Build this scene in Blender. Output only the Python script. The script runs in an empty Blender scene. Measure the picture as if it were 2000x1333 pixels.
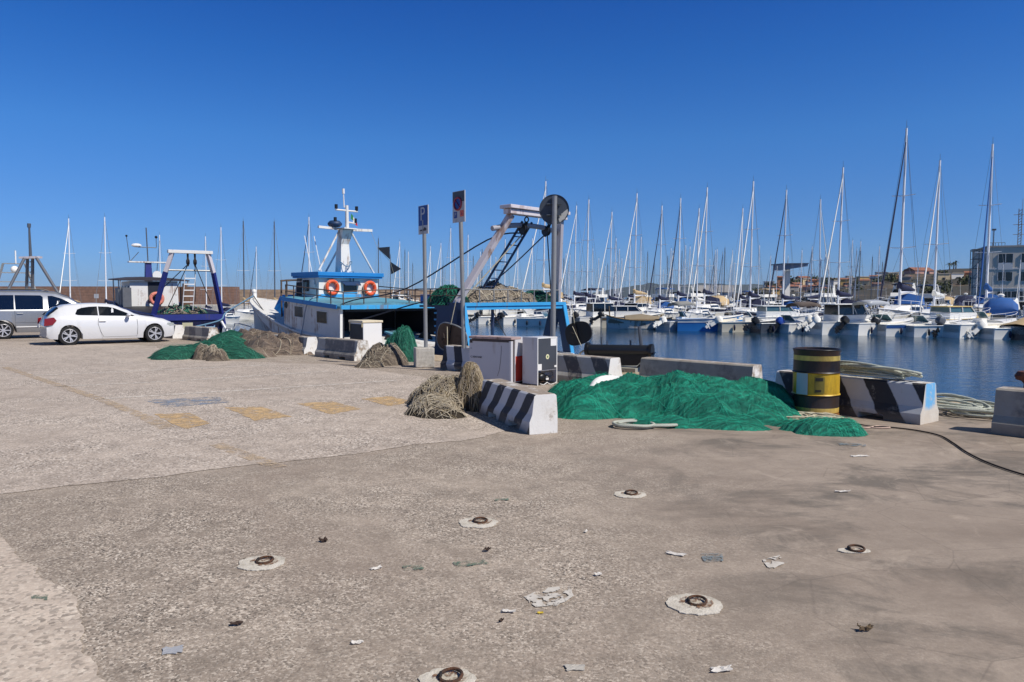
import bpy, bmesh, math, random
from mathutils import Vector, Matrix, noise
random.seed(7)
PI = math.pi
SC = bpy.context.scene
COL = SC.collection
F_PX, H_CAM, TANP = 1444.0, 1.57, 0.0599
PITCH = math.atan(TANP)

def ray(px, py):
    u, v = (px - 1000.0) / F_PX, (666.5 - py) / F_PX
    cp, sp = math.cos(PITCH), math.sin(PITCH)
    return Vector((u, cp + v * sp, -sp + v * cp))
def G(px, py, z=0.0):
    d = ray(px, py)
    t = (z - H_CAM) / d.z
    return Vector((d.x * t, d.y * t, z))
def AT(px, py, Y):
    d = ray(px, py)
    t = Y / d.y
    return Vector((d.x * t, Y, H_CAM + d.z * t))

# ---------------------------------------------------------------- mesh builder
class MB:
    def __init__(s):
        s.v, s.f, s.m = [], [], []
    def add(s, vs, fs, mat=0):
        o = len(s.v)
        s.v += [tuple(p) for p in vs]
        for f in fs:
            s.f.append([i + o for i in f]); s.m.append(mat)
        return s
    def box(s, c, d, mat=0, R=None, taper=1.0):
        x, y, z = d[0] / 2, d[1] / 2, d[2] / 2
        P = [Vector((sx * x * (taper if sz > 0 else 1), sy * y * (taper if sz > 0 else 1), sz * z)) for sz in (-1, 1) for sx, sy in ((-1, -1), (1, -1), (1, 1), (-1, 1))]
        if R is not None: P = [R @ p for p in P]
        c = Vector(c)
        return s.add([p + c for p in P], [(3, 2, 1, 0), (4, 5, 6, 7), (0, 1, 5, 4), (1, 2, 6, 5), (2, 3, 7, 6), (3, 0, 4, 7)], mat)
    def mm(s, a, b, mat=0):
        return s.box([(a[i] + b[i]) / 2 for i in range(3)], [abs(b[i] - a[i]) for i in range(3)], mat)
    def bar(s, p0, p1, w, h, mat=0, up=(0, 0, 1)):
        p0, p1 = Vector(p0), Vector(p1)
        d = (p1 - p0); L = d.length; d.normalize()
        up = Vector(up)
        if abs(d.dot(up)) > .98: up = Vector((1, 0, 0))
        sd = d.cross(up).normalized(); u2 = sd.cross(d)
        P = []
        for q in (p0, p1):
            P += [q - sd * w / 2 - u2 * h / 2, q + sd * w / 2 - u2 * h / 2, q + sd * w / 2 + u2 * h / 2, q - sd * w / 2 + u2 * h / 2]
        return s.add(P, [(3, 2, 1, 0), (4, 5, 6, 7), (0, 1, 5, 4), (1, 2, 6, 5), (2, 3, 7, 6), (3, 0, 4, 7)], mat)
    def tube(s, pts, r, n=6, mat=0, closed=False, r1=None, caps=True):
        pts = [Vector(p) for p in pts]; N = len(pts)
        V = []; prev = None
        for i, p in enumerate(pts):
            a = pts[i - 1] if (i > 0 or closed) else p
            b = pts[(i + 1) % N] if (i < N - 1 or closed) else p
            t = (b - a)
            if t.length < 1e-9: t = Vector((0, 0, 1))
            t.normalize()
            if prev is None:
                ref = Vector((0, 0, 1)) if abs(t.z) < .9 else Vector((1, 0, 0))
                sd = t.cross(ref).normalized()
            else:
                sd = (prev - t * prev.dot(t))
                sd = sd.normalized() if sd.length > 1e-6 else t.orthogonal().normalized()
            prev = sd; u = t.cross(sd)
            rr = r if r1 is None else r + (r1 - r) * i / max(1, N - 1)
            if isinstance(r, (list, tuple)): rr = r[i]
            for k in range(n):
                an = 2 * PI * k / n
                V.append(p + sd * (math.cos(an) * rr) + u * (math.sin(an) * rr))
        Fs = []
        for i in range(N if closed else N - 1):
            j = (i + 1) % N
            for k in range(n):
                k2 = (k + 1) % n
                Fs.append((i * n + k, i * n + k2, j * n + k2, j * n + k))
        if caps and not closed:
            Fs.append(tuple(range(n - 1, -1, -1))); Fs.append(tuple((N - 1) * n + k for k in range(n)))
        return s.add(V, Fs, mat)
    def cyl(s, p0, p1, r0, r1=None, n=12, mat=0):
        return s.tube([p0, p1], r0, n, mat, r1=r0 if r1 is None else r1)
    def lathe(s, prof, n=24, c=(0, 0, 0), mat=0, axis='z', a0=0, a1=2 * PI):
        V = []; c = Vector(c); full = abs(a1 - a0 - 2 * PI) < 1e-6
        K = n if full else n + 1
        for k in range(K):
            a = a0 + (a1 - a0) * k / n
            for r, z in prof:
                q = (r * math.cos(a), r * math.sin(a), z)
                if axis == 'x': q = (q[2], q[0], q[1])
                if axis == 'y': q = (q[0], q[2], q[1])
                V.append(c + Vector(q))
        P = len(prof); Fs = []
        for k in range(n):
            k2 = (k + 1) % K
            for i in range(P - 1):
                Fs.append((k * P + i, k2 * P + i, k2 * P + i + 1, k * P + i + 1))
        return s.add(V, Fs, mat)
    def loft(s, rings, mat=0, closed=True, cap0=True, cap1=True):
        n = len(rings[0]); V = [p for r in rings for p in r]; Fs = []
        for i in range(len(rings) - 1):
            for k in range(n if closed else n - 1):
                k2 = (k + 1) % n
                Fs.append((i * n + k, i * n + k2, (i + 1) * n + k2, (i + 1) * n + k))
        if cap0: Fs.append(tuple(range(n - 1, -1, -1)))
        if cap1: Fs.append(tuple((len(rings) - 1) * n + k for k in range(n)))
        return s.add(V, Fs, mat)
    def prism(s, pts, vec, mat=0):
        n = len(pts); vec = Vector(vec); pts = [Vector(p) for p in pts]
        return s.add(pts + [p + vec for p in pts], [tuple(range(n - 1, -1, -1)), tuple(range(n, 2 * n))] + [(k, (k + 1) % n, n + (k + 1) % n, n + k) for k in range(n)], mat)
    def sphere(s, c, r, n=12, mat=0):
        if not isinstance(r, (tuple, list)): r = (r, r, r)
        rings = []
        for i in range(n // 2 + 1):
            t = PI * i / (n // 2); rr = max(math.sin(t), .02)
            rings.append([(c[0] + r[0] * rr * math.cos(2 * PI * k / n), c[1] + r[1] * rr * math.sin(2 * PI * k / n), c[2] - r[2] * math.cos(t)) for k in range(n)])
        return s.loft(rings, mat)
    def torus(s, c, R, r, n=28, m=10, mat=0, nrm=(0, 0, 1)):
        nrm = Vector(nrm).normalized(); a = nrm.orthogonal().normalized(); b = nrm.cross(a); c = Vector(c)
        return s.tube([c + (a * math.cos(2 * PI * k / n) + b * math.sin(2 * PI * k / n)) * R for k in range(n)], r, m, mat, closed=True)
    def build(s, name, mats, parent=None, smooth=None, bevel=None, recalc=True, seg=2):
        me = bpy.data.meshes.new(name)
        me.from_pydata(s.v, [], s.f); me.update()
        if not isinstance(mats, (list, tuple)): mats = [mats]
        for m in mats: me.materials.append(m)
        if len(mats) > 1: me.polygons.foreach_set('material_index', s.m)
        if recalc:
            bm = bmesh.new(); bm.from_mesh(me); bmesh.ops.recalc_face_normals(bm, faces=bm.faces); bm.to_mesh(me); bm.free()
        if smooth:
            me.polygons.foreach_set('use_smooth', [True] * len(me.polygons))
            try: me.set_sharp_from_angle(angle=math.radians(smooth))
            except Exception: pass
        o = bpy.data.objects.new(name, me); COL.objects.link(o)
        if parent is not None: o.parent = parent
        if bevel:
            b = o.modifiers.new('bevel', 'BEVEL'); b.width = bevel; b.segments = seg; b.limit_method = 'ANGLE'; b.angle_limit = math.radians(35)
        return o

def tag(o, label, cat, group=None):
    o['label'] = label; o['category'] = cat
    if group: o['group'] = group
    return o
def thing(name, label, cat, loc=(0, 0, 0), rz=0.0, group=None, scale=1.0):
    o = bpy.data.objects.new(name, None); COL.objects.link(o)
    o.location = loc; o.rotation_euler = (0, 0, rz); o.scale = (scale,) * 3
    o.empty_display_size = .1
    return tag(o, label, cat, group)
def setting(o, kind='structure'):
    o['kind'] = kind; return o
def copy_tree(o, parent=None):
    c = o.copy(); COL.objects.link(c)
    if parent is not None: c.parent = parent
    for ch in list(o.children): copy_tree(ch, c)
    return c
def text_part(name, body, size, m, parent, loc, rot, ext=.002, align='CENTER'):
    cu = bpy.data.curves.new(name, 'FONT'); cu.body = body; cu.size = size; cu.extrude = ext
    cu.align_x = align; cu.align_y = 'CENTER'; cu.materials.append(m)
    t = bpy.data.objects.new(name, cu)
    me = bpy.data.meshes.new_from_object(t); me.name = name; bpy.data.objects.remove(t)
    if not me.materials: me.materials.append(m)
    o = bpy.data.objects.new(name, me); COL.objects.link(o)
    o.parent = parent; o.location = loc; o.rotation_euler = rot
    return o

# ---------------------------------------------------------------- materials
_M = {}
def lin(c):
    return tuple(((x / 255.0) / 12.92 if x / 255.0 <= .04045 else ((x / 255.0 + .055) / 1.055) ** 2.4) for x in c)
class N:
    """small node helper"""
    def __init__(s, name):
        s.mat = bpy.data.materials.new(name); s.mat.use_nodes = True
        s.t = s.mat.node_tree; s.b = s.t.nodes['Principled BSDF']; s.out = s.t.nodes['Material Output']
        s.tc = s.t.nodes.new('ShaderNodeTexCoord'); s.co = s.tc.outputs['Object']
    def n(s, ty, **kw):
        x = s.t.nodes.new(ty)
        for k, v in kw.items(): setattr(x, k, v)
        return x
    def l(s, a, b): s.t.links.new(a, b)
    def mapping(s, sc=(1, 1, 1), rot=(0, 0, 0), src=None):
        m = s.n('ShaderNodeMapping'); m.inputs['Scale'].default_value = sc; m.inputs['Rotation'].default_value = rot
        s.l(src or s.co, m.inputs[0]); return m.outputs[0]
    def noise(s, scale, detail=4, rough=.55, co=None, dist=0):
        x = s.n('ShaderNodeTexNoise'); x.inputs['Scale'].default_value = scale; x.inputs['Detail'].default_value = detail
        x.inputs['Roughness'].default_value = rough; x.inputs['Distortion'].default_value = dist
        s.l(co or s.co, x.inputs['Vector']); return x.outputs['Fac']
    def vor(s, scale, feature='F1', out='Distance', co=None, rnd=1.0):
        x = s.n('ShaderNodeTexVoronoi', feature=feature); x.inputs['Scale'].default_value = scale; x.inputs['Randomness'].default_value = rnd
        s.l(co or s.co, x.inputs['Vector']); return x.outputs[out]
    def wave(s, scale, dist=0, detail=2, co=None, d='X', prof='SIN', ds=1.0):
        x = s.n('ShaderNodeTexWave', bands_direction=d, wave_profile=prof); x.inputs['Scale'].default_value = scale
        x.inputs['Distortion'].default_value = dist; x.inputs['Detail'].default_value = detail; x.inputs['Detail Scale'].default_value = ds
        s.l(co or s.co, x.inputs['Vector']); return x.outputs['Fac']
    def ramp(s, fac, stops, interp='LINEAR'):
        r = s.n('ShaderNodeValToRGB'); e = r.color_ramp; e.interpolation = interp
        while len(e.elements) < len(stops): e.elements.new(.5)
        for el, (p, c) in zip(e.elements, stops):
            el.position = p; el.color = (c, c, c, 1) if not isinstance(c, (tuple, list)) else (*c[:3], 1)
        s.l(fac, r.inputs[0]); return r.outputs[0]
    def mix(s, fac, a, b, mode='MIX'):
        x = s.n('ShaderNodeMix', data_type='RGBA', blend_type=mode)
        for sock, v in ((x.inputs[0], fac), (x.inputs[6], a), (x.inputs[7], b)):
            if isinstance(v, (int, float)): sock.default_value = v
            elif isinstance(v, (tuple, list)): sock.default_value = (*v[:3], 1)
            else: s.l(v, sock)
        return x.outputs[2]
    def math(s, op, a, b=0.0, c=None):
        x = s.n('ShaderNodeMath', operation=op)
        for i, v in enumerate((a, b, c)):
            if v is None: continue
            if isinstance(v, (int, float)): x.inputs[i].default_value = v
            else: s.l(v, x.inputs[i])
        return x.outputs[0]
    def sep(s, co=None):
        x = s.n('ShaderNodeSeparateXYZ'); s.l(co or s.co, x.inputs[0]); return x.outputs
    def bump(s, h, strength=.3, dist=.01, prev=None):
        x = s.n('ShaderNodeBump'); x.inputs['Strength'].default_value = strength; x.inputs['Distance'].default_value = dist
        s.l(h, x.inputs['Height'])
        if prev: s.l(prev, x.inputs['Normal'])
        return x.outputs[0]
    def set(s, col=None, rough=None, normal=None, metal=None, **kw):
        for sock, v in (('Base Color', col), ('Roughness', rough), ('Normal', normal), ('Metallic', metal)):
            if v is None: continue
            if isinstance(v, (int, float)): s.b.inputs[sock].default_value = v
            elif isinstance(v, (tuple, list)): s.b.inputs[sock].default_value = (*v[:3], 1)
            else: s.l(v, s.b.inputs[sock])
        for k, v in kw.items(): s.b.inputs[k.replace('_', ' ')].default_value = v
        return s.mat

def pm(name, col, rough=.55, metal=0.0, var=.12, vs=2.5, bump=0.0, bs=30.0, dirt=None, dirt_amt=.5, dirt_scale=3.0, spec=None, coat=0.0, streak=None):
    """paint / plain stuff with colour variation, optional dirt and bump; col given in sRGB bytes of albedo"""
    if name in _M: return _M[name]
    k = N(name); c = lin(col) if max(col) > 1.001 else col
    nz = k.noise(vs, 5, .6)
    lo = tuple(x * (1 - var) for x in c); hi = tuple(min(1, x * (1 + var)) for x in c)
    cc = k.mix(nz, lo, hi)
    if dirt:
        d = lin(dirt)
        e = 1 - dirt_amt
        mk = k.ramp(k.noise(dirt_scale, 8, .68, dist=.4), [(max(.02, .28 + .45 * e), 0.0), (min(.99, .42 + .45 * e), 1.0)])
        cc = k.mix(mk, cc, d)
    if streak:
        # rust and dirt runs: noise drawn out downwards
        sk = k.math('MULTIPLY', k.noise(7, 6, .6, co=k.mapping((1, 1, .07))), k.ramp(k.noise(1.1, 4, .6), [(.35, .55), (.65, 1.15)]))
        cc = k.mix(k.ramp(sk, [(.50, 0), (.66, .75)]), cc, lin(streak))
    nrm = k.bump(k.noise(bs, 4), bump, .02) if bump else None
    kw = {}
    if spec is not None: kw['Specular_IOR_Level'] = spec
    if coat: kw['Coat_Weight'] = coat; kw['Coat_Roughness'] = .05
    rr = k.math('ADD', k.math('MULTIPLY', nz, .2), rough - .1)
    _M[name] = k.set(cc, rr, nrm, metal, **kw)
    return _M[name]
# ---------------------------------------------------------------- camera, sun, sky
cam = bpy.data.cameras.new('camera'); cam.lens = 26.0; cam.sensor_width = 36.0; cam.clip_end = 30000; cam.clip_start = .05
co = bpy.data.objects.new('camera', cam); COL.objects.link(co)
co.location = (0, 0, H_CAM); co.rotation_euler = (PI / 2 - PITCH, 0, 0)
SC.camera = co
SUN_AZ, SUN_EL = math.radians(-31), math.radians(48)
S = Vector((math.cos(SUN_AZ) * math.cos(SUN_EL), math.sin(SUN_AZ) * math.cos(SUN_EL), math.sin(SUN_EL)))
sl = bpy.data.lights.new('sun', 'SUN'); sl.energy = 4.7; sl.angle = math.radians(.5); sl.color = (1, .955, .89)
so = bpy.data.objects.new('sun', sl); COL.objects.link(so)
so.rotation_euler = S.to_track_quat('Z', 'Y').to_euler(); so.location = (20, -12, 40)
W = bpy.data.worlds.new('World'); SC.world = W; W.use_nodes = True
wt = W.node_tree; bg = wt.nodes['Background']
sky = wt.nodes.new('ShaderNodeTexSky'); sky.sky_type = 'NISHITA'; sky.sun_disc = False
sky.sun_elevation = SUN_EL; sky.sun_rotation = PI / 2 - SUN_AZ
sky.air_density = 1.0; sky.dust_density = 0.0; sky.ozone_density = 3.0; sky.altitude = 300
# the deep polarised blue of the photograph: the sky colour is filtered by height above the horizon
tcw = wt.nodes.new('ShaderNodeTexCoord'); spw = wt.nodes.new('ShaderNodeSeparateXYZ'); wt.links.new(tcw.outputs['Generated'], spw.inputs[0])
rw = wt.nodes.new('ShaderNodeValToRGB'); els = rw.color_ramp.elements
TINT = [(0.0, (.27, .46, .94)), (.12, (.25, .505, .93)), (.20, (.215, .55, 1.0)), (.30, (.12, .47, 1.0)), (.37, (.08, .40, .98)), (.46, (.12, .44, .92)), (.72, (.40, .36, .31))]
while len(els) < len(TINT): els.new(.5)
for e_, (p_, c_) in zip(els, TINT): e_.position = p_; e_.color = (*c_, 1)
wt.links.new(spw.outputs['Z'], rw.inputs[0])
mw = wt.nodes.new('ShaderNodeMix'); mw.data_type = 'RGBA'; mw.blend_type = 'MULTIPLY'; mw.inputs[0].default_value = 1.0
wt.links.new(sky.outputs[0], mw.inputs[6]); wt.links.new(rw.outputs[0], mw.inputs[7])
wt.links.new(mw.outputs[2], bg.inputs[0]); bg.inputs[1].default_value = .108
vs_ = SC.view_settings; vs_.view_transform = 'Standard'; vs_.look = 'None'; vs_.exposure = 0.0; vs_.gamma = 1; vs_.use_curve_mapping = False
SC.render.engine = 'CYCLES'
SC.cycles.max_bounces = 6; SC.cycles.transparent_max_bounces = 12; SC.cycles.use_denoising = True
SC.cycles.sample_clamp_indirect = 6.0; SC.cycles.caustics_reflective = False; SC.cycles.caustics_refractive = False
# ---------------------------------------------------------------- named materials
WHITE = pm('gelcoat_white', (242, 239, 230), .3, var=.05, dirt=(150, 140, 125), dirt_amt=.12, dirt_scale=1.5)
CREAM = pm('gelcoat_cream', (224, 214, 190), .35, var=.06, dirt=(140, 128, 105), dirt_amt=.15, dirt_scale=1.6)
GREYW = pm('gelcoat_grey', (176, 178, 180), .4, var=.08, dirt=(120, 115, 108), dirt_amt=.2)
NAVY = pm('canvas_navy', (24, 30, 62), .85, var=.25, vs=6)
BLUECAN = pm('canvas_blue', (30, 84, 150), .8, var=.2, vs=5)
TAN = pm('canvas_tan', (190, 165, 125), .85, var=.15, vs=3)
GLASS = pm('tinted_glass', (16, 22, 28), .12, var=.3, vs=1.0, spec=.6)
GLASSL = pm('pale_glass', (70, 100, 105), .1, var=.3, vs=2.0, spec=.7)
ALU = pm('mast_aluminium', (232, 233, 235), .45, metal=.0, var=.04)
ALUD = pm('mast_dark', (92, 96, 102), .45, metal=.25, var=.1)
WIRE = pm('stay_wire', (120, 124, 130), .5, metal=.3)
BLACKP = pm('black_plastic', (22, 23, 26), .4, var=.3, vs=4)
RUBBER = pm('rubber_black', (25, 25, 26), .8, var=.3, vs=8, bump=.2)
GALV = pm('galvanised_steel', (150, 150, 148), .5, metal=.45, var=.15, vs=9, dirt=(100, 92, 84), dirt_amt=.2, dirt_scale=6)
STEELD = pm('dark_iron', (48, 42, 38), .75, metal=.2, var=.35, vs=14, bump=.4, bs=60, dirt=(92, 55, 35), dirt_amt=.4, dirt_scale=10)
RUSTY = pm('rusty_steel', (104, 84, 66), .85, var=.3, vs=5, bump=.3, bs=40, dirt=(78, 42, 26), dirt_amt=.45, dirt_scale=4)
ORANGE = pm('lifebuoy_orange', (226, 84, 40), .6, var=.12, vs=5, dirt=(170, 80, 50), dirt_amt=.2)
RED = pm('paint_red', (196, 44, 34), .5, var=.12)
WOOD = pm('varnished_wood', (120, 82, 50), .5, var=.25, vs=6)
TB_WHITE = pm('trawler_white', (224, 222, 216), .55, var=.07, vs=3, dirt=(150, 125, 100), dirt_amt=.22, dirt_scale=2.2, streak=(138, 100, 72))
TB_LILAC = pm('trawler_gallows_white', (212, 204, 206), .5, var=.07, vs=2, dirt=(150, 118, 96), dirt_amt=.25, dirt_scale=2.5, streak=(140, 104, 80))
TB_BLUE = pm('trawler_blue', (34, 128, 196), .5, var=.14, vs=3, dirt=(30, 84, 128), dirt_amt=.25, dirt_scale=3)
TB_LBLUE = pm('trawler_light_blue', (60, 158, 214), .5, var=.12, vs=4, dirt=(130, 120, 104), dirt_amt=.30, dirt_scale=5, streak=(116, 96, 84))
TB_TURQ = pm('trawler_deck_turquoise', (92, 152, 172), .75, var=.25, vs=1.6, dirt=(84, 110, 120), dirt_amt=.5, dirt_scale=1.4, bump=.15)
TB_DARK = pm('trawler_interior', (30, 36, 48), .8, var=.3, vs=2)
TB_NAVY = pm('trawler_navy', (26, 56, 92), .55, var=.2, vs=3, dirt=(18, 30, 48), dirt_amt=.3, streak=(84, 66, 58))
TB_RED = pm('foredeck_red', (150, 66, 52), .8, var=.2, vs=3, dirt=(110, 60, 48), dirt_amt=.4)
ROYAL = pm('royal_blue', (38, 48, 122), .5, var=.15, vs=3, dirt=(28, 32, 70), dirt_amt=.35, streak=(70, 62, 80))
BLKPAINT = pm('black_hull', (26, 26, 30), .6, var=.3, vs=2, dirt=(70, 60, 52), dirt_amt=.2)
ROPE_C = pm('rope_cream', (196, 186, 160), .9, var=.2, vs=20, bump=.5, bs=90)
ROPE_B = pm('rope_bluegrey', (100, 134, 160), .9, var=.2, vs=20, bump=.5, bs=90)
ROPE_D = pm('rope_dark', (48, 40, 36), .9, var=.3, vs=20, bump=.5, bs=90)
ROPE_N = pm('rope_navy', (32, 40, 60), .9, var=.25, vs=20, bump=.4, bs=90)

# concrete
def concrete(name, base=(168, 160, 148), dark=(112, 104, 95), bumpy=.5):
    k = N(name)
    a = k.noise(1.6, 8, .65); b = k.noise(14, 6, .7); p = k.vor(90)
    c = k.mix(k.ramp(a, [(.3, 0), (.72, 1)]), lin(dark), lin(base))
    c = k.mix(k.ramp(b, [(.35, .0), (.7, .55)]), c, lin(tuple(min(255, x + 34) for x in base)))
    c = k.mix(k.ramp(k.noise(5, 8, .7), [(.6, 0), (.72, .55)]), c, lin((88, 78, 68)))
    nr = k.bump(k.math('ADD', b, k.math('MULTIPLY', p, .6)), bumpy, .01)
    _M[name] = k.set(c, .88, nr); return _M[name]
CONC = concrete('concrete_grey'); CONCP = concrete('concrete_pale', (206, 198, 184), (150, 140, 124), .35)
QEDGE = concrete('quay_edge_concrete', (186, 166, 138), (128, 108, 84), .5)

def worn_white(name, amt=.35):
    k = N(name)
    wear = k.ramp(k.noise(6, 10, .72), [(.70 - amt * .35, 0), (.80 - amt * .3, 1)])
    c = k.mix(k.noise(3, 6, .6), lin((208, 206, 202)), lin((238, 236, 230)))
    c = k.mix(k.ramp(k.noise(2.2, 8, .7), [(.55, 0), (.75, .55)]), c, lin((176, 160, 138)))
    c = k.mix(wear, c, k.mix(k.noise(20, 5), lin((120, 100, 82)), lin((176, 164, 148))))
    crk = k.ramp(k.math('ADD', k.vor(5, 'DISTANCE_TO_EDGE', co=k.mapping((1, 1, .6))), k.math('MULTIPLY', k.math('SUBTRACT', k.noise(18, 6, .7), .5), .12)), [(0, 1), (.02, 0)])
    c = k.mix(k.math('MULTIPLY', k.math('MULTIPLY', crk, k.ramp(k.noise(3, 4), [(.5, 0), (.65, .5)])), .8), c, lin((110, 100, 88)))
    nr = k.bump(k.math('SUBTRACT', k.noise(40, 5), k.math('MULTIPLY', wear, .5)), .35, .008)
    _M[name] = k.set(c, .75, nr); return _M[name]
BARW = worn_white('worn_white_paint'); BARW2 = worn_white('worn_white_paint_old', .75)
BARTOP = worn_white('worn_barrier_top', 1.0)

def stripes(name, wear, period=.62, shear=1.0, off=0.0, white=(214, 214, 216), black=(36, 36, 42)):
    """painted slanting stripes on a barrier; local x = along, z = up"""
    k = N(name); x, y, z = k.sep()
    ph = k.math('FRACT', k.math('ADD', k.math('DIVIDE', k.math('ADD', x, k.math('MULTIPLY', z, shear)), period), off + 10))
    ph = k.math('ADD', ph, k.math('MULTIPLY', k.math('SUBTRACT', k.noise(14, 4), .5), .05))
    st = k.ramp(ph, [(.0, 1), (.475, 1), (.5, 0), (.975, 0), (1.0, 1)])
    wn = k.mix(k.noise(3, 6), lin(white), lin(tuple(max(0, q - 40) for q in white)))
    bn = k.mix(k.noise(5, 6), lin(black), lin(tuple(q + 18 for q in black)))
    c = k.mix(st, wn, bn)
    bare = k.mix(k.noise(9, 7, .7), lin((132, 124, 112)), lin((182, 174, 160)))
    mk = k.ramp(k.noise(4.5, 10, .75, dist=.3), [(max(.02, .72 - wear * .45), 0), (min(.98, .84 - wear * .35), 1)])
    c = k.mix(mk, c, bare)
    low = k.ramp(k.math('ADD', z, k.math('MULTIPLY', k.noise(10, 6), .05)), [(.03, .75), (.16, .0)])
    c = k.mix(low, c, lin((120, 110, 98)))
    nr = k.bump(k.noise(45, 5), .3, .006)
    _M[name] = k.set(c, .7, nr); return _M[name]

# ---------------------------------------------------------------- ground materials
def asphalt(name, light, dark, peb, pebble_scale=62, stain=.5, rough=.92, region=None, agg=.55):
    k = N(name)
    v = k.n('ShaderNodeTexVoronoi'); v.inputs['Scale'].default_value = pebble_scale
    wv = k.n('ShaderNodeVectorMath', operation='ADD')
    nzv = k.n('ShaderNodeTexNoise'); nzv.inputs['Scale'].default_value = pebble_scale * .7
    k.l(k.co, nzv.inputs[0]); sc = k.n('ShaderNodeVectorMath', operation='SCALE'); sc.inputs['Scale'].default_value = .018
    k.l(nzv.outputs['Color'], sc.inputs[0]); k.l(k.co, wv.inputs[0]); k.l(sc.outputs[0], wv.inputs[1]); k.l(wv.outputs[0], v.inputs['Vector'])
    cell = k.n('ShaderNodeSeparateColor'); k.l(v.outputs['Color'], cell.inputs[0])
    big = k.noise(.33, 9, .62, dist=.5); mid = k.noise(2.3, 8, .66); fine = k.noise(44, 6, .75)
    c = k.mix(k.ramp(big, [(.34, 0), (.66, 1)]), lin(dark), lin(light))
    c = k.mix(k.ramp(mid, [(.38, .0), (.75, .5)]), c, lin(tuple(q * .82 for q in dark)))
    pm_ = k.ramp(cell.outputs[0], [(.55, 0), (.86, agg)])
    pd_ = k.ramp(cell.outputs[1], [(.66, 0), (.86, agg)])
    bare = k.ramp(k.noise(.7, 7, .65), [(.35, .25), (.62, 1)])
    smooth = None
    if region:
        x, y, z = k.sep()
        rg = k.ramp(k.math('ADD', k.math('ADD', k.math('MULTIPLY', x, .30), k.math('MULTIPLY', y, -.02)), k.math('MULTIPLY', k.noise(.8, 7, .66), .8)), [(.40, 0), (.95, 1)])
        smooth = rg
        bare = k.math('MULTIPLY', bare, k.math('SUBTRACT', 1.0, k.math('MULTIPLY', rg, .85)))
    c = k.mix(k.math('MULTIPLY', pm_, bare), c, lin(peb))
    c = k.mix(k.math('MULTIPLY', pd_, bare), c, lin(tuple(q * .45 for q in dark)))
    mot = k.ramp(k.noise(4.2, 9, .75, dist=.4), [(.46, .0), (.64, .6)])
    c = k.mix(mot, c, lin(tuple(q * .84 for q in dark)))
    hi_ = k.ramp(k.noise(1.1, 9, .72), [(.50, 0), (.68, .5)])
    c = k.mix(hi_, c, lin(light))
    c = k.mix(k.math('MULTIPLY', k.math('SUBTRACT', fine, .5), .5), c, lin(tuple(q * .6 for q in dark)), 'MIX') if False else k.mix(k.ramp(fine, [(.3, .35), (.6, 0)]), c, lin(tuple(q * .62 for q in dark)))
    if region:
        st = k.ramp(k.noise(.95, 10, .70, dist=.5, co=k.mapping((.75, 1.1, 1), (0, 0, .4))), [(.49, 0), (.60, 1)])
        st2 = k.ramp(k.noise(.42, 9, .7, dist=.5, co=k.mapping((1, 1.8, 1), (0, 0, .6))), [(.48, 0), (.62, 1)])
        c = k.mix(k.math('MULTIPLY', smooth, .48), c, lin((152, 137, 123)))
        c = k.mix(k.math('MULTIPLY', k.math('MULTIPLY', st, smooth), .78), c, lin((98, 91, 82)))
        c = k.mix(k.math('MULTIPLY', k.math('MULTIPLY', st2, smooth), .6), c, lin((122, 108, 95)))
        st3 = k.ramp(k.noise(.25, 9, .7, dist=1.5), [(.50, 0), (.62, .5)])
        c = k.mix(st3, c, lin((146, 130, 116)))
        st4 = k.ramp(k.noise(6.5, 8, .72), [(.60, 0), (.70, .4)])
        c = k.mix(k.math('MULTIPLY', st4, k.ramp(big, [(.4, 0), (.6, 1)])), c, lin((112, 98, 86)))
        li = k.ramp(k.noise(1.7, 9, .72, dist=.8), [(.55, 0), (.68, .75)])
        c = k.mix(k.math('MULTIPLY', li, smooth), c, lin((176, 160, 144)))
        crk = k.ramp(k.vor(1.3, 'DISTANCE_TO_EDGE', co=k.mapping((1, 1, 1))), [(0, .5), (.008, 0)])
        c = k.mix(k.math('MULTIPLY', k.math('MULTIPLY', crk, smooth), k.noise(3, 4)), c, lin((70, 62, 56)))
    else:
        st = k.ramp(k.noise(.8, 9, .66, dist=1.0), [(.56, 0), (.74, stain)])
        c = k.mix(st, c, lin(tuple(q * .72 for q in dark)))
    h = k.math('ADD', k.math('MULTIPLY', k.math('SUBTRACT', 1.0, v.outputs['Distance']), bare), k.math('MULTIPLY', fine, .6))
    nr = k.bump(h, .45, .005)
    nr = k.bump(mid, .25, .03, nr)
    _M[name] = k.set(c, rough, nr); return _M[name]
ASPH = asphalt('asphalt_quay', (186, 170, 153), (150, 135, 120), (234, 220, 202), 92, region=True, agg=.9)
LANE = asphalt('parking_lane_aggregate', (204, 188, 172), (176, 160, 145), (244, 231, 216), 62, stain=.4, agg=.95)
STRIP = asphalt('pale_concrete_strip', (214, 198, 180), (198, 180, 163), (232, 218, 200), 48, stain=.25, agg=.75)

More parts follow.
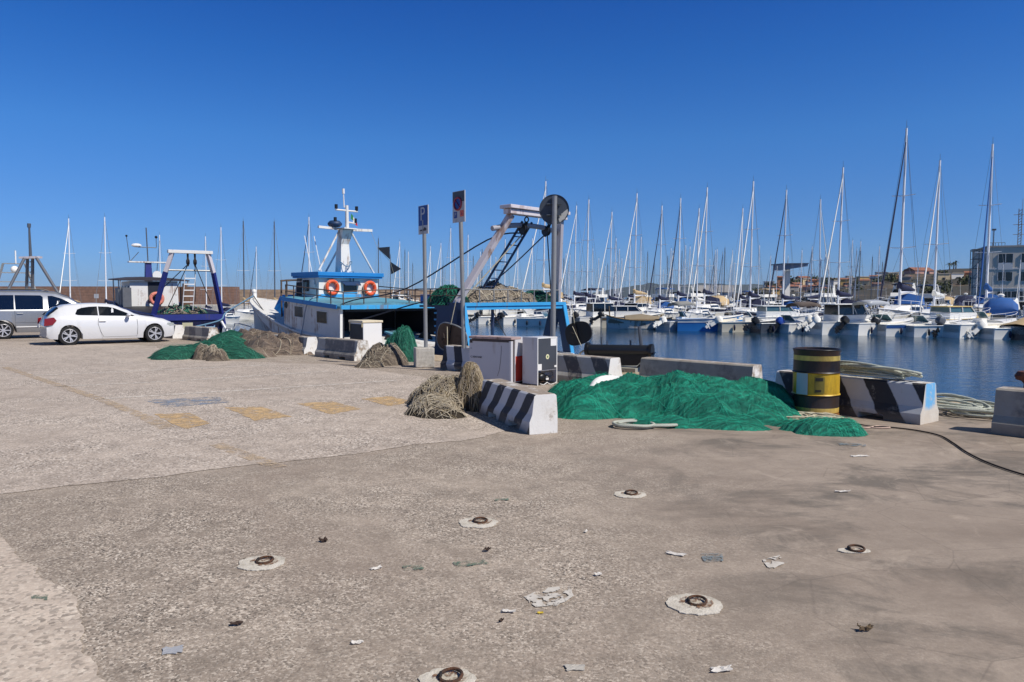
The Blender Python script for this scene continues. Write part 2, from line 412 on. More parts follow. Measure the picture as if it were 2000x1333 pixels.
def worn_mark(name, col, keep=.5, sc=9):
    """thin worn road paint: paint where it has stayed, see-through where it is gone"""
    k = N(name)
    m = k.math('ADD', k.math('MULTIPLY', k.noise(sc, 10, .78), .7), k.math('MULTIPLY', k.noise(70, 4, .7), .3))
    a = k.ramp(m, [(.62 - keep * .3, 0), (.72 - keep * .3, 1)])
    c = k.mix(k.noise(30, 4), lin(col), lin(tuple(q * .85 for q in col)))
    k.set(c, .9)
    k.l(a, k.b.inputs['Alpha']); _M[name] = k.mat; return k.mat
MK_WHITE = worn_mark('worn_white_line', (226, 215, 202), .66)
MK_YEL = worn_mark('worn_yellow_paint', (214, 180, 132), .62, 6)
MK_BLUE = worn_mark('worn_blue_paint', (140, 152, 170), .5, 5)
MK_BEIGE = worn_mark('worn_beige_line', (208, 184, 154), .52, 6)

# sea
k = N('sea_water')
x, y, z = k.sep()
h1 = k.noise(.9, 4, .6, co=k.mapping((1, 1.6, 1), (0, 0, .6))); h2 = k.noise(4.2, 4, .6, co=k.mapping((1, 1.5, 1), (0, 0, .2))); h3 = k.noise(.12, 3)
nr = k.bump(h1, .17, .2); nr = k.bump(h2, .16, .05, nr)
c = k.mix(h3, lin((24, 46, 62)), lin((32, 60, 80)))
SEA = k.set(c, .1, nr, IOR=1.333)
# ---------------------------------------------------------------- quay, lane, sea, hills
ZW = -1.1                      # water level
QN = Vector((.699, .716, 0)); QD = Vector((-.716, .699, 0)); QE = 12.72
def edge_pt(s, off=0.0, z=0.0):
    """point of the quay edge, s metres along, off metres out over the water"""
    return QN * (QE + off) + QD * s + Vector((0, 0, z))
def sheet(name, poly, z, m, sub=None, kind='structure'):
    b = MB(); b.add([(p[0], p[1], z) for p in poly], [tuple(range(len(poly)))])
    o = b.build(name, m, recalc=False)
    if o.data.polygons[0].normal.z < 0: o.data.flip_normals()
    return setting(o, kind) if kind else o
def jag(pts, step=.12, amp=.05, f=2.2, closed=True, seed=0):
    out = []; n = len(pts)
    for i in range(n if closed else n - 1):
        a, b = Vector(pts[i]).to_2d(), Vector(pts[(i + 1) % n]).to_2d()
        L = (b - a).length; m = max(1, int(L / step))
        for j in range(m):
            p = a.lerp(b, j / m)
            q = noise.noise_vector(Vector((p.x * f, p.y * f, seed))) + noise.noise_vector(Vector((p.x * f * 4, p.y * f * 4, seed))) * .5
            out.append((p.x + q.x * amp, p.y + q.y * amp))
    return out
CAP = 1.15
pA, pB = edge_pt(-60, -CAP), edge_pt(160, -CAP)
sheet('quay_ground', [pA, pB, (-220, 60, 0), (-220, -60, 0), (60, -60, 0)], 0.0, ASPH)
# concrete coping along the edge, in cast lengths, and the quay wall below
b = MB()
for i in range(-14, 40):
    s0, s1 = i * 4.0 + .01, i * 4.0 + 3.985
    P = [edge_pt(s0, -CAP + .004), edge_pt(s1, -CAP + .004), edge_pt(s1, .02), edge_pt(s0, .02)]
    b.prism([p + Vector((0, 0, -.35)) for p in P], (0, 0, .362))
setting(b.build('quay_coping', QEDGE, bevel=.02))
b = MB(); b.add([edge_pt(-60, -.05, -.3), edge_pt(160, -.05, -.3), edge_pt(160, -.05, -5), edge_pt(-60, -.05, -5)], [(0, 1, 2, 3)])
setting(b.build('quay_face', CONC))
# parking lane (older, paler aggregate) lies as a thin sheet on the quay ground
lane = [G(-260, 975), G(0, 968), G(170, 946), G(330, 930), G(520, 906), G(760, 878), G(930, 856), G(1010, 838), G(960, 800), G(900, 765), G(830, 738), G(640, 712), G(430, 705), G(340, 690), G(300, 676), G(60, 668), G(-420, 664), G(-600, 700)]
sheet('parking_lane', jag(jag(lane, .25, .10, .8, seed=3), .05, .035, 5, seed=4), .004, LANE)
strip = [G(-120, 985), G(0, 1048), G(75, 1108), G(135, 1190), G(165, 1250), G(200, 1345), G(240, 1500), G(-300, 1500), G(-500, 1100)]
sheet('concrete_strip', jag(jag(strip, .1, .06, 1.5, seed=9), .03, .025, 9, seed=2), .004, STRIP)
# worn markings
def stroke(name, pts, w, m, z=.008, label=None):
    b = MB(); V = []; Fs = []
    P = [Vector(p) for p in pts]
    for i, p in enumerate(P):
        t = (P[min(i + 1, len(P) - 1)] - P[max(i - 1, 0)]).normalized(); sd = Vector((-t.y, t.x, 0))
        V += [p + sd * w / 2 + Vector((0, 0, z)), p - sd * w / 2 + Vector((0, 0, z))]
    for i in range(len(P) - 1): Fs.append((2 * i, 2 * i + 1, 2 * i + 3, 2 * i + 2))
    b.add(V, Fs); o = b.build(name, m, recalc=False)
    if o.data.polygons[0].normal.z < 0: o.data.flip_normals()
    return setting(o)
stroke('white_bay_marking', [G(200, 780), G(480, 763), G(775, 744)], .13, MK_WHITE)
stroke('white_bay_marking', [G(112, 756), G(330, 746), G(640, 726)], .13, MK_WHITE)
stroke('white_bay_marking', [G(60, 735), G(300, 724), G(540, 713)], .13, MK_WHITE)
stroke('beige_edge_marking', [G(10, 718), G(90, 745), G(195, 780), G(290, 818)], .16, MK_BEIGE)
stroke('beige_edge_marking', [G(290, 818), G(330, 838)], .2, MK_BEIGE, .0082)
stroke('beige_edge_marking', [G(420, 868), G(520, 905), G(545, 914)], .16, MK_BEIGE)
for q in ([(300, 810), (370, 808), (410, 828), (362, 840)], [(440, 797), (510, 795), (570, 815), (498, 823)], [(580, 789), (650, 785), (705, 800), (645, 811)], [(706, 780), (760, 775), (810, 785), (760, 795)]):
    sheet('yellow_hatch_marking', jag([G(*p) for p in q], .08, .02, 5), .008, MK_YEL)
sheet('blue_bay_marking', jag([G(280, 783), G(425, 776), G(450, 787), G(330, 797)], .1, .02, 4), .008, MK_BLUE)
# sea: one sheet to the horizon
b = MB(); b.add([(-12000, -200, ZW), (12000, -200, ZW), (12000, 24000, ZW), (-12000, 24000, ZW)], [(0, 1, 2, 3)])
setting(b.build('sea_water', SEA, recalc=False))
# ---------------------------------------------------------------- concrete barriers
def barrier_mesh(L, h=.5, one_sided=False, wb=.5, wt=.26, foot=.13, notches=((.22, .38), (.62, .78))):
    """cross-section lofted along x, with the fork-lift notches cut up into the foot; returns (paint, plain) builders as one mesh with 3 slots"""
    def prof(zb):
        a = [(-wb / 2, zb), (-wb / 2, foot), (-wb / 2 + (wb - wt) * .24, foot + .085), (-wt / 2 - .012, h - .02), (-wt / 2 + .012, h)]
        if one_sided: r = [(wt / 2 + .05, h), (wt / 2 + .07, h - .02), (wt / 2 + .085, foot + .085), (wt / 2 + .085, foot), (wt / 2 + .085, zb)]
        else: r = [(-y, z) for y, z in reversed(a)]
        return a + r
    xs = [(-L / 2, 0)]
    for n0, n1 in notches:
        xs += [(-L / 2 + n0 * L, 0), (-L / 2 + n0 * L + .004, .075), (-L / 2 + n1 * L - .004, .075), (-L / 2 + n1 * L, 0)]
    xs.append((L / 2, 0))
    b = MB(); rings = []
    for x, zb in xs: rings.append([(x, y, z) for y, z in prof(zb)])
    n = len(rings[0])
    V = [p for r in rings for p in r]; Fs = []; M = []
    for i in range(len(rings) - 1):
        for k in range(n):
            k2 = (k + 1) % n
            Fs.append((i * n + k, i * n + k2, (i + 1) * n + k2, (i + 1) * n + k))
            M.append(2 if k == 4 else (1 if k == 9 else 0))
    Fs.append(tuple(range(n - 1, -1, -1))); M.append(1)
    Fs.append(tuple((len(rings) - 1) * n + k for k in range(n))); M.append(1)
    b.v = V; b.f = Fs; b.m = M
    return b
def barrier(label, p0, dirv, L, mats, h=.5, group='concrete barriers along the quay', **kw):
    """p0 = front bottom corner of the right-hand end; dirv points along towards the left end; the camera-facing side is local -y"""
    d = Vector((dirv[0], dirv[1], 0)).normalized()
    x = -d                                             # local +x runs to the right-hand end
    y = Vector((-x.y, x.x, 0))
    wb = kw.get('wb', .5)
    c = Vector((p0[0], p0[1], 0)) + d * L / 2 + y * wb / 2
    o = barrier_mesh(L, h, **kw).build('concrete_barrier', mats, bevel=.014)
    o.location = c; o.rotation_euler = (0, 0, math.atan2(x.y, x.x))
    return tag(o, label, 'barrier', group)
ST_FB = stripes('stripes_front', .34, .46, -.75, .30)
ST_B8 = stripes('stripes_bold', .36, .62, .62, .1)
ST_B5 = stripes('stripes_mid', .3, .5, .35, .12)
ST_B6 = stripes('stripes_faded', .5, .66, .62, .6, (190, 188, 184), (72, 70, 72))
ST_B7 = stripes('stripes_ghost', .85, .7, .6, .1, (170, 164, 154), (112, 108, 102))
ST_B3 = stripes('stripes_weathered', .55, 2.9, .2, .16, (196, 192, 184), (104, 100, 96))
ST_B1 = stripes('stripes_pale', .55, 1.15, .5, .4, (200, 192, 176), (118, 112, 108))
# end with patch of blue paint
k = N('worn_end_blue'); x, y, z = k.sep()
w0 = k.mix(k.noise(4, 8, .7), lin((228, 226, 220)), lin((176, 158, 134)))
mk = k.math('MULTIPLY', k.ramp(k.math('ADD', z, k.math('MULTIPLY', k.noise(9, 5), .12)), [(.22, 0), (.28, 1)]), k.ramp(k.noise(8, 8, .7), [(.36, 0), (.5, 1)]))
mk = k.math('MULTIPLY', mk, k.ramp(k.math('ABSOLUTE', y), [(.11, 1), (.15, 0)]))
BLUE_END = k.set(k.mix(mk, w0, lin((110, 176, 222))), .8, k.bump(k.noise(40, 5), .4, .008))

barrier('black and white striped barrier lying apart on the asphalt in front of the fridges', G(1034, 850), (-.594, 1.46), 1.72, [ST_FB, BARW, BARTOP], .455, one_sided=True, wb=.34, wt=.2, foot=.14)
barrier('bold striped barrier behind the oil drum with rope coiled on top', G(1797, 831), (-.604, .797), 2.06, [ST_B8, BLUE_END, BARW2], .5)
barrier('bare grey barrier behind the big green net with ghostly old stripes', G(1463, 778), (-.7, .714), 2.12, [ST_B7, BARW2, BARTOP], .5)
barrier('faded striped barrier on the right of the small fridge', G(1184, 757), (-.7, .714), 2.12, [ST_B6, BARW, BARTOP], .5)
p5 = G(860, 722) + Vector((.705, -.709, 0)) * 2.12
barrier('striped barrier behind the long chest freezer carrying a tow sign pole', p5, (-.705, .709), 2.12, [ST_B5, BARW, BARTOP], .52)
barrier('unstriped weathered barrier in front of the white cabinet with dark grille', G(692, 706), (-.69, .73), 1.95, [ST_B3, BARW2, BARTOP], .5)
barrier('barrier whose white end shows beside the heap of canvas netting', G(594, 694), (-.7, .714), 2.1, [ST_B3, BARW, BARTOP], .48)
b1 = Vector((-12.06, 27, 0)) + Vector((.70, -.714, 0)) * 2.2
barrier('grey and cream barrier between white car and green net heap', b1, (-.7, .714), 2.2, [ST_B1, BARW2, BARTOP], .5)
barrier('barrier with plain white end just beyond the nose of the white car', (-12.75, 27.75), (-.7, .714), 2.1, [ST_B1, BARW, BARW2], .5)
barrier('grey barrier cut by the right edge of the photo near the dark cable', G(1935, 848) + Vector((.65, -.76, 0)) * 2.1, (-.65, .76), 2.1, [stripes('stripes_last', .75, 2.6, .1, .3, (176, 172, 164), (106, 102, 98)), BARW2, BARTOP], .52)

# ---------------------------------------------------------------- oil drum
bp = G(1592, 812)
dr = thing('oil_drum', 'black and yellow steel oil drum with a white notice and rusty dented label band', 'drum', bp, math.radians(-70))
k = N('drum_paint'); x, y, z = k.sep()
ang = k.math('ARCTAN2', y, x)
zz = k.math('DIVIDE', z, .89)
band = k.ramp(zz, [(0, lin((110, 78, 40))), (.062, lin((44, 38, 36))), (.078, lin((206, 176, 88))), (.145, lin((50, 44, 42))), (.335, lin((214, 174, 44))), (.655, lin((26, 28, 36))), (.835, lin((214, 190, 104))), (.905, lin((52, 44, 44)))], 'CONSTANT')
vary = k.noise(7, 9, .72, co=k.mapping((1, 1, .35)))
c = k.mix(k.ramp(vary, [(.40, 0), (.72, .62)]), band, lin((74, 52, 36)))
rz_ = k.ramp(k.noise(10, 8, .75), [(.60, 0), (.70, .85)])
c = k.mix(k.math('MULTIPLY', rz_, k.ramp(k.noise(2.5, 3), [(.42, 0), (.6, 1)])), c, lin((110, 62, 30)))
c = k.mix(k.ramp(k.math('ADD', zz, k.math('MULTIPLY', k.noise(12, 6), .12)), [(.08, .8), (.2, 0)]), c, lin((150, 98, 44)))
DRUM = k.set(c, .42, k.bump(k.noise(9, 5), .35, .012), Metallic=.15)
R = .293
prof = [(0, .0), (R - .01, 0), (R, .012), (R, .04), (R - .008, .055), (R - .006, .28), (R, .285), (R + .009, .297), (R, .309), (R - .006, .314), (R - .006, .57), (R, .575), (R + .009, .587), (R, .599), (R - .006, .604), (R - .008, .845), (R, .86), (R + .003, .885), (R - .006, .89), (R - .014, .885), (R - .016, .862), (0, .862)]
b = MB(); b.lathe(prof, 72)
# dent in the label band, on the sunlit front
dc = Vector((R * math.cos(math.radians(-8)), R * math.sin(math.radians(-8)), .44))
b.v = [tuple(Vector(p) * 1 - Vector((p[0], p[1], 0)).normalized() * (.035 * max(0, 1 - ((Vector(p) - dc).length / .13) ** 2)) if Vector((p[0], p[1], 0)).length > .2 and (Vector(p) - dc).length < .13 else Vector(p)) for p in b.v]
b.build('drum_body', DRUM, dr, smooth=40)
b = MB(); b.torus((0, 0, .882), R - .002, .009, 48, 8); b.build('rim', BLACKP, dr, smooth=60)
b = MB(); b.cyl((.13, .08, .862), (.13, .08, .876), .035, n=16); b.build('bung', STEELD, dr, smooth=40)
b = MB(); b.cyl((-.16, -.05, .862), (-.16, -.05, .874), .018, n=12); b.build('bung', STEELD, dr, smooth=40)
# curved white notice and printed marks on the wall
def drum_patch(a0, a1, z0, z1, off, name, m, ragged=False):
    b = MB(); n = 10; V = []
    for i in range(n + 1):
        a = math.radians(a0 + (a1 - a0) * i / n)
        j = (noise.noise(Vector((i * .7, 1, 5))) * .012 if ragged else 0)
        for z in (z0 + j, z1 - j): V.append(((R + off) * math.cos(a), (R + off) * math.sin(a), z))
    b.add(V, [(2 * i, 2 * i + 2, 2 * i + 3, 2 * i + 1) for i in range(n)])
    return b.build(name, m, dr)
PAPER = pm('notice_paper', (176, 186, 190), .7, var=.08, vs=9)
LABELW = pm('printed_label_olive', (120, 108, 40), .6, var=.3, vs=30)
LABELK = pm('printed_label_black', (40, 36, 30), .6, var=.3, vs=30)
drum_patch(-95, -62, .30, .59, .004, 'paper_notice', PAPER, True)
drum_patch(-46, -22, .33, .54, .0015, 'printed_label', LABELW)
drum_patch(-44, -26, .49, .53, .004, 'printed_label', LABELK)
drum_patch(-44, -30, .35, .375, .004, 'printed_label', LABELK)
drum_patch(50, 62, .47, .52, .004, 'printed_label', LABELK)

# ---------------------------------------------------------------- discarded freezers and fridge
APPL = pm('appliance_enamel', (206, 204, 206), .35, var=.05, vs=1.5, dirt=(150, 140, 130), dirt_amt=.22, dirt_scale=2.5, streak=(150, 128, 106))
APPLK = pm('appliance_black_panel', (66, 69, 76), .55, var=.12, vs=4)
TRIMW = pm('appliance_white_trim', (232, 230, 226), .4, var=.05)
GASK = pm('seal_grey', (70, 62, 62), .7, var=.25, vs=12)
REDP = pm('appliance_red_panel', (206, 62, 44), .5, var=.12, vs=3)
PRINT = pm('printed_text_grey', (58, 56, 62), .6)
XW, YW = Vector((.8, -.6, 0)), Vector((.6, .8, 0))
corner = Vector((-.015, 13.12, 0))                     # right front bottom corner of the chest freezer
fz = thing('upright_freezer', 'white freezer with shaded grey door and white and red side behind the striped barrier', 'freezer', corner, math.atan2(-.6, .8), 'discarded kitchen appliances')
L_, D_, H_ = .975, .64, .84
DRM = pm('freezer_door', (196, 194, 198), .4, var=.06, vs=1.5, dirt=(150, 140, 132), dirt_amt=.25, dirt_scale=3, streak=(140, 124, 112))
b = MB(); b.mm((-L_, 0, .03), (0, .06, .775)); dr_ = b.build('door', DRM, fz, bevel=.006)
b = MB(); b.mm((-L_ + .02, .06, .04), (-.012, .11, .80)); b.build('seal', GASK, fz)
b = MB(); b.mm((-L_, .11, .03), (0, D_, .83)); b.build('cabinet', APPL, fz, bevel=.006)
b = MB(); b.mm((.0005, .13, .05), (.005, D_ - .01, .50)); b.build('lower_side_panel', REDP, fz)
b = MB(); b.mm((-L_ + .05, .04, .0), (-.05, D_ - .04, .03)); b.build('plinth', GASK, fz)
b = MB(); b.mm((-L_ - .006, -.008, .80), (.004, .30, .845)); b.build('top_cover', pm('freezer_lid_stained', (176, 152, 146), .6, var=.12, vs=3, dirt=(110, 84, 70), dirt_amt=.5, dirt_scale=5), fz, bevel=.008)
b = MB(); b.mm((-.03, -.006, .03), (.003, .0, .775)); b.build('corner_trim', TRIMW, dr_, bevel=.002)
b = MB(); b.mm((-L_ + .09, -.016, .755), (-.05, -.002, .79)); b.build('handle', GASK, dr_, bevel=.004)
b = MB(); b.mm((-L_ + .02, -.006, .72), (-L_ + .08, 0, .79)); b.build('hinge_plate', GASK, dr_)
b = MB()
for q in range(3): b.mm((-L_ + .02, -.003, .25 + q * .028), (-L_ + .11, 0, .262 + q * .028))
b.build('vent', GASK, dr_)
text_part('printed_text', 'C.VENTANE', .05, PRINT, dr_, (-L_ + .17, -.004, .46), (PI / 2, 0, 0), .001)
text_part('printed_text', 'A', .035, PRINT, dr_, (-L_ + .05, -.004, .62), (PI / 2, 0, 0), .001)
b = MB(); b.tube([(-.22, -.002, .69), (-.225, -.002, .55), (-.24, -.002, .40), (-.27, -.002, .24), (-.31, -.002, .14)], .003, 5); b.build('scratch', GASK, dr_)
# small fridge turned back to front
fp = G(1050, 754)
fr = thing('small_fridge', 'small white fridge turned round to show its black back and compressor', 'fridge', fp, math.atan2(.71, .70), 'discarded kitchen appliances')
# local x runs right along the back panel, local y goes away from us into the body
Wf, Df, Hf = .52, .37, .85
b = MB(); b.mm((0, .012, .02), (.014, Df, Hf)); b.mm((Wf - .014, .012, .02), (Wf, Df, Hf)); b.mm((.014, .012, Hf - .02), (Wf - .014, Df, Hf)); b.mm((.014, .18, .02), (Wf - .014, Df, Hf - .02)); b.mm((.014, .02, .255), (Wf - .014, .18, .27))
b.build('cabinet', APPL, fr)
b = MB(); b.mm((.0145, .008, .272), (Wf - .0145, .03, Hf - .022)); b.build('back_panel', APPLK, fr)
b = MB(); b.mm((-.003, 0, .0), (.014, .012, Hf)); b.mm((Wf - .014, 0, .0), (Wf + .003, .012, Hf)); b.mm((.014, 0, Hf - .02), (Wf - .014, .012, Hf + .002)); b.build('edge_trim', TRIMW, fr)
for lo_, hi_ in (((Wf - .17, .003, Hf - .16), (Wf - .018, .0078, Hf - .025)), ((.0, -.002, .27), (.105, .0, .38)), ((Wf - .07, .002, .30), (Wf - .005, .0078, .335))):
    MB().mm(lo_, hi_).build('paper_label', TRIMW, fr)
b = MB(); b.lathe([(0, 0), (.045, 0), (.045, .004), (0, .004)], 24, (.27, .0075, .50), axis='y'); b.build('round_sticker', pm('sticker_cream', (220, 214, 170), .6), fr)
b = MB(); b.lathe([(0, -.002), (.02, -.002), (.02, .0), (0, .0)], 16, (.27, .0075, .50), axis='y'); b.build('round_sticker', pm('sticker_green', (104, 128, 90), .6), fr)
b = MB(); b.sphere((.2, .10, .13), (.11, .075, .085), 16); b.sphere((.36, .11, .10), (.07, .05, .06), 12); b.mm((.03, .03, .012), (Wf - .03, .17, .03)); b.build('compressor', BLACKP, fr, smooth=50)
b = MB(); b.tube([(.05, .03, .2), (.2, .02, .235), (.42, .03, .22), (.47, .05, .12), (.3, .04, .06), (.1, .05, .05)], .006, 6); b.tube([(.30, .01, .17), (.44, .01, .19)], .005, 6); b.build('copper_pipe', STEELD, fr, smooth=50)
b = MB(); b.mm((.23, .005, .085), (.30, .02, .12)); b.build('terminal_box', TRIMW, fr)
b = MB(); b.tube([(.06, 0, .03), (.1, -.05, .012), (.17, -.07, .05), (.24, -.1, .012), (.3, -.06, .01), (.37, -.1, .03), (.42, -.05, .012), (.47, -.02, .03)], .007, 6); b.build('power_cable', TRIMW, fr, smooth=50)
# white cabinet with a dark grille side, by the trawler
cp = G(710, 693)
wc = thing('white_cabinet', 'square white cooling cabinet with a dark grille on its shaded side', 'freezer', cp, math.atan2(.60, .80), 'discarded kitchen appliances')
b = MB(); b.mm((0, 0, 0), (.56, .86, .86)); b.build('cabinet', TRIMW, wc, bevel=.01)
b = MB(); b.mm((-.03, -.02, .86), (.59, .88, .92)); b.build('lid', pm('cabinet_lid_cream', (222, 208, 178), .5, var=.1, dirt=(170, 150, 110), dirt_amt=.3), wc, bevel=.012)
b = MB(); b.mm((-.012, .03, .12), (0, .82, .82))
for q in range(24): b.mm((-.02, .04, .14 + q * .028), (-.012, .81, .155 + q * .028))
b.build('grille', pm('grille_dark', (44, 44, 48), .6, var=.2), wc)

for y_, z_ in ((.8, .62), (.02, .74)): MB().cyl((-.025, y_, .86), (-.025, y_, z_), .016, n=8).build('hinge', pm('hinge_cream', (206, 190, 150), .6), wc)

# ---------------------------------------------------------------- sign poles
def pole(parent, h, r=.03, z0=0.0, lean=(0, 0)):
    b = MB(); b.cyl((0, 0, z0), (lean[0], lean[1], h), r, n=16); b.lathe([(0, h + .006), (r + .002, h + .006), (r + .002, h - .01)], 16, (lean[0], lean[1], 0)); return b.build('pole', GALV, parent, smooth=50)
SIGNB = pm('sign_blue', (16, 48, 128), .35, var=.1)
SIGNW = pm('sign_white', (176, 178, 182), .4, var=.08, dirt=(130, 128, 126), dirt_amt=.3)
SIGNG = pm('sign_back_grey', (66, 74, 84), .55, var=.12, vs=4)
SIGNR = pm('sign_red', (146, 52, 74), .5, var=.2, vs=20)
SIGNO = pm('sign_orange', (206, 92, 62), .4)
# concrete foot block under the P sign
blk = G(812, 719)
o = MB().mm((0, 0, 0), (.42, .40, .44)).build('concrete_block', [concrete('concrete_block_grey', (190, 184, 172), (140, 132, 120))], bevel=.02)
o.location = blk; o.rotation_euler = (0, 0, math.atan2(.25, .97)); tag(o, 'square concrete block at the foot of the parking sign', 'concrete block')
bc = blk + Vector((.2, .24, .0))
Yp = bc.y
ps = thing('parking_sign', 'tall pole with blue P parking plate standing in a concrete block', 'sign', (bc.x, bc.y, .44), 0, 'street signs on the quay')
ztop = AT(808, 402, Yp).z - .44; zbot = AT(808, 458, Yp).z - .44
pole(ps, zbot + .3, .043, -.02, (-.02, 0))
def sign_plate(parent, w, h, zc, rz, y=-.045, m=SIGNW, name='plate'):
    b = MB(); b.mm((-w / 2, -.004, -h / 2), (w / 2, .004, h / 2))
    b.mm((-w / 2, .0, -h / 2), (-w / 2 + .012, .02, h / 2)); b.mm((w / 2 - .012, .0, -h / 2), (w / 2, .02, h / 2))
    b.mm((-.08, .004, h * .25), (.08, .05, h * .25 + .03)); b.mm((-.08, .004, -h * .25 - .03), (.08, .05, -h * .25))
    o = b.build(name, [m], parent); o.rotation_euler = (0, 0, rz)
    o.location = Vector((math.sin(rz) * .045 * 1, -math.cos(rz) * .045, zc)); return o
hp = ztop - zbot
rzP = math.radians(-52)
pl = sign_plate(ps, .40, hp, (ztop + zbot) / 2, rzP)
b = MB(); b.mm((-.19, -.0075, -hp / 2 + .19), (.19, -.0045, hp / 2 - .01)); b.mm((.15, -.0075, -hp / 2 + .26), (.198, -.0045, hp / 2 - .2)); b.build('blue_field', SIGNB, pl)
text_part('letter', 'P', .42, SIGNW, pl, (-.02, -.0085, hp / 2 - .2), (PI / 2, 0, 0), .001)
# tow-away pictogram on the lower white panel
b = MB(); b.prism([(-.14, -.006, -hp / 2 + .07), (.12, -.006, -hp / 2 + .07), (.14, -.006, -hp / 2 + .1), (.05, -.006, -hp / 2 + .115), (-.14, -.006, -hp / 2 + .095)], (0, -.002, 0)); b.prism([(.02, -.006, -hp / 2 + .115), (.06, -.006, -hp / 2 + .15), (.12, -.006, -hp / 2 + .13), (.14, -.006, -hp / 2 + .1)], (0, -.002, 0)); b.build('pictogram', PRINT, pl)
# no-stopping / tow sign
np_ = AT(906, 652, 15.35); np_.z = .52
ns = thing('no_parking_sign', 'tall pole with white plate showing a red ringed no parking disc', 'sign', np_, 0, 'street signs on the quay')
zt = AT(897, 374, np_.y).z - .52; zb = AT(897, 435, np_.y).z - .52
pole(ns, zb + .3, .043, -.02, (-.06, 0))
hn = zt - zb; rzN = math.radians(-50)
pl = sign_plate(ns, .42, hn, (zt + zb) / 2, rzN)
pl.location.x -= .06
b = MB(); b.mm((-.2, -.0065, .02 + hn * .12), (.2, -.0045, hn / 2 - .01)); b.build('faded_panel', SIGNG, pl)
b = MB(); b.torus((-.02, -.012, .06), .125, .02, 36, 6, 0, (0, 1, 0)); b.bar((-.11, -.012, .15), (.07, -.012, -.03), .006, .03, up=(0, 1, 0)); b.build('prohibition_ring', SIGNR, pl)
b = MB(); b.lathe([(0, -.010), (.105, -.010), (.105, -.0068), (0, -.0068)], 30, (-.02, 0, .06), axis='y'); b.build('disc', SIGNB, pl)
b = MB(); b.mm((-.165, -.0075, -hn / 2 + .09), (-.055, -.0045, -hn / 2 + .22)); b.build('parking_symbol', SIGNB, pl)
text_part('letter', 'P', .12, SIGNW, pl, (-.108, -.0085, -hn / 2 + .155), (PI / 2, 0, 0), .0008)
b = MB(); b.mm((.05, -.0075, -hn / 2 + .11), (.18, -.0045, -hn / 2 + .24)); b.build('orange_symbol', SIGNO, pl)
b = MB(); b.prism([(.085, -.0078, -hn / 2 + .14), (.145, -.0078, -hn / 2 + .14), (.115, -.0078, -hn / 2 + .21)], (0, -.001, 0)); b.build('triangle_mark', SIGNR, pl)
# round sign seen from the back
rp_ = G(1079, 738); rp_.z = 0
rs = thing('round_sign', 'round traffic sign seen from its grey back with a flaked pale patch', 'sign', rp_, 0, 'street signs on the quay')
Zc = AT(1078, 409, rp_.y).z; Zt = AT(1080, 384, rp_.y).z
pole(rs, Zt, .05, 0, (.03, 0))
b = MB(); rr = .285
b.lathe([(0, -.003), (rr - .004, -.003), (rr, -.016), (rr + .003, -.016), (rr + .003, .003), (0, .003)], 56, (0, 0, 0), axis='y'); o = b.build('disc', SIGNG, rs, smooth=40); o.location = (.025, .062, Zc); o.rotation_euler = (0, 0, math.radians(-6))
b = MB(); b.mm((-.14, -.075, .09), (.14, -.019, .115)); b.mm((-.14, -.075, -.12), (.14, -.019, -.095)); b.mm((-.095, -.03, -.2), (-.045, -.004, .2)); b.build('bracket', SIGNG, o)
fl = jag([(.10, -.25), (.20, -.19), (.27, -.06), (.262, .0), (.21, -.02), (.17, -.07), (.09, -.10), (.085, -.18)], .03, .012, 12)
b = MB(); b.prism([(q[0], -.0035, q[1]) for q in fl], (0, -.0022, 0)); b.build('flaked_patch', pm('flaked_primer', (186, 186, 180), .7, var=.12, vs=12), o)

# ---------------------------------------------------------------- mooring rings in concrete pads
RINGM = pm('ring_rust', (70, 54, 44), .9, metal=.1, var=.3, vs=20, bump=.4, bs=120, dirt=(104, 66, 42), dirt_amt=.5, dirt_scale=14)
RSTAIN = worn_mark('rust_stain', (142, 104, 76), .42, 16)
def pad(px, py, rx, ry, label, ring=True, seed=0, m=None):
    c = G(px, py)
    n = 60; pts = []
    for i in range(n):
        a = 2 * PI * i / n
        q = 1 + .13 * noise.noise(Vector((math.cos(a) * 2.2, math.sin(a) * 2.2, seed))) + .06 * noise.noise(Vector((math.cos(a) * 7, math.sin(a) * 7, seed + 3)))
        pts.append((math.cos(a) * rx * q, math.sin(a) * ry * q, 0))
    root = thing('mooring_ring', label, 'mooring ring', c, 0, 'iron rings set in pale concrete pads')
    b = MB(); b.prism([(p[0], p[1], .002) for p in pts], (0, 0, .005)); b.build('concrete_pad', m or CONCP, root)
    if ring:
        st_ = MB().add([(q[0] * .62 + .01, q[1] * .6 + ry * .1, .0115) for q in pts], [tuple(range(n))]).build('rust_stain', RSTAIN, root)
        b = MB(); rz = random.uniform(-.5, .5); til = random.uniform(.12, .25)
        b.torus((.015, ry * .12, .017), .046, .0072, 28, 8, 0, (math.sin(rz) * .16, -til * .55, 1)); b.build('ring', RINGM, root, smooth=60)
        b = MB(); b.tube([(-.028, ry * .12 - .012, .004), (-.028, ry * .12 - .012, .022), (-.028, ry * .12 + .014, .022), (-.028, ry * .12 + .014, .004)], .0065, 8); b.build('staple', STEELD, root, smooth=60)
    return root
pad(511, 1101, 0.134, 0.122, 'iron ring in a pale round pad, leftmost one on the asphalt', seed=1)
pad(934, 1022, 0.134, 0.122, 'iron ring in a pale pad on the asphalt left of the white paper scraps', seed=2)
pad(1230, 967, 0.127, 0.109, 'iron ring in a flat pale pad, nearest to the green net', seed=3)
pad(1357, 1182, 0.141, 0.128, 'iron ring in a pale pad beside dark oil stains', seed=4)
pad(873, 1330, 0.114, 0.099, 'iron ring in a pale pad cut by the bottom edge of the photo', seed=6)
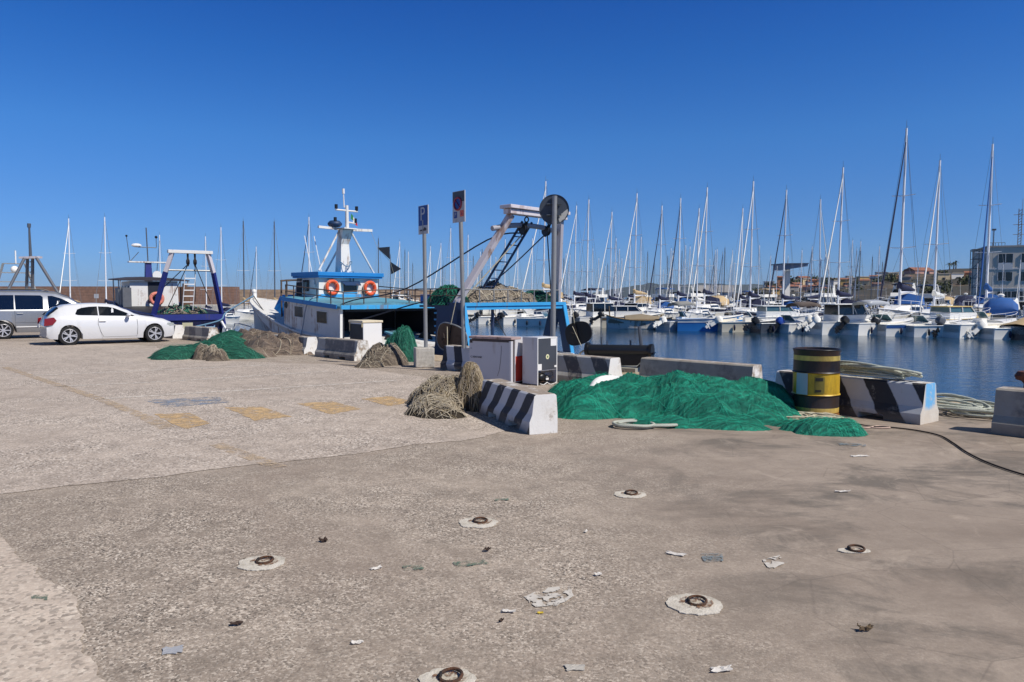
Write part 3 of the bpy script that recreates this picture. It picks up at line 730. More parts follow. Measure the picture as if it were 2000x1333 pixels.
pd = pad(1668, 1077, 0.101, 0.045, 'iron ring almost buried in asphalt with a thin sliver of concrete', seed=5)
k = N('broken_pad_paint')
a_ = k.ramp(k.math('ADD', k.math('MULTIPLY', k.noise(11, 8, .7, dist=.5), .92), k.math('MULTIPLY', k.vor(30, 'DISTANCE_TO_EDGE'), .14)), [(.445, 0), (.475, 1)])
k.set(k.mix(k.noise(20, 4), lin((222, 216, 206)), lin((170, 160, 148))), .85); k.l(a_, k.b.inputs['Alpha']); BROKEN = k.mat
o = sheet('broken_white_patch', jag([G(1028, 1168), G(1060, 1150), G(1115, 1148), G(1120, 1166), G(1090, 1186), G(1045, 1188)], .03, .015, 8), .006, BROKEN)
o = sheet('broken_white_patch', jag([G(1490, 1095), G(1520, 1085), G(1538, 1100), G(1500, 1116)], .03, .012, 8), .006, BROKEN)
for q in ([(785, 1107), (825, 1105), (828, 1114), (790, 1117)], [(885, 1100), (945, 1095), (955, 1103), (890, 1111)], [(966, 975), (993, 975), (994, 979), (968, 980)], [(60, 1166), (95, 1164), (92, 1175), (66, 1176)]):
    sheet('green_paint_smear', jag([G(*p) for p in q], .03, .01, 8), .0075, worn_mark('worn_green_paint', (104, 124, 106), .52, 16) if 'worn_green_paint' not in _M else _M['worn_green_paint'])
for q in ([(1370, 1083), (1410, 1083), (1414, 1098), (1376, 1100)], [(1635, 866), (1690, 869), (1692, 874), (1640, 871)]):
    sheet('blue_paint_smear', jag([G(*p) for p in q], .03, .01, 8), .0075, worn_mark('worn_blue_smear', (124, 138, 144), .52, 16) if 'worn_blue_smear' not in _M else _M['worn_blue_smear'])

# ---------------------------------------------------------------- litter
PAP = pm('litter_white', (204, 198, 190), .8, var=.1)
LEAF = pm('litter_brown', (62, 46, 38), .9, var=.3, vs=20)
def scrap(px, py, w, l, rz, label, m=PAP, h=.012, name='paper_scrap', cat='litter', seed=0):
    b = MB(); n = 7; V = []
    for i in range(n):
        for j in range(n):
            u, v = i / (n - 1) - .5, j / (n - 1) - .5
            e = .8 + .5 * noise.noise(Vector((u * 4, v * 4, seed)))
            V.append((u * l * e, v * w * e, .006 + h * abs(noise.noise(Vector((u * 3, v * 3, seed + 7))) + u * .8)))
    Fs = [(i * n + j, i * n + j + 1, (i + 1) * n + j + 1, (i + 1) * n + j) for i in range(n - 1) for j in range(n - 1)]
    b.add(V, Fs); o = b.build(name, m); sm = o.modifiers.new('thick', 'SOLIDIFY'); sm.thickness = .003
    o.location = G(px, py); o.rotation_euler = (0, 0, rz); return tag(o, label, cat, 'litter on the asphalt')
scrap(1320, 1084, .05, .13, -.5, 'torn white paper strip left of a faint bluish smear', seed=1)
scrap(1408, 1310, .05, .10, .15, 'curled white paper scrap near the bottom edge of the photo', seed=2)
scrap(698, 1257, .035, .06, .2, 'small folded white paper scrap on bare asphalt below the rings', seed=3)
scrap(1123, 1306, .055, .10, .0, 'flat pale grey cardboard scrap near the bottom edge', pm('litter_grey', (178, 172, 162), .9, var=.1), .004, seed=4)
scrap(994, 1197, .03, .08, -.2, 'small white paper scrap left of the broken white patch', seed=5)
scrap(735, 1112, .03, .08, .5, 'thin white paper sliver right of the leftmost ring', seed=6)
scrap(338, 1272, .08, .10, .3, 'flattened pale plastic lid on the asphalt at lower left', pm('litter_plastic', (166, 166, 168), .5, var=.1), .004, seed=7)
scrap(1055, 1199, .02, .035, .1, 'tiny yellow plastic scrap beneath the broken white patch', pm('litter_yellow', (196, 168, 40), .6), .006, seed=8)
scrap(1678, 892, .06, .2, .05, 'long flat white scrap right of the green net tail', seed=9)
scrap(1645, 962, .03, .14, .02, 'thin white scrap above the buried ring', seed=10)
scrap(952, 1077, .04, .045, .4, 'dark brown leaf curled on the asphalt between two rings', LEAF, .03, 'dry_leaf', seed=11)
scrap(632, 1059, .04, .06, 0, 'dark crumpled leaf above and right of the leftmost ring', LEAF, .03, 'dry_leaf', seed=12)
scrap(462, 1222, .03, .07, .2, 'flat dark leaf below the leftmost ring', LEAF, .02, 'dry_leaf', seed=13)
scrap(1690, 1233, .04, .08, .1, 'brown leaf lying on stained asphalt at lower right', pm('litter_leaf_tan', (110, 92, 70), .9, var=.3), .03, 'dry_leaf', seed=14)
scrap(979, 1215, .015, .035, .9, 'tiny dark cigarette end below the white paper scrap', LEAF, .012, 'cigarette_end', seed=15)
scrap(1168, 1125, .03, .05, .3, 'small pale paper shred above the broken white patch', seed=16)
scrap(1144, 1040, .02, .05, 1.2, 'short white shred between the two upper rings', seed=17)
# ---------------------------------------------------------------- fishing nets heaped on the quay
def netmat(name, a, b_, dark, fine=60, alpha=0.0, trans=True):
    k = N(name)
    n1 = k.noise(3.2, 8, .7, dist=.8); n2 = k.noise(22, 6, .7, co=k.mapping((1, 3, 1), (0, 0, .4)))
    c = k.mix(k.ramp(n1, [(.3, 0), (.7, 1)]), lin(a), lin(b_))
    c = k.mix(k.ramp(n2, [(.40, .75), (.62, 0)]), c, lin(dark))
    w1 = k.wave(fine, 6, 3, d='DIAGONAL', ds=2.5); w2 = k.wave(fine, 6, 3, co=k.mapping((1, 1, 1), (0, 0, PI / 2)), d='DIAGONAL', ds=2.5)
    mesh = k.math('MAXIMUM', w1, w2)
    c = k.mix(k.ramp(mesh, [(.25, .6), (.7, 0)]), c, lin(dark))
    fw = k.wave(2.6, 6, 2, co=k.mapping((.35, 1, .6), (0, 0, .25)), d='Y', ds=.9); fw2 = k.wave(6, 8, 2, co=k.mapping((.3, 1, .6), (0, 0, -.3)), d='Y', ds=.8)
    c = k.mix(k.ramp(k.math('MULTIPLY', fw, fw2), [(.0, .55), (.34, 0)]), c, lin(dark))  # shade in the fold creases put into the net colour
    nr = k.bump(k.math('ADD', mesh, n2), .6, .012)
    nr = k.bump(k.math('ADD', fw, k.math('MULTIPLY', fw2, .5)), .8, .04, nr)
    k.set(c, .75, nr)
    tr = k.n('ShaderNodeBsdfTranslucent'); k.l(c, tr.inputs[0]); mx = k.n('ShaderNodeMixShader'); mx.inputs[0].default_value = .18
    k.l(k.b.outputs[0], mx.inputs[1]); k.l(tr.outputs[0], mx.inputs[2]); k.l(mx.outputs[0], k.out.inputs[0])
    _M[name] = k.mat; return _M[name]
def fold(u, v, s):
    u *= .55; v *= .85
    q = noise.noise(Vector((u * 1.1, v * 1.1, s))) * .9
    r1 = 1 - abs(noise.noise(Vector((u * 1.3 + q, v * 5.0 + q * 1.6, s + 3)))) * 2.2
    r2 = 1 - abs(noise.noise(Vector((u * 2.9 - q, v * 11 + q * 2, s + 9)))) * 2.2
    return .62 * r1 + .38 * r2
class Heap:
    def __init__(s, blobs, ang, seed, amp=.35, ragged=.28, zscale=1.0):
        s.bl = blobs; s.a = ang; s.s = seed; s.amp = amp; s.rg = ragged; s.z = zscale
    def h(s, x, y):
        e = noise.noise(Vector((x * 2.4, y * 2.4, s.s))) * s.rg + noise.noise(Vector((x * 7, y * 7, s.s + 5))) * s.rg * .4
        t = 0.0
        for bx, by, rx, ry, rz, H in s.bl:
            dx, dy = x - bx, y - by
            c, sn = math.cos(rz), math.sin(rz)
            p, q = (dx * c + dy * sn) / rx, (-dx * sn + dy * c) / ry
            d = (p * p + q * q) * (1 + e)
            if d < 1: t = max(t, H * (1 - d) ** .8) if t == 0 else (t ** 3 + (H * (1 - d) ** .8) ** 3) ** (1 / 3)
        if t <= 0: return 0.0
        c, sn = math.cos(s.a), math.sin(s.a)
        f = fold(x * c + y * sn, -x * sn + y * c, s.s)
        return max(0.004, t * (1 + s.amp * (f - .45)) * s.z)
    def mesh(s, b, res, mat=0):
        x0 = min(q[0] - max(q[2], q[3]) for q in s.bl) - .1; x1 = max(q[0] + max(q[2], q[3]) for q in s.bl) + .1
        y0 = min(q[1] - max(q[2], q[3]) for q in s.bl) - .1; y1 = max(q[1] + max(q[2], q[3]) for q in s.bl) + .1
        s.bb = (x0, x1, y0, y1)
        nx, ny = int((x1 - x0) / res) + 1, int((y1 - y0) / res) + 1
        H = [[s.h(x0 + i * res, y0 + j * res) for j in range(ny)] for i in range(nx)]
        idx = {}; V = []; Fs = []
        def vid(i, j):
            if (i, j) not in idx:
                idx[(i, j)] = len(V)
                jx, jy = noise.noise(Vector((i * .9, j * .9, 2))) * res * .3, noise.noise(Vector((i * .9, j * .9, 7))) * res * .3
                V.append((x0 + i * res + jx, y0 + j * res + jy, H[i][j]))
            return idx[(i, j)]
        for i in range(nx - 1):
            for j in range(ny - 1):
                if max(H[i][j], H[i + 1][j], H[i][j + 1], H[i + 1][j + 1]) > .0:
                    Fs.append((vid(i, j), vid(i + 1, j), vid(i + 1, j + 1), vid(i, j + 1)))
        b.add(V, Fs, mat)
    def strands(s, b, n, r, mats, step=.06, length=(6, 22), wander=1.1, lift=.012, angs=(0,), spread=.3, sides=3):
        x0, x1, y0, y1 = s.bb; R = random.Random(s.s * 13 + n); made = 0; tries = 0
        while made < n and tries < n * 12:
            tries += 1
            x, y = R.uniform(x0, x1), R.uniform(y0, y1)
            if s.h(x, y) < .02: continue
            th = s.a + R.choice(angs) + R.gauss(0, spread)
            pts = []; L = R.randint(*length); lf = R.uniform(.001, lift)
            for i in range(L):
                hh = s.h(x, y)
                if hh < .006 and i > 1:
                    pts.append((x, y, .006)); break
                pts.append((x, y, hh + lf + (noise.noise(Vector((x * 9, y * 9, s.s + made * .37))) * lift * .8)))
                th += noise.noise(Vector((x * 2.2, y * 2.2, s.s + 20 + made * .05))) * wander * step * 8
                x += math.cos(th) * step; y += math.sin(th) * step
            if len(pts) < 3: continue
            b.tube(pts, r * R.uniform(.6, 1.3), sides, R.choice(mats), caps=False); made += 1
def heap_thing(name, label, cat, blobs, ang, seed, mats, res=.03, amp=.35, ragged=.28, strands=(), group=None):
    c = Vector((sum(q[0] for q in blobs) / len(blobs), sum(q[1] for q in blobs) / len(blobs), 0))
    hp = Heap([(q[0] - c.x, q[1] - c.y, *q[2:]) for q in blobs], ang, seed, amp, ragged)
    b = MB(); hp.mesh(b, res)
    for st in strands: hp.strands(b, **st)
    o = b.build(name, mats, recalc=False)
    o.data.polygons.foreach_set('use_smooth', [True] * len(o.data.polygons))
    o.location = c; tag(o, label, cat, group); return o, hp, c
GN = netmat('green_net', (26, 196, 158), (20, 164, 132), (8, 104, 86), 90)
GS1 = pm('green_strand_light', (60, 206, 170), .8, var=.2, vs=6); GS2 = pm('green_strand_mid', (22, 172, 138), .8, var=.2, vs=6); GS3 = pm('green_strand_dark', (6, 104, 84), .8, var=.2, vs=6)
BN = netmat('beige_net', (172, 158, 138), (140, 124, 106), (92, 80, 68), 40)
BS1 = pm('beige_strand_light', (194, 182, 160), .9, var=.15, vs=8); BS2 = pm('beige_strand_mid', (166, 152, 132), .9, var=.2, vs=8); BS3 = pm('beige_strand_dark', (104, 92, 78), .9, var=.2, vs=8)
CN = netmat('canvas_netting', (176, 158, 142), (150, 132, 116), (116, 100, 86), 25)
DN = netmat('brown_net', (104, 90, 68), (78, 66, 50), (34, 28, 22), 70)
DS1 = pm('brown_strand_light', (150, 134, 104), .9, var=.2, vs=8); DS2 = pm('brown_strand_mid', (108, 94, 72), .9, var=.2, vs=8)
TN = netmat('teal_net', (40, 142, 112), (44, 118, 94), (16, 70, 58))
TS1 = pm('teal_strand_light', (84, 170, 140), .8, var=.2, vs=6); TS2 = pm('teal_strand_mid', (40, 136, 108), .8, var=.2, vs=6)
NG = 'fishing nets heaped on the quay'
def gb(px, py, rx, ry, rz, H):
    p = G(px, py); return (p.x, p.y, rx, ry, rz, H)
# the large bright green net
A1 = math.radians(-14)
heap_thing('fishing_net', 'large bright green net spread in a long low heap between barrier and drum', 'fishing net',
    [gb(1190, 806, .72, .48, A1, .34), gb(1300, 806, 1.05, .62, A1, .40), gb(1400, 815, .98, .58, A1, .40), gb(1478, 806, .60, .52, A1, .36), gb(1140, 812, .46, .34, A1, .26), gb(1420, 836, .5, .16, A1, .12), gb(1300, 832, .5, .16, A1, .11), gb(1530, 815, .28, .3, A1, .14)],
    A1, 4.2, [GN, GS1, GS2, GS3], .02, .85, .24,
    [dict(n=260, r=.0014, mats=[1, 2, 2, 3], step=.05, length=(12, 34), wander=.8, lift=.014, spread=.35), dict(n=60, r=.0013, mats=[1, 2], step=.03, length=(6, 14), wander=2.5, lift=.04, spread=1.5)], NG)
heap_thing('fishing_net', 'small bright green net bunched against the barrier right of the little fridge', 'fishing net',
    [gb(1128, 782, .52, .34, -.3, .26), gb(1172, 768, .5, .3, -.5, .26), gb(1105, 772, .3, .22, 0, .22)],
    -.4, 8.1, [GN, GS1, GS2, GS3], .022, .6, .3,
    [dict(n=130, r=.0014, mats=[1, 2, 2, 3], step=.05, length=(6, 18), lift=.03, spread=.6)], NG)
heap_thing('fishing_net', 'tail of bright green net lying in front of the oil drum', 'fishing net',
    [gb(1615, 846, .40, .20, -.1, .17), gb(1570, 840, .30, .15, -.1, .12), gb(1655, 848, .18, .14, -.2, .14), gb(1540, 832, .22, .12, -.2, .08)],
    -.1, 12.6, [GN, GS1, GS2, GS3], .016, .35, .3,
    [dict(n=130, r=.0013, mats=[1, 2, 2, 3], step=.035, length=(6, 18), lift=.018, spread=.5)], NG)
# cream diamond net with the brown net mound
heap_thing('fishing_net', 'cream rope net with open mesh spilling from a brown net mound', 'fishing net',
    [gb(868, 795, .50, .52, .5, .40), gb(845, 808, .36, .3, .3, .22), gb(836, 788, .32, .34, .5, .24), gb(858, 814, .34, .2, -.2, .12), gb(896, 780, .3, .3, 0, .36)],
    .9, 17.3, [DN, BS1, BS2, DS1], .024, .4, .32,
    [dict(n=760, r=.0032, mats=[1, 2, 1, 3], step=.045, length=(5, 14), wander=1.8, lift=.035, spread=.35, angs=(-.8, .8), sides=4), dict(n=360, r=.003, mats=[1, 2], step=.03, length=(5, 12), wander=3, lift=.05, spread=1.5)], NG)
heap_thing('fishing_net', 'rounded mound of brown knotted net against the end of the striped barrier', 'fishing net',
    [gb(920, 798, .21, .30, .2, .58), gb(934, 800, .16, .26, .1, .46), gb(905, 798, .18, .28, 0, .46)],
    .1, 21.9, [DN, DS1, DS2, BS2], .018, .16, .16,
    [dict(n=520, r=.0042, mats=[1, 2, 2, 3], step=.03, length=(8, 20), wander=1.4, lift=.012, spread=.25, angs=(PI / 4, -PI / 4, PI / 2), sides=4)], NG)
# beige heap and teal net by the sign block
heap_thing('fishing_net', 'pale beige net heap slumped beside the concrete block of the parking sign', 'fishing net',
    [gb(745, 712, .52, .42, .2, .42), gb(768, 712, .35, .3, 0, .32), gb(722, 717, .32, .26, .2, .18)],
    1.1, 26.4, [BN, BS1, BS2, BS3], .028, .45, .3,
    [dict(n=150, r=.005, mats=[1, 1, 2, 3], step=.05, length=(5, 14), wander=1.6, lift=.03, spread=.6)], NG)
hb = [(p.x, p.y, rx, ry, rz, H) for p, rx, ry, rz, H in ((G(776, 706) + Vector((0, .25, 0)), .42, .36, 0, .66), (G(792, 706) + Vector((0, .1, 0)), .36, .36, 0, .66))]
heap_thing('fishing_net', 'teal green net bundle leaning on the parking sign block behind the beige heap', 'fishing net', hb, 1.2, 31.1, [TN, TS1, TS2, GS3], .026, .3, .3,
    [dict(n=380, r=.0022, mats=[1, 2, 2, 3], step=.04, length=(5, 14), wander=2.5, lift=.06, spread=1.2)], NG)
# heap at the left: teal net and canvas netting
heap_thing('fishing_net', 'dusty teal net heap spread on the asphalt right of the white car', 'fishing net',
    [gb(365, 699, .95, .45, .1, .34), gb(430, 690, 1.1, .6, -.2, .36), gb(441, 683, .9, .8, -.3, .38), gb(452, 676, .95, .6, -.4, .44), gb(455, 700, .8, .32, 0, .30), gb(332, 702, .45, .3, 0, .24)],
    -.1, 35.7, [TN, TS1, TS2, GS3], .04, .34, .3,
    [dict(n=260, r=.0026, mats=[1, 2, 2, 3], step=.07, length=(6, 18), wander=1.3, lift=.04, spread=.5)], NG)
heap_thing('fishing_net', 'beige fringe of net bunched across the dusty teal heap', 'fishing net',
    [gb(402, 702, .30, .26, .2, .40), gb(414, 703, .25, .2, .2, .3), gb(425, 705, .28, .2, .2, .28)], 1.2, 39.2, [BN, BS1, BS2, BS3], .03, .5, .35,
    [dict(n=80, r=.006, mats=[1, 2], step=.05, length=(5, 12), lift=.04, spread=.7)], NG)
heap_thing('fishing_net', 'big heap of beige canvas-like netting in deep folds below the trawler bow', 'fishing net',
    [gb(540, 691, 1.1, .55, -.2, .44), gb(530, 684, .95, .55, -.2, .50), gb(575, 691, .7, .45, -.3, .36), gb(508, 678, .9, .8, -.3, .44), gb(485, 672, .95, .5, -.4, .42), gb(505, 697, .45, .25, 0, .26), gb(590, 693, .3, .2, 0, .2)],
    -.5, 44.0, [CN, BS1, BS2, BS3], .035, .62, .26,
    [dict(n=60, r=.008, mats=[1, 2, 2], step=.07, length=(5, 16), wander=1.2, lift=.03, spread=.35)], NG)
# ---------------------------------------------------------------- ropes
def rope_obj(name, label, pts, r, m, cat='rope', group=None, n=7):
    b = MB(); b.tube(pts, r, n); o = b.build(name, m, smooth=60); return tag(o, label, cat, group)
def smooth_pts(P, m=8):
    P = [Vector(p) for p in P]; out = []
    for i in range(len(P) - 1):
        p0, p1, p2, p3 = P[max(i - 1, 0)], P[i], P[i + 1], P[min(i + 2, len(P) - 1)]
        for j in range(m):
            t = j / m
            out.append(.5 * ((2 * p1) + (p2 - p0) * t + (2 * p0 - 5 * p1 + 4 * p2 - p3) * t * t + (3 * p1 - p0 - 3 * p2 + p3) * t ** 3))
    out.append(P[-1]); return out
def coil(c, ax, a, bb, turns, z0, dz, r, seed, jit=.05, flat=None, tilt=0.0):
    """stretched loops laid one over another"""
    ax = Vector((ax[0], ax[1], 0)).normalized(); ay = Vector((-ax.y, ax.x, 0)); R = random.Random(seed)
    pts = []; n = 26
    for t in range(turns):
        ca, cb = a * R.uniform(.70, 1.08), bb * R.uniform(.6, 1.15); ox, oy = R.uniform(-jit, jit) * 3, R.uniform(-jit, jit); ph = R.uniform(-.7, .7); tl = R.uniform(.25, 1.0) * tilt
        for i in range(n):
            an = 2 * PI * i / n
            p = Vector(c) + ax * (math.cos(an) * ca + ox) + ay * (math.sin(an) * cb + oy)
            e = abs(math.cos(an)) ** 3
            p.z = z0 + dz * (t + i / n) * (1 - .35 * e) + tl * (1 + math.sin(an + ph)) + noise.noise(Vector((an * 1.2, t * 1.7, seed))) * .012 + (flat(p) if flat else 0)
            pts.append(p)
    return smooth_pts(pts, 2)
k = N('laid_rope')
wv = k.wave(38, 0, 0, d='DIAGONAL')
c = k.mix(k.noise(2.2, 5), lin((220, 222, 206)), lin((184, 190, 176))); c = k.mix(k.ramp(wv, [(.0, .4), (.45, 0)]), c, lin((120, 120, 106)))
LAID = k.set(c, .85, k.bump(wv, .8, .006))
dv = Vector((-.604, .797, 0)).normalized()
cc = G(1797, 831) + dv * .72 + Vector((dv.y, -dv.x, 0)) * -.25
cc = G(1797, 831) + dv * .80 + Vector((.797, .604, 0)) * .25
rope_obj('rope_coil', 'thick pale green rope coiled on top of the striped barrier behind the drum', coil(cc, dv, .56, .15, 13, .517, .0095, .016, 3, .045, tilt=.055), .016, LAID, 'rope')
c2 = G(1893, 812); c2.z = 0
rope_obj('rope_coil', 'loose pale rope heaped on the ground between striped barrier and last grey barrier', coil(c2, (.72, -.69), .50, .24, 12, .02, .010, .0165, 5, .12, tilt=.06), .0165, LAID, 'rope')
cw = [G(*p) + Vector((0, 0, .012)) for p in ((1668, 829), (1700, 835), (1740, 837), (1790, 843), (1835, 853), (1862, 868), (1885, 884), (1915, 900), (1955, 916), (2010, 933), (2080, 950))]
rope_obj('black_cable', 'long dark cable snaking from the green net tail to the right edge', smooth_pts(cw, 8), .0085, ROPE_D, 'cable')
cw = [G(*p) + Vector((0, 0, .012)) for p in ((1640, 826), (1662, 834), (1690, 838), (1715, 834), (1738, 837), (1712, 838), (1680, 835), (1650, 838))]
rope_obj('thin_rope', 'thin pinkish rope looped on the ground behind the green net tail', smooth_pts(cw, 8), .008, pm('rope_pink', (196, 170, 154), .9, var=.15, vs=20), 'rope')
c3 = G(1258, 835)
rope_obj('rope_loop', 'cream twisted rope loop poking out from under the large green net', coil(c3, (1, -.1), .32, .17, 3, .02, .010, .017, 8, .05, tilt=.015), .017, LAID, 'rope')
c4 = G(1572, 822)
rope_obj('rope_loop', 'tangle of cream rope between large green net and oil drum', coil(c4, (1, -.15), .30, .13, 9, .015, .006, .010, 11, .07, tilt=.03), .010, ROPE_C, 'rope')
# white rolled cloth and a crumpled pale cloth among the green nets
WC = pm('white_cloth', (226, 224, 220), .85, var=.06, vs=3, bump=.3, bs=14)
rl = smooth_pts([G(1152, 795) + Vector((0, 0, .17)), G(1168, 788) + Vector((0, 0, .30)), G(1195, 780) + Vector((0, 0, .30)), G(1225, 778) + Vector((0, 0, .27))], 8)
b = MB(); b.tube(rl, [.05 + .03 * math.sin(PI * min(1, i / (len(rl) - 1) * 1.1 + .06)) + .008 * noise.noise(Vector((i * .9, 0, 0))) for i in range(len(rl))], 14)
tag(b.build('cloth_roll', WC, smooth=60), 'white rolled cloth lying over the green nets', 'cloth')
hp = [gb(1117, 806, .2, .16, .3, .20)]
heap_thing('crumpled_cloth', 'pale pinkish crumpled cloth between the striped barrier and the green net', 'cloth', hp, .6, 51.0, [pm('pale_cloth', (204, 190, 182), .9, var=.1, vs=5)], .016, .6, .4)
# ---------------------------------------------------------------- vehicles
def lerp_tab(T, x):
    if x <= T[0][0]: return T[0][1]
    for (a, va), (b, vb) in zip(T, T[1:]):
        if x <= b: 
            t = (x - a) / (b - a); t = t * t * (3 - 2 * t) * .5 + t * .5
            return va + (vb - va) * t
    return T[-1][1]
CARW = pm('car_paint_white', (214, 214, 214), .3, var=.01, coat=.6)
CARG = pm('car_paint_grey', (148, 150, 154), .3, metal=.4, var=.03, coat=.6)
TYRE = pm('tyre', (28, 28, 29), .85, var=.2, vs=12)
RIMM = pm('alloy_rim', (190, 190, 194), .35, metal=.35, var=.05)
RIMD = pm('rim_shadow', (40, 40, 42), .6)
CGLASS = pm('car_glass', (14, 18, 22), .06, var=.2, vs=1, spec=.8)
LAMPR = pm('tail_lamp_red', (128, 16, 20), .2, var=.2, vs=9, coat=.5)
LAMPC = pm('head_lamp', (170, 176, 174), .12, var=.2, vs=9, coat=.6)
GAPM = pm('panel_gap', (70, 70, 72), .7)
def car(root, p, paint):
    """p: tables along x (rear 0 -> front L). ring: 9 points per half"""
    L, wr, wf, rw = p['L'], p['wr'], p['wf'], p['rw']
    xs = set([0, L]); n = 90
    for i in range(n + 1): xs.add(L * i / n)
    for wc in (wr, wf):
        for d in (-rw - .03, rw + .03): xs.add(wc + d); xs.add(wc + d * .999)
    xs = sorted(xs)
    def zb(x):
        z = lerp_tab(p['bot'], x)
        for wc in (wr, wf):
            d = abs(x - wc)
            if d < rw: z = max(z, p['wz'] + math.sqrt(rw * rw - d * d))
        return z
    def half(x):
        z0 = zb(x); w = lerp_tab(p['w'], x); belt = lerp_tab(p['belt'], x); top = lerp_tab(p['top'], x); rail = lerp_tab(p['rail'], x); wr_ = lerp_tab(p['rw_'], x)
        rail = min(rail, top); 
        zz = [z0, max(z0 + .004, .36), max(z0 + .008, .58), belt - .03]
        pts = [(0, z0), (w * .93, z0), (w * .985, zz[1]), (w, zz[2]), (w * .975, max(zz[3], zz[2] + .004)), (w * .945, max(belt, zz[2] + .01))]
        gh = top - belt
        if gh > .08: pts += [(wr_, rail), (wr_ * .86, top - .022), (wr_ * .45, top - .004), (0, top)]
        else: pts += [(w * .86, belt + gh * .7), (w * .7, belt + gh * .88), (w * .4, belt + gh * .97), (0, top)]
        return pts
    rings = []
    for x in xs:
        h = half(x)
        # rounded nose / tail in plan
        def xo(y): 
            k_ = (y / max(.01, lerp_tab(p['w'], L / 2))) ** 2
            return x + (p['round'] * k_ * (1 if x < L / 2 else -1)) * max(0, 1 - min(x, L - x) / .7)
        rings.append([(xo(y), y, z) for y, z in h] + [(xo(y), -y, z) for y, z in reversed(h[1:-1])])
    b = MB(); b.loft(rings, 0)
    b.build('body', paint, root, smooth=38)
    def side_y(x, z):
        h = half(x); (y0, z0), (y1, z1) = h[5], h[6]
        t = (z - z0) / max(.01, z1 - z0); return y0 + (y1 - y0) * t
    for sgn in (1, -1):
        for (name, tab) in p['windows']:
            V = []
            for x, lo, hi in tab:
                for z in (lo, hi): V.append((x, sgn * (side_y(x, z) + .006), z))
            b = MB(); b.add(V, [(2 * i, 2 * i + 2, 2 * i + 3, 2 * i + 1) for i in range(len(tab) - 1)]); b.build('side_window', CGLASS, root)
        if 'mirror' in p:
            mx, mz = p['mirror']; b = MB(); b.sphere((mx, sgn * (p['w'][3][1] + .1), mz), (.075, .11, .065), 12); b.bar((mx - .02, sgn * (p['w'][3][1] - .06), mz - .06), (mx, sgn * (p['w'][3][1] + .06), mz - .03), .05, .03); b.build('wing_mirror', paint, root, smooth=60)
        for (x, z) in p.get('handles', []):
            b = MB(); y = lerp_tab(p['w'], x) + .012; b.bar((x - .1, sgn * y, z), (x + .1, sgn * y, z), .03, .03); b.build('door_handle', paint, root, bevel=.008)
        for path in p.get('gaps', []):
            b = MB(); b.tube([(x, sgn * (lerp_tab(p['w'], x) * (1.0 if z < .75 else .985) + .001), z) for x, z in path], .005, 4); b.build('door_gap', GAPM, root)
        for nm, m, tab in p['lamps']:
            V = [(x, sgn * y, z) for x, y, z in tab]; b = MB(); b.prism(V, (0.0, sgn * .012, 0.0)); b.build(nm, m, root, bevel=.006)
    for nm, x0, x1, f in p['screens']:
        V = []; m = 10
        for i in range(m + 1):
            x = x0 + (x1 - x0) * i / m; h = half(x)
            row = [(h[6][0] * f, h[6][1] + .0), (h[7][0] * f, h[7][1] + .006), (h[8][0], h[8][1] + .007), (0, h[9][1] + .007)]
            row = row + [(-y, z) for y, z in reversed(row[:-1])]
            V += [(x + (.012 if x > L / 2 else -.012), y, z + .004) for y, z in row]
        b = MB(); b.add(V, [(i * 7 + j, i * 7 + j + 1, (i + 1) * 7 + j + 1, (i + 1) * 7 + j) for i in range(m) for j in range(6)]); b.build(nm, CGLASS, root, smooth=50)
    tr = p['tr']
    for wc in (wr, wf):
        for sgn in (1, -1):
            yo = sgn * (lerp_tab(p['w'], wc) - .02)
            b = MB(); R_ = tr
            b.lathe([(R_ * .70, -.0), (R_ * .74, .012), (R_ * .96, .0), (R_, -.03), (R_, -.17), (R_ * .95, -.2), (R_ * .6, -.2)], 36, (0, 0, 0), axis='y')
            if sgn < 0: b.v = [(x, -y, z) for x, y, z in b.v]
            w = b.build('wheel', TYRE, root, smooth=40); w.location = (wc, yo, tr)
            b = MB(); b.lathe([(0, -.07), (R_ * .69, -.07), (R_ * .69, -.06), (0, -.06)], 30, axis='y')
            if sgn < 0: b.v = [(x, -y, z) for x, y, z in b.v]
            b.build('rim_shade_disc', RIMD, w)  # dark disc whose colour stands for the shade behind the spokes
            b = MB(); b.lathe([(R_ * .66, -.04), (R_ * .705, -.0), (R_ * .73, .006), (R_ * .70, .012), (R_ * .64, -.01)], 36, axis='y')
            b.lathe([(0, .0), (R_ * .15, .0), (R_ * .2, -.02), (R_ * .2, -.04), (0, -.04)], 18, axis='y')
            ns = p['spokes']
            for q in range(ns):
                a = 2 * PI * q / ns
                for da in ((-.16, .16) if ns <= 5 else (0,)):
                    b.bar((R_ * .15 * math.cos(a), -.02, R_ * .15 * math.sin(a)), (R_ * .68 * math.cos(a + da), -.012, R_ * .68 * math.sin(a + da)), .036 if ns <= 5 else .04, .025, up=(0, 1, 0))
            if sgn < 0: b.v = [(x, -y, z) for x, y, z in b.v]
            b.build('alloy_rim', RIMM, w, smooth=35)
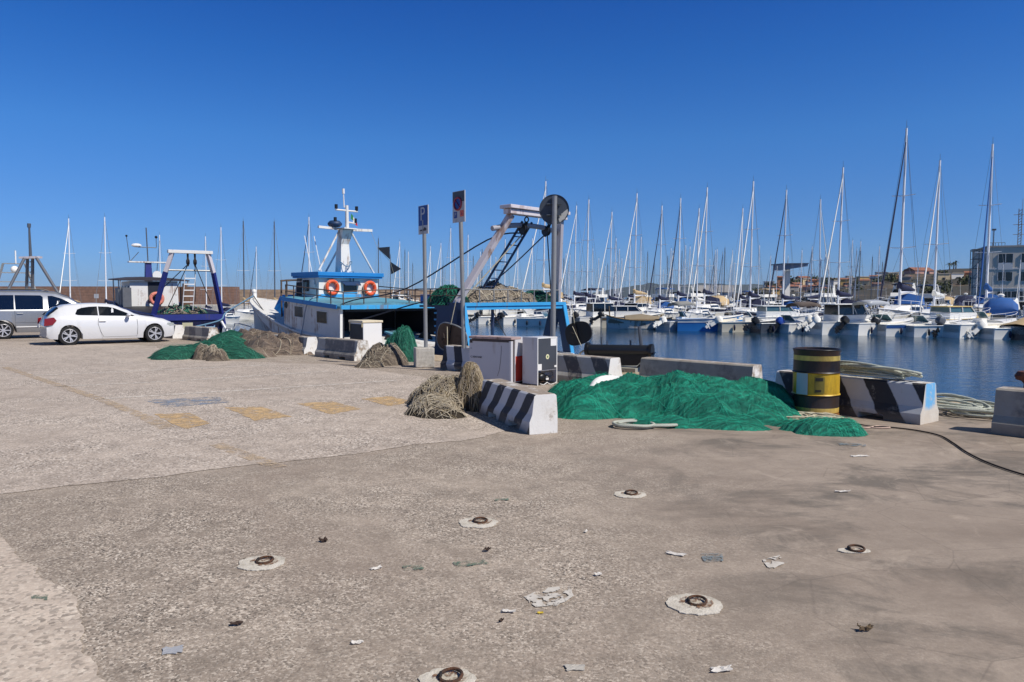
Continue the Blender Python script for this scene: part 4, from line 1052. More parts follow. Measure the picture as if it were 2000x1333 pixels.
hatch = dict(L=4.23, wr=.78, wf=3.44, rw=.365, wz=.315, tr=.318, round=.16, spokes=5,
    w=[(0, .80), (.25, .855), (.8, .875), (2.2, .87), (3.4, .875), (3.95, .82), (4.23, .70)],
    bot=[(0, .30), (.12, .22), (.5, .2), (3.8, .18), (4.1, .2), (4.23, .27)],
    belt=[(0, .64), (.10, .72), (.16, .93), (.5, .99), (1.2, .975), (2.2, .945), (2.95, .925), (3.3, .88), (3.8, .77), (4.1, .66), (4.19, .60), (4.23, .54)],
    top=[(0, .68), (.07, .80), (.13, .97), (.28, 1.12), (.5, 1.285), (.72, 1.365), (1.1, 1.405), (1.6, 1.42), (1.95, 1.405), (2.2, 1.365), (2.55, 1.215), (2.9, 1.035), (3.02, .985), (3.3, .94), (3.8, .85), (4.08, .74), (4.19, .64), (4.23, .56)],
    rail=[(0, .68), (.13, .95), (.3, 1.08), (.5, 1.22), (.72, 1.29), (1.2, 1.335), (1.6, 1.345), (2.1, 1.31), (2.5, 1.165), (2.9, 1.0), (3.02, .97), (4.23, .56)],
    rw_=[(0, .6), (.3, .62), (.7, .60), (1.6, .61), (2.2, .60), (2.6, .65), (2.95, .74), (4.23, .6)],
    windows=[('q', [(.98, 1.04, 1.06), (1.05, 1.015, 1.20), (1.18, 1.005, 1.255), (1.4, 1.0, 1.29), (1.62, .992, 1.30), (1.655, .99, 1.30)]), ('d', [(1.69, .99, 1.30), (2.0, .98, 1.285), (2.2, .975, 1.235), (2.5, .965, 1.10), (2.75, .955, .99), (2.8, .955, .96)])],
    mirror=(2.58, 1.0), handles=[(1.78, .80)], gaps=[[(1.66, .98), (1.64, .7), (1.72, .42), (1.80, .26)], [(2.86, .90), (2.88, .6), (2.86, .3)], [(1.8, .25), (2.86, .25)]],
    lamps=[('tail_lamp', LAMPR, [(.06, .80, .66), (.08, .80, .90), (.34, .855, .95), (.42, .862, .84), (.30, .858, .69)]), ('head_lamp', LAMPC, [(3.88, .80, .70), (4.10, .715, .69), (4.15, .68, .62), (3.98, .765, .58), (3.86, .81, .64)])],
    screens=[('windscreen', 2.27, 2.95, .93), ('rear_window', .17, .52, .97)])
rw3, fw3 = G(137, 675), G(303.6, 669)
hd = (fw3 - rw3); ang = math.atan2(hd.y, hd.x); s_ = hd.length / 2.66
hx = Vector((math.cos(ang), math.sin(ang), 0)); hy = Vector((-hx.y, hx.x, 0))
cpos = rw3 - hx * .78 * s_ + hy * .86 * s_
cw_ = thing('parked_car', 'white three door hatchback parked with its nose to a barrier', 'car', cpos, ang, scale=s_)
car(cw_, hatch, CARW)
b = MB(); b.mm((-.0, -.26, .60), (-.012 + .0, .26, .71)); b.build('number_plate', TRIMW, cw_)
van = dict(L=4.76, wr=.95, wf=4.0, rw=.40, wz=.33, tr=.335, round=.14, spokes=7,
    w=[(0, .90), (.3, .945), (1, .955), (3, .955), (4.2, .94), (4.5, .88), (4.76, .74)],
    bot=[(0, .3), (.2, .25), (4.4, .22), (4.76, .32)],
    belt=[(0, 1.0), (.1, 1.06), (1, 1.09), (3.2, 1.08), (3.8, 1.05), (4.3, .92), (4.6, .78), (4.76, .66)],
    top=[(0, 1.05), (.05, 1.6), (.15, 1.84), (.6, 1.885), (2.2, 1.885), (2.7, 1.84), (3.1, 1.68), (3.6, 1.36), (3.9, 1.15), (4.2, 1.05), (4.6, .86), (4.76, .70)],
    rail=[(0, 1.05), (.08, 1.6), (.2, 1.76), (.6, 1.79), (2.2, 1.79), (2.7, 1.74), (3.1, 1.58), (3.6, 1.28), (3.9, 1.10), (4.76, .7)],
    rw_=[(0, .72), (.4, .76), (2.4, .76), (3.1, .76), (3.8, .82), (4.76, .6)],
    windows=[('r', [(.25, 1.15, 1.60), (.3, 1.13, 1.68), (1.0, 1.13, 1.69), (1.32, 1.13, 1.69)]), ('m', [(1.36, 1.13, 1.69), (2.2, 1.13, 1.68), (2.28, 1.14, 1.62)]), ('f', [(2.45, 1.13, 1.66), (2.6, 1.12, 1.66), (2.9, 1.11, 1.56), (3.3, 1.10, 1.34), (3.6, 1.09, 1.17), (3.66, 1.09, 1.12)])],
    mirror=(3.3, 1.2), handles=[(1.5, .98), (2.55, .98)], gaps=[[(1.34, 1.1), (1.34, .3)], [(2.38, 1.08), (2.38, .3)], [(1.34, .62), (2.38, .62)]],
    lamps=[('tail_lamp', LAMPR, [(.02, .86, .8), (.02, .86, 1.3), (.14, .93, 1.3), (.14, .93, .8)]), ('head_lamp', LAMPC, [(4.3, .86, .84), (4.6, .76, .74), (4.62, .76, .64), (4.3, .88, .68)])],
    screens=[('windscreen', 2.85, 3.75, .95), ('rear_window', .03, .12, .9)])
rv = G(10, 663); ang2 = ang - .02
hx = Vector((math.cos(ang2), math.sin(ang2), 0)); hy = Vector((-hx.y, hx.x, 0))
vv = thing('parked_van', 'grey people carrier with dark windows parked beyond the white hatchback', 'van', rv - hx * .95 + hy * .93, ang2, scale=.965)
car(vv, van, CARG)
for sg in (1, -1):
    b = MB(); b.tube([(.5, sg * .72, 1.87), (.55, sg * .72, 1.92), (2.3, sg * .72, 1.92), (2.5, sg * .72, 1.86)], .022, 6); b.build('roof_rail', BLACKP, vv)
    b = MB(); b.bar((1.36, sg * .962, .46), (2.9, sg * .962, .46), .02, .035); b.build('side_trim', TRIMW, vv)
# ---------------------------------------------------------------- hull helper: stations along x, sheer half-breadths; open top with a bulwark
def hull(stations, parent, m_out, m_in=None, deck=None, m_deck=None, rail=None, m_rail=None, wall=.07, zk=-.5, name='hull', n=6, keel=.35, smooth=50, bulge=.55):
    """stations: (x, half-breadth at the rail, rail height, half-breadth at the waterline)"""
    rings = []
    for x, hb, zs, wl in stations:
        R = [(x, keel * wl * .3, zk)]
        for i in range(n + 1):
            t = i / n
            R.append((x, wl + (hb - wl) * (t ** (1 / bulge) if hb > wl else t ** bulge), zs * t))
        rings.append(R + [(px_, -py_, pz_) for px_, py_, pz_ in reversed(R)])
    b = MB(); b.loft(rings, 0, closed=False, cap0=False, cap1=False)
    k_ = len(rings[0]); b.f.append(list(range(k_))); b.m.append(0)
    h = b.build(name, m_out, parent, smooth=smooth)
    if m_in:
        b = MB(); V = []; Fs = []
        for x, hb, zs, wl in stations:
            d = deck if not callable(deck) else deck(x)
            w = max(.01, hb - wall)
            V += [(x, w, zs - .005), (x, max(.01, w - .03), d), (x, -max(.01, w - .03), d), (x, -w, zs - .005)]
        m = len(stations)
        for i in range(m - 1):
            Fs += [(4 * i, 4 * i + 1, 4 * i + 5, 4 * i + 4), (4 * i + 2, 4 * i + 3, 4 * i + 7, 4 * i + 6)]
        Fs.append((0, 1, 2, 3))
        b.add(V, Fs); b.build('bulwark', m_in, parent, smooth=smooth)
        b = MB(); V = []
        for x, hb, zs, wl in stations:
            d = deck if not callable(deck) else deck(x); w = max(.01, hb - wall - .02)
            V += [(x, w, d + .004), (x, -w, d + .004)]
        b.add(V, [(2 * i, 2 * i + 1, 2 * i + 3, 2 * i + 2) for i in range(m - 1)]); b.build('deck', m_deck or m_in, parent)
    if rail:
        b = MB(); P = [(x, hb, zs) for x, hb, zs, wl in stations]; P = P + [(x, -y, z) for x, y, z in reversed(P)]
        P = smooth_pts(P, 3); b.tube(P, rail, 6); b.build('gunwale', m_rail, parent, smooth=60)
    return h

# ================================================================ the blue and white trawler at the quay
TO = Vector((.09, 22.7, ZW)); TA = math.atan2(.68, -.73)
tw = thing('fishing_trawler', 'blue and white fishing trawler with wheelhouse, stern gantry and orange lifebuoys moored at the quay', 'trawler', TO, TA)
ST = [(-.6, 2.15, .80, 2.0), (1.5, 2.3, .92, 2.15), (4, 2.36, 1.08, 2.2), (6, 2.36, 1.20, 2.18), (8.2, 2.30, 1.34, 2.05), (9.6, 2.2, 1.52, 1.8), (11.4, 1.92, 1.84, 1.35), (13, 1.52, 2.12, .85), (14.4, 1.05, 2.34, .42), (15.4, .58, 2.48, .16), (16.1, .10, 2.58, .03)]
hl = hull(ST, tw, TB_WHITE, TB_WHITE, lambda x: .45 + max(0, x - 8) * .255, TB_RED, .05, TB_WHITE, wall=.09)
b = MB(); b.tube([(16.1, 0, 2.5), (16.15, 0, 2.85)], .09, 8); b.sphere((16.15, 0, 2.9), .12, 10); b.build('stem_post', TB_WHITE, tw, smooth=50)
b = MB(); b.mm((13.1, -.9, 1.1), (13.5, .3, 2.55)); b.mm((12.5, -.5, 1.5), (13.6, .5, 1.95)); b.build('windlass', TB_BLUE, tw, bevel=.03)
b = MB(); b.prism([(10.2, 1.95, 1.9), (11.2, 1.8, 2.2), (11.2, 1.5, 2.75), (10.2, 1.6, 2.75)], (0, -.1, 0)); b.build('breakwater_flap', TB_BLUE, tw)
# house: port and starboard walls, fore wall, dark inside, roof
def hbx(x):
    for (a, A, *_), (c, C, *_2) in zip(ST, ST[1:]):
        if a <= x <= c: return A + (C - A) * (x - a) / (c - a)
    return .1
def zsx(x):
    for (a, _, A, _1), (c, _2, C, _3) in zip(ST, ST[1:]):
        if a <= x <= c: return A + (C - A) * (x - a) / (c - a)
    return 1
U0, U1 = 5.93, 9.95
def zroof(u): return 2.30 + (u - U0) * .073
us = [U0 + (U1 - U0) * i / 8 for i in range(9)]
for sg in (1, -1):
    b = MB(); V = []
    for u in us:
        y = (hbx(u) - .06) * sg; yi = y - .06 * sg
        V += [(u, y, zsx(u) - .02), (u, y, zroof(u)), (u, yi, zroof(u)), (u, yi, zsx(u) - .3)]
    b.loft([V[4 * i:4 * i + 4] for i in range(9)], 0); w = b.build('house_wall', TB_WHITE, tw)
    if sg == 1:
        def onwall(u, z, off=.004): return (u, hbx(u) - .06 + off, z)
        for ua, ub, za, zb_ in ((8.38, 9.0, 1.93, 2.29), (6.76, 7.4, 1.74, 2.13)):
            b = MB(); b.prism([onwall(ua, za), onwall(ub, za + .03), onwall(ub, zb_ + .03), onwall(ua, zb_)], (0, .012, 0)); wn = b.build('window', GLASS, tw)
            b = MB(); fr_ = [(ua - .03, za - .03), (ub + .03, za), (ub + .03, zb_ + .06), (ua - .03, zb_ + .03)]
            for (p_, q_), (r_, s2) in zip(fr_, fr_[1:] + fr_[:1]): b.bar(onwall(p_, q_, .008), onwall(r_, s2, .008), .03, .03)
            b.build('frame', TB_WHITE, wn)
        b = MB(); b.lathe([(0, 0), (.12, 0), (.12, .02), (0, .02)], 20, onwall(9.72, 2.36, 0), axis='y'); b.build('porthole', GLASS, tw)
        b = MB(); b.bar((U0 - .02, hbx(U0) - .04, zsx(U0) - .02), (U0 - .02, hbx(U0) - .06, zroof(U0)), .1, .1); b.build('corner_post', TB_WHITE, tw)
b = MB(); V = []
for u, z0_, z1_ in ((U1, zsx(U1) - .5, zroof(U1)),): b.prism([(u, -hbx(u) + .08, z0_), (u, hbx(u) - .08, z0_), (u, hbx(u) - .08, z1_), (u, -hbx(u) + .08, z1_)], (-.06, 0, 0))
b.build('house_front', TB_WHITE, tw)
# dark sheltered deck under the roof
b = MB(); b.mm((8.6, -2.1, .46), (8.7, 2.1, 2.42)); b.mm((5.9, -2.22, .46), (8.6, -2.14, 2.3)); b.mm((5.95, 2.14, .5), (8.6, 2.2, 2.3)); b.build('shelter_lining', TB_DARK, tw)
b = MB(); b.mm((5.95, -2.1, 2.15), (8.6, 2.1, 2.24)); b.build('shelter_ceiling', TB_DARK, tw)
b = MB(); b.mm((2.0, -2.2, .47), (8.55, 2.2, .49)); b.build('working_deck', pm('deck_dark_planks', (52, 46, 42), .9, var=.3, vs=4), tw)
# roof with camber; extends from the house front to its aft edge
rings = []
for u in [U0 - .18] + us[1:]:
    w = hbx(u) + .06; z = zroof(u)
    rings.append([(u, y * w, z + .06 + .10 * (1 - y * y)) for y in (1, .75, .5, .25, 0, -.25, -.5, -.75, -1)] + [(u, -w, z - .02), (u, w, z - .02)])
b = MB(); b.loft(rings, 0); rf = b.build('house_roof', TB_TURQ, tw)
b = MB(); b.mm((U0 - .215, -2.40, zroof(U0) - .06), (U0 - .18, 2.40, zroof(U0) + .08)); b.build('roof_fascia', TB_LBLUE, rf, bevel=.008)
b = MB(); P = [(u, hbx(u) + .075, zroof(u) + .02) for u in us]
for p_, q_ in zip(P, P[1:]): b.bar(p_, q_, .03, .15)
b.build('roof_fascia', TB_BLUE, rf)
# side beam joining house and gantry on the starboard side
b = MB(); b.bar((U0 - .2, -2.28, 2.34), (1.0, -2.28, 2.40), .12, .16); b.build('side_beam', TB_LBLUE, tw)
b = MB(); b.cyl((3.2, -2.28, .9), (3.2, -2.28, 2.35), .06); b.build('side_post', TB_NAVY, tw)
# roof rails
def railing(pts, h, parent, m, r=.022, mid=True, posts=True):
    b = MB(); T = [Vector(p) + Vector((0, 0, h)) for p in pts]
    b.tube(T, r, 6)
    if mid: b.tube([Vector(p) + Vector((0, 0, h * .5)) for p in pts], r * .8, 6)
    if posts:
        for p in pts: b.tube([p, Vector(p) + Vector((0, 0, h))], r, 6)
    return b.build('railing', m, parent)
zr = lambda u, y: zroof(u) + .06 + .10 * (1 - min(1, abs(y) / hbx(u)) ** 2)
RUST = pm('rail_rusty', (92, 78, 70), .7, metal=.2, var=.3, vs=8)
railing([(u, hbx(u) - .12, zr(u, hbx(u) - .12)) for u in (9.9, 9.2, 8.4, 7.5, 6.6, U0 - .1)] + [(U0 - .1, y, zr(U0, y)) for y in (1.4, .45, -.6, -1.6, -2.2)], .46, tw, RUST)
railing([(u, -(hbx(u) - .12), zr(u, hbx(u) - .12)) for u in (9.9, 8.9, 7.9, 6.9, U0 - .1)], .46, tw, RUST)
b = MB()
for a_ in (9.95, 10.35): b.tube(smooth_pts([(a_, 1.95, 1.9), (a_, 1.95, 3.15), (a_, 1.88, 3.28), (a_ - .05, 1.2, 3.30), (a_ - .05, 1.12, 3.15), (a_ - .05, 1.12, 2.6)], 4), .035, 6)
b.build('ladder_hoop', RUST, tw, smooth=60)
# wheelhouse
wx0, wx1, ww = 8.7, 10.35, 1.38; wz0 = 2.60; wz1 = 3.38
def frust(x0, x1, w, z0, z1, slope=.35):
    return [[(x0, w, z0), (x1 + .12, w, z0), (x1 + .12, -w, z0), (x0, -w, z0)], [(x0, w * .97, z1), (x1 - slope * .3, w * .97, z1), (x1 - slope * .3, -w * .97, z1), (x0, -w * .97, z1)]]
b = MB(); b.loft(frust(wx0, wx1, ww, wz0 - .15, wz1), 0); wh = b.build('wheelhouse', TB_WHITE, tw)
b = MB(); b.mm((wx0 - .16, -ww - .08, wz1), (wx1 + .02, ww + .08, wz1 + .07)); b.mm((wx0 - .2, -ww - .12, wz1 + .07), (wx1 + .06, ww + .12, wz1 + .22)); b.build('roof', TB_BLUE, wh, bevel=.012)
b = MB(); b.mm((wx0 - .012, -ww, wz0 + .0), (wx0, ww, wz0 + .17)); b.build('skirting_band', TB_LBLUE, wh)
b = MB(); b.mm((9.35, ww - .01, wz0 + .28), (9.75, ww + .006, wz0 + .70)); o = b.build('window', GLASS, wh)
b = MB(); b.mm((9.86, ww - .01, wz0 + .12), (10.22, ww + .008, wz0 + .62)); o = b.build('door', TB_DARK, wh)
b = MB(); b.mm((9.45, ww, wz0 + .36), (9.56, ww + .02, wz0 + .64)); b.build('door_glass', GLASSL, o)
b = MB(); b.mm((8.95, ww - .01, wz0 + .52), (9.08, ww + .02, wz0 + .70)); b.mm((8.88, ww - .01, wz0 + .44), (9.05, ww + .02, wz0 + .54)); b.build('painted_mark', TRIMW, wh)
# aft louvre window with its blue hood
b = MB(); b.mm((wx0 - .018, -.33, wz0 + .25), (wx0, .27, wz0 + .62)); lw = b.build('window', GLASS, wh)
b = MB(); b.prism([(wx0 - .02, .4, wz0 + .64), (wx0 - .20, .33, wz0 + .50), (wx0 - .20, -.40, wz0 + .50), (wx0 - .02, -.47, wz0 + .64)], (0, 0, .02)); b.build('hood', TB_NAVY, lw)
b = MB(); b.mm((wx0 - .03, -.36, wz0 + .21), (wx0, .30, wz0 + .25)); b.build('sill', TB_LBLUE, lw)
b = MB(); b.tube([(wx0 - .05, -.0, wz0 + .66), (wx0 - .05, -.0, wz1 + .25), (wx0 - .05, -.16, wz1 + .25), (wx0 - .05, -.16, wz0 + .66)], .02, 5); b.build('ladder_hook', TB_NAVY, wh)
def lifebuoy(loc, rz, label, R=.235, r=.068, group='orange lifebuoys on the trawlers', m=ORANGE):
    t = thing('lifebuoy', label, 'lifebuoy', loc, rz, group)
    b = MB(); b.torus((0, 0, 0), R, r, 40, 12, 0, (1, 0, 0)); b.build('ring', m, t, smooth=70)
    b = MB()
    for q in range(4):
        a0 = PI / 4 + q * PI / 2
        b.tube([(-.0, (R + r + .01) * math.cos(a0 + d * 1.57 / 8), (R + r + .01 - .02 * math.sin(PI * d / 8)) * math.sin(a0 + d * 1.57 / 8)) for d in range(9)], .008, 5)
    b.build('grab_line', ROPE_C, t)
    for q in range(4):
        a0 = PI / 4 + q * PI / 2; tg = Vector((0, -math.sin(a0), math.cos(a0)))
        MB().torus((0, R * math.cos(a0), R * math.sin(a0)), r + .003, .014, 16, 6, 0, tg).build('band', pm('lifebuoy_band', (228, 150, 116), .6, var=.1), t)
    return t
Tm = Matrix.Translation(TO) @ Matrix.Rotation(TA, 4, 'Z')
lifebuoy(Tm @ Vector((wx0 - .09, .83, wz0 + .42)), TA, 'orange lifebuoy on the white wheelhouse, between louvre window and shaded side wall')
lifebuoy(Tm @ Vector((wx0 - .09, -.90, wz0 + .40)), TA, 'orange lifebuoy on the white wheelhouse beside its far corner near the black flags')
# mast on the wheelhouse
mz = wz1 + .2
b = MB(); b.loft([[(9.1 - s_, -w_, z_), (9.1 + s_, -w_, z_), (9.1 + s_, w_, z_), (9.1 - s_, w_, z_)] for s_, w_, z_ in ((.2, .24, mz), (.15, .18, mz + 1.12))], 0)
b.loft([[(9.1 - .15 + o_, -w_, z_), (9.1 + .15 + o_, -w_, z_), (9.1 + .15 + o_, w_, z_), (9.1 - .15 + o_, w_, z_)] for o_, w_, z_ in ((0, .181, mz + 1.122), (-.22, .24, mz + 1.66))], 0)
ms = b.build('mast', TB_WHITE, tw)
b = MB(); b.bar((8.95, 1.18, mz + 1.71), (8.95, .2, mz + 1.68), .09, .09); b.bar((8.85, -.2, mz + 1.68), (8.85, -1.18, mz + 1.71), .12, .1); b.mm((8.55, -.28, mz + 1.68), (9.1, .3, mz + 1.72)); b.build('crosstree', TB_WHITE, ms)
b = MB(); b.cyl((8.85, -.03, mz + 1.68), (8.85, -.03, mz + 2.60), .075, .06, 14); b.build('topmast', TB_WHITE, ms)
b = MB(); b.tube([(8.85, .48, mz + 2.40), (8.85, -.52, mz + 2.40)], .035, 6); b.tube([(8.85, -.03, mz + 1.97), (8.85, -.42, mz + 1.93)], .03, 6); b.build('lamp_arm', TB_WHITE, ms)
for y_, z_ in ((.45, 2.44), (-.48, 2.44), (-.42, 1.97), (.5, 1.95)):
    b = MB(); b.cyl((8.85, y_, mz + z_), (8.85, y_, mz + z_ + .16), .06, n=12); b.build('navigation_lamp', BLACKP, ms)
b = MB(); b.tube([(8.9, .06, mz + 2.52), (8.9, .08, mz + 3.04)], .025, 6); b.tube([(8.9, .08, mz + 3.04), (8.9, .085, mz + 3.23)], .05, 8); b.build('antenna', TRIMW, ms)
b = MB(); b.lathe([(0, -.11), (.2, -.1), (.27, -.02), (.27, .04), (.18, .13), (0, .15)], 24, (9.0, .42, mz + 1.86)); b.build('radar_dome', TB_NAVY, ms, smooth=50)
for p0_, p1_ in (((9.0, .22, mz + 1.64), (9.0, 1.15, mz + 0.08)), ((8.9, -.22, mz + 1.64), (8.9, -1.35, mz - .05)), ((9.2, 0, mz + 1.18), (10.2, .1, mz + 0.04))):
    b = MB(); b.cyl(p0_, p1_, .038, n=8); b.build('mast_stay', TB_WHITE, ms)
for y_ in (1.15, .8):
    b = MB(); b.tube([(8.9 + y_ * .3, y_ + .15, wz1 + .2), (9.3 + y_ * .3, y_ + .2, wz1 + 1.6)], .016, 5); b.build('whip_antenna', TRIMW, tw)
b = MB(); b.tube(smooth_pts([(8.95, .25, mz + 0.46), (8.7, .1, mz + 0.25), (8.8, -.2, mz + 0.44), (9.25, 0, mz + 0.42), (8.8, .22, mz + 0.35)], 5), .02, 5); b.tube([(8.84, 0, mz + 0.34), (8.8, .05, mz + 0.02)], .018, 5); b.build('lashing', ROPE_B, ms)
# flags on a line from the crosstree
def flag(P, label, m):
    V = [Vector(p) for p in P]; b = MB(); b.prism(V, (.006, .004, 0)); o = b.build('signal_flag', m, tw); return o
flag([(8.85, -1.45, mz + 1.05), (8.75, -2.0, mz + 1.11), (8.75, -2.0, mz + 0.60)], '', BLACKP)
flag([(8.8, -2.05, mz + 0.52), (8.9, -2.7, mz + 0.24), (8.8, -2.1, mz + 0.00)], '', BLACKP)
b = MB(); b.tube([(8.85, -1.15, mz + 1.68), (8.85, -1.45, mz + 1.05), (8.8, -2.05, mz + 0.52), (8.75, -2.3, mz - .3)], .008, 4); b.build('flag_line', ROPE_C, tw)
for i, m in enumerate((pm('flag_green', (40, 120, 70), .8), pm('flag_white', (220, 218, 214), .8), RED)):
    b = MB(); b.prism([(8.84, -.22 - i * .09, mz + 2.31 - i * .12), (8.84, -.31 - i * .09, mz + 2.23 - i * .12), (8.84, -.33 - i * .09, mz + 2.03 - i * .1), (8.84, -.2 - i * .09, mz + 2.10 - i * .1)], (.004, 0, 0)); b.build('flag_panel', m, ms)
# deck gear seen under and beside the roof
b = MB(); b.mm((6.2, -1.4, .49), (7.3, .2, 1.25)); b.build('hatch_box', TB_NAVY, tw, bevel=.02)
b = MB(); b.cyl((5.2, -.8, .98), (5.2, .7, .98), .16, n=16); b.cyl((5.2, -.85, .98), (5.2, -.8, .98), .42, n=20); b.cyl((5.2, .7, .98), (5.2, .75, .98), .42, n=20); b.cyl((5.2, -.05, .98), (5.2, 0, .98), .42, n=20); b.mm((5.0, -.95, .49), (5.4, .85, .62)); b.build('winch', pm('winch_dark', (54, 56, 58), .6, metal=.3, var=.3), tw, smooth=40)
b = MB(); b.prism([(3.9, 1.6, 1.50), (3.0, 1.6, 1.30), (3.0, 2.0, 1.30), (3.9, 2.0, 1.50)], (0, 0, .06)); b.cyl((3.45, 1.8, .5), (3.45, 1.8, 1.4), .05); b.build('sorting_table', TB_TURQ, tw)
b = MB(); b.mm((3.0, -2.0, 2.42), (5.2, -.6, 2.75)); b.build('fish_crates', pm('crate_blue', (30, 84, 160), .6, var=.2, vs=5), tw, bevel=.01)
# stern gantry: two wide legs, cross beam, platform, raking upper legs and top beam
gt_shade_blue, gt_blue = TB_NAVY, TB_LBLUE  # light put into the blues: dark for shaded leg plates, pale for sunlit flanges
for sg in (1, -1):
    y = 2.33 * sg
    b = MB()
    if sg == 1: b.prism([(.95, y, 2.30), (-.1, y, 2.30), (-.08, y, 2.0), (.55, y, 1.15), (.85, y, .6), (1.2, y, .6), (1.05, y, 1.3)], (0, -.10 * sg, 0))
    else: b.prism([(.5, y, 2.30), (.02, y, 2.30), (.62, y, .6), (1.0, y, .6)], (0, -.10 * sg, 0))
    b.prism([(-.1, y, 2.30), (.16, y, 2.30), (-.18, y, .6), (-.5, y, .6)], (0, -.14 * sg, 0))
    g_ = b.build('gantry_leg', gt_shade_blue, tw)
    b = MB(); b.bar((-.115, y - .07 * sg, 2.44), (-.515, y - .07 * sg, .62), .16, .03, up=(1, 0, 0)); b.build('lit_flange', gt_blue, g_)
    b = MB(); b.mm((-.12, y - .16 * sg, 2.30), (1.05, y + .012 * sg, 2.50)); b.build('leg_head', gt_shade_blue if sg == 1 else gt_blue, g_)
    # upper raking leg
    p0_ = Vector((.02, y - .05 * sg, 2.46)); p1_ = Vector((-.93, 1.1 * sg, 5.02))
    b = MB(); b.bar(p0_ + Vector((.2, .0, -.05)), p1_ + Vector((.06, 0, 0)), .14, .21, up=(1, 0, .3)); u_ = b.build('upper_leg', TB_LILAC, tw, bevel=.015)
b = MB(); b.mm((-.14, -2.25, 2.40), (-.02, 2.25, 2.50)); b.mm((-.10, -2.25, 2.29), (-.02, 2.25, 2.40)); b.build('cross_beam', gt_blue, tw)
b = MB(); b.mm((-.02, -2.2, 2.36), (1.9, 2.2, 2.42)); b.build('net_platform', TB_NAVY, tw)
b = MB(); b.mm((-1.05, -1.25, 5.02), (-.75, 1.3, 5.16)); b.mm((-1.12, -1.3, 5.17), (-.68, 1.38, 5.27)); b.build('top_beam', TB_LILAC, tw, bevel=.012)
b = MB(); b.tube(smooth_pts([(-.62, 1.62, 4.60), (-.66, .8, 4.74), (-.66, 0, 4.78), (-.66, -.8, 4.74), (-.62, -1.4, 4.60)], 4), .075, 8); b.build('lower_crossbar', pm('gallows_grey', (160, 158, 162), .5, var=.1), tw, smooth=50)
railing([(-.08, y_, 2.48) for y_ in (2.2, 1.6, 1.0, .4, -.2, -.8, -1.4, -2.0)], .40, tw, GALV, .018, mid=False)
railing([(-.05, 2.28, 2.5), (.6, 2.28, 2.5), (1.3, 2.28, 2.5), (2.0, 2.28, 2.5)], .40, tw, RUST, .018)
for i in range(4):
    b = MB(); b.mm((1.3, 1.0, 1.55 + i * .2), (1.75, 1.75, 1.60 + i * .2)); b.build('stair_tread', gt_blue, tw)
# ladder to the top beam
b = MB()
for y_ in (-.02, .40): b.bar((.75, y_ + .55, 2.55), (-.72, y_ + .05, 4.88), .045, .06)
for i in range(9):
    t = .08 + i * .105; o_ = Vector((.75, .55, 2.55)).lerp(Vector((-.72, .05, 4.88)), t); b.bar(o_ + Vector((0, -.02, 0)), o_ + Vector((0, .40, 0)), .03, .03)
b.build('ladder', TB_NAVY, tw)
for y_ in (.42, -.62):
    b = MB(); b.torus((-.85, y_, 4.92), .075, .02, 16, 6, 0, (0, 1, 0)); b.lathe([(0, -.06), (.14, -.06), (.14, -.02), (.10, 0), (.14, .02), (.14, .06), (0, .06)], 18, (-.72, y_, 4.66), axis='y'); b.bar((-.85, y_, 4.86), (-.66, y_, 4.5), .1, .05); b.build('trawl_block', BLACKP, tw, smooth=40)
b = MB(); b.tube(smooth_pts([(-.66, .42, 4.55), (.2, 1.0, 4.35), (3.2, 1.6, 2.95), (5.6, 2.0, 2.55), (7.0, 2.05, 2.2)], 6), .023, 6); b.build('trawl_warp', ROPE_N, tw)
b = MB(); b.tube(smooth_pts([(-.66, -.62, 4.55), (.5, .3, 3.2), (.9, 1.2, 2.8), (2.2, 1.9, 2.5), (5.5, 1.7, 1.9)], 6), .021, 6); b.build('trawl_warp', ROPE_N, tw)
b = MB(); b.tube([(-.7, -.7, 4.55), (.1, -1.85, 2.6)], .02, 5); b.build('guy_wire', ROPE_N, tw)
b = MB(); b.tube([(-.62, .36, 4.5), (.4, 1.9, 2.5), (.3, 2.2, 2.2)], .02, 5); b.build('guy_wire', ROPE_C, tw)
b = MB(); b.tube(smooth_pts([(-.2, 1.2, 2.3), (-.6, .9, 1.4), (-.9, .2, .95), (-.5, -.9, 1.0), (-.2, -1.8, 1.4)], 5), .012, 5); b.build('slack_line', ROPE_D, tw)
# mooring line over the house side, tyre fender
b = MB(); b.tube(smooth_pts([(7.7, 1.9, 2.75), (7.9, 2.33, 2.45), (8.25, 2.35, 1.5), (8.35, 2.5, .9)], 5), .022, 6); b.build('hanging_line', pm('rope_palegrey', (150, 160, 170), .9, var=.1), tw)
b = MB(); b.torus((12.1, 1.72, .75), .36, .13, 24, 10, 0, (.35, 1, 0)); b.build('tyre_fender', RUBBER, tw, smooth=60)
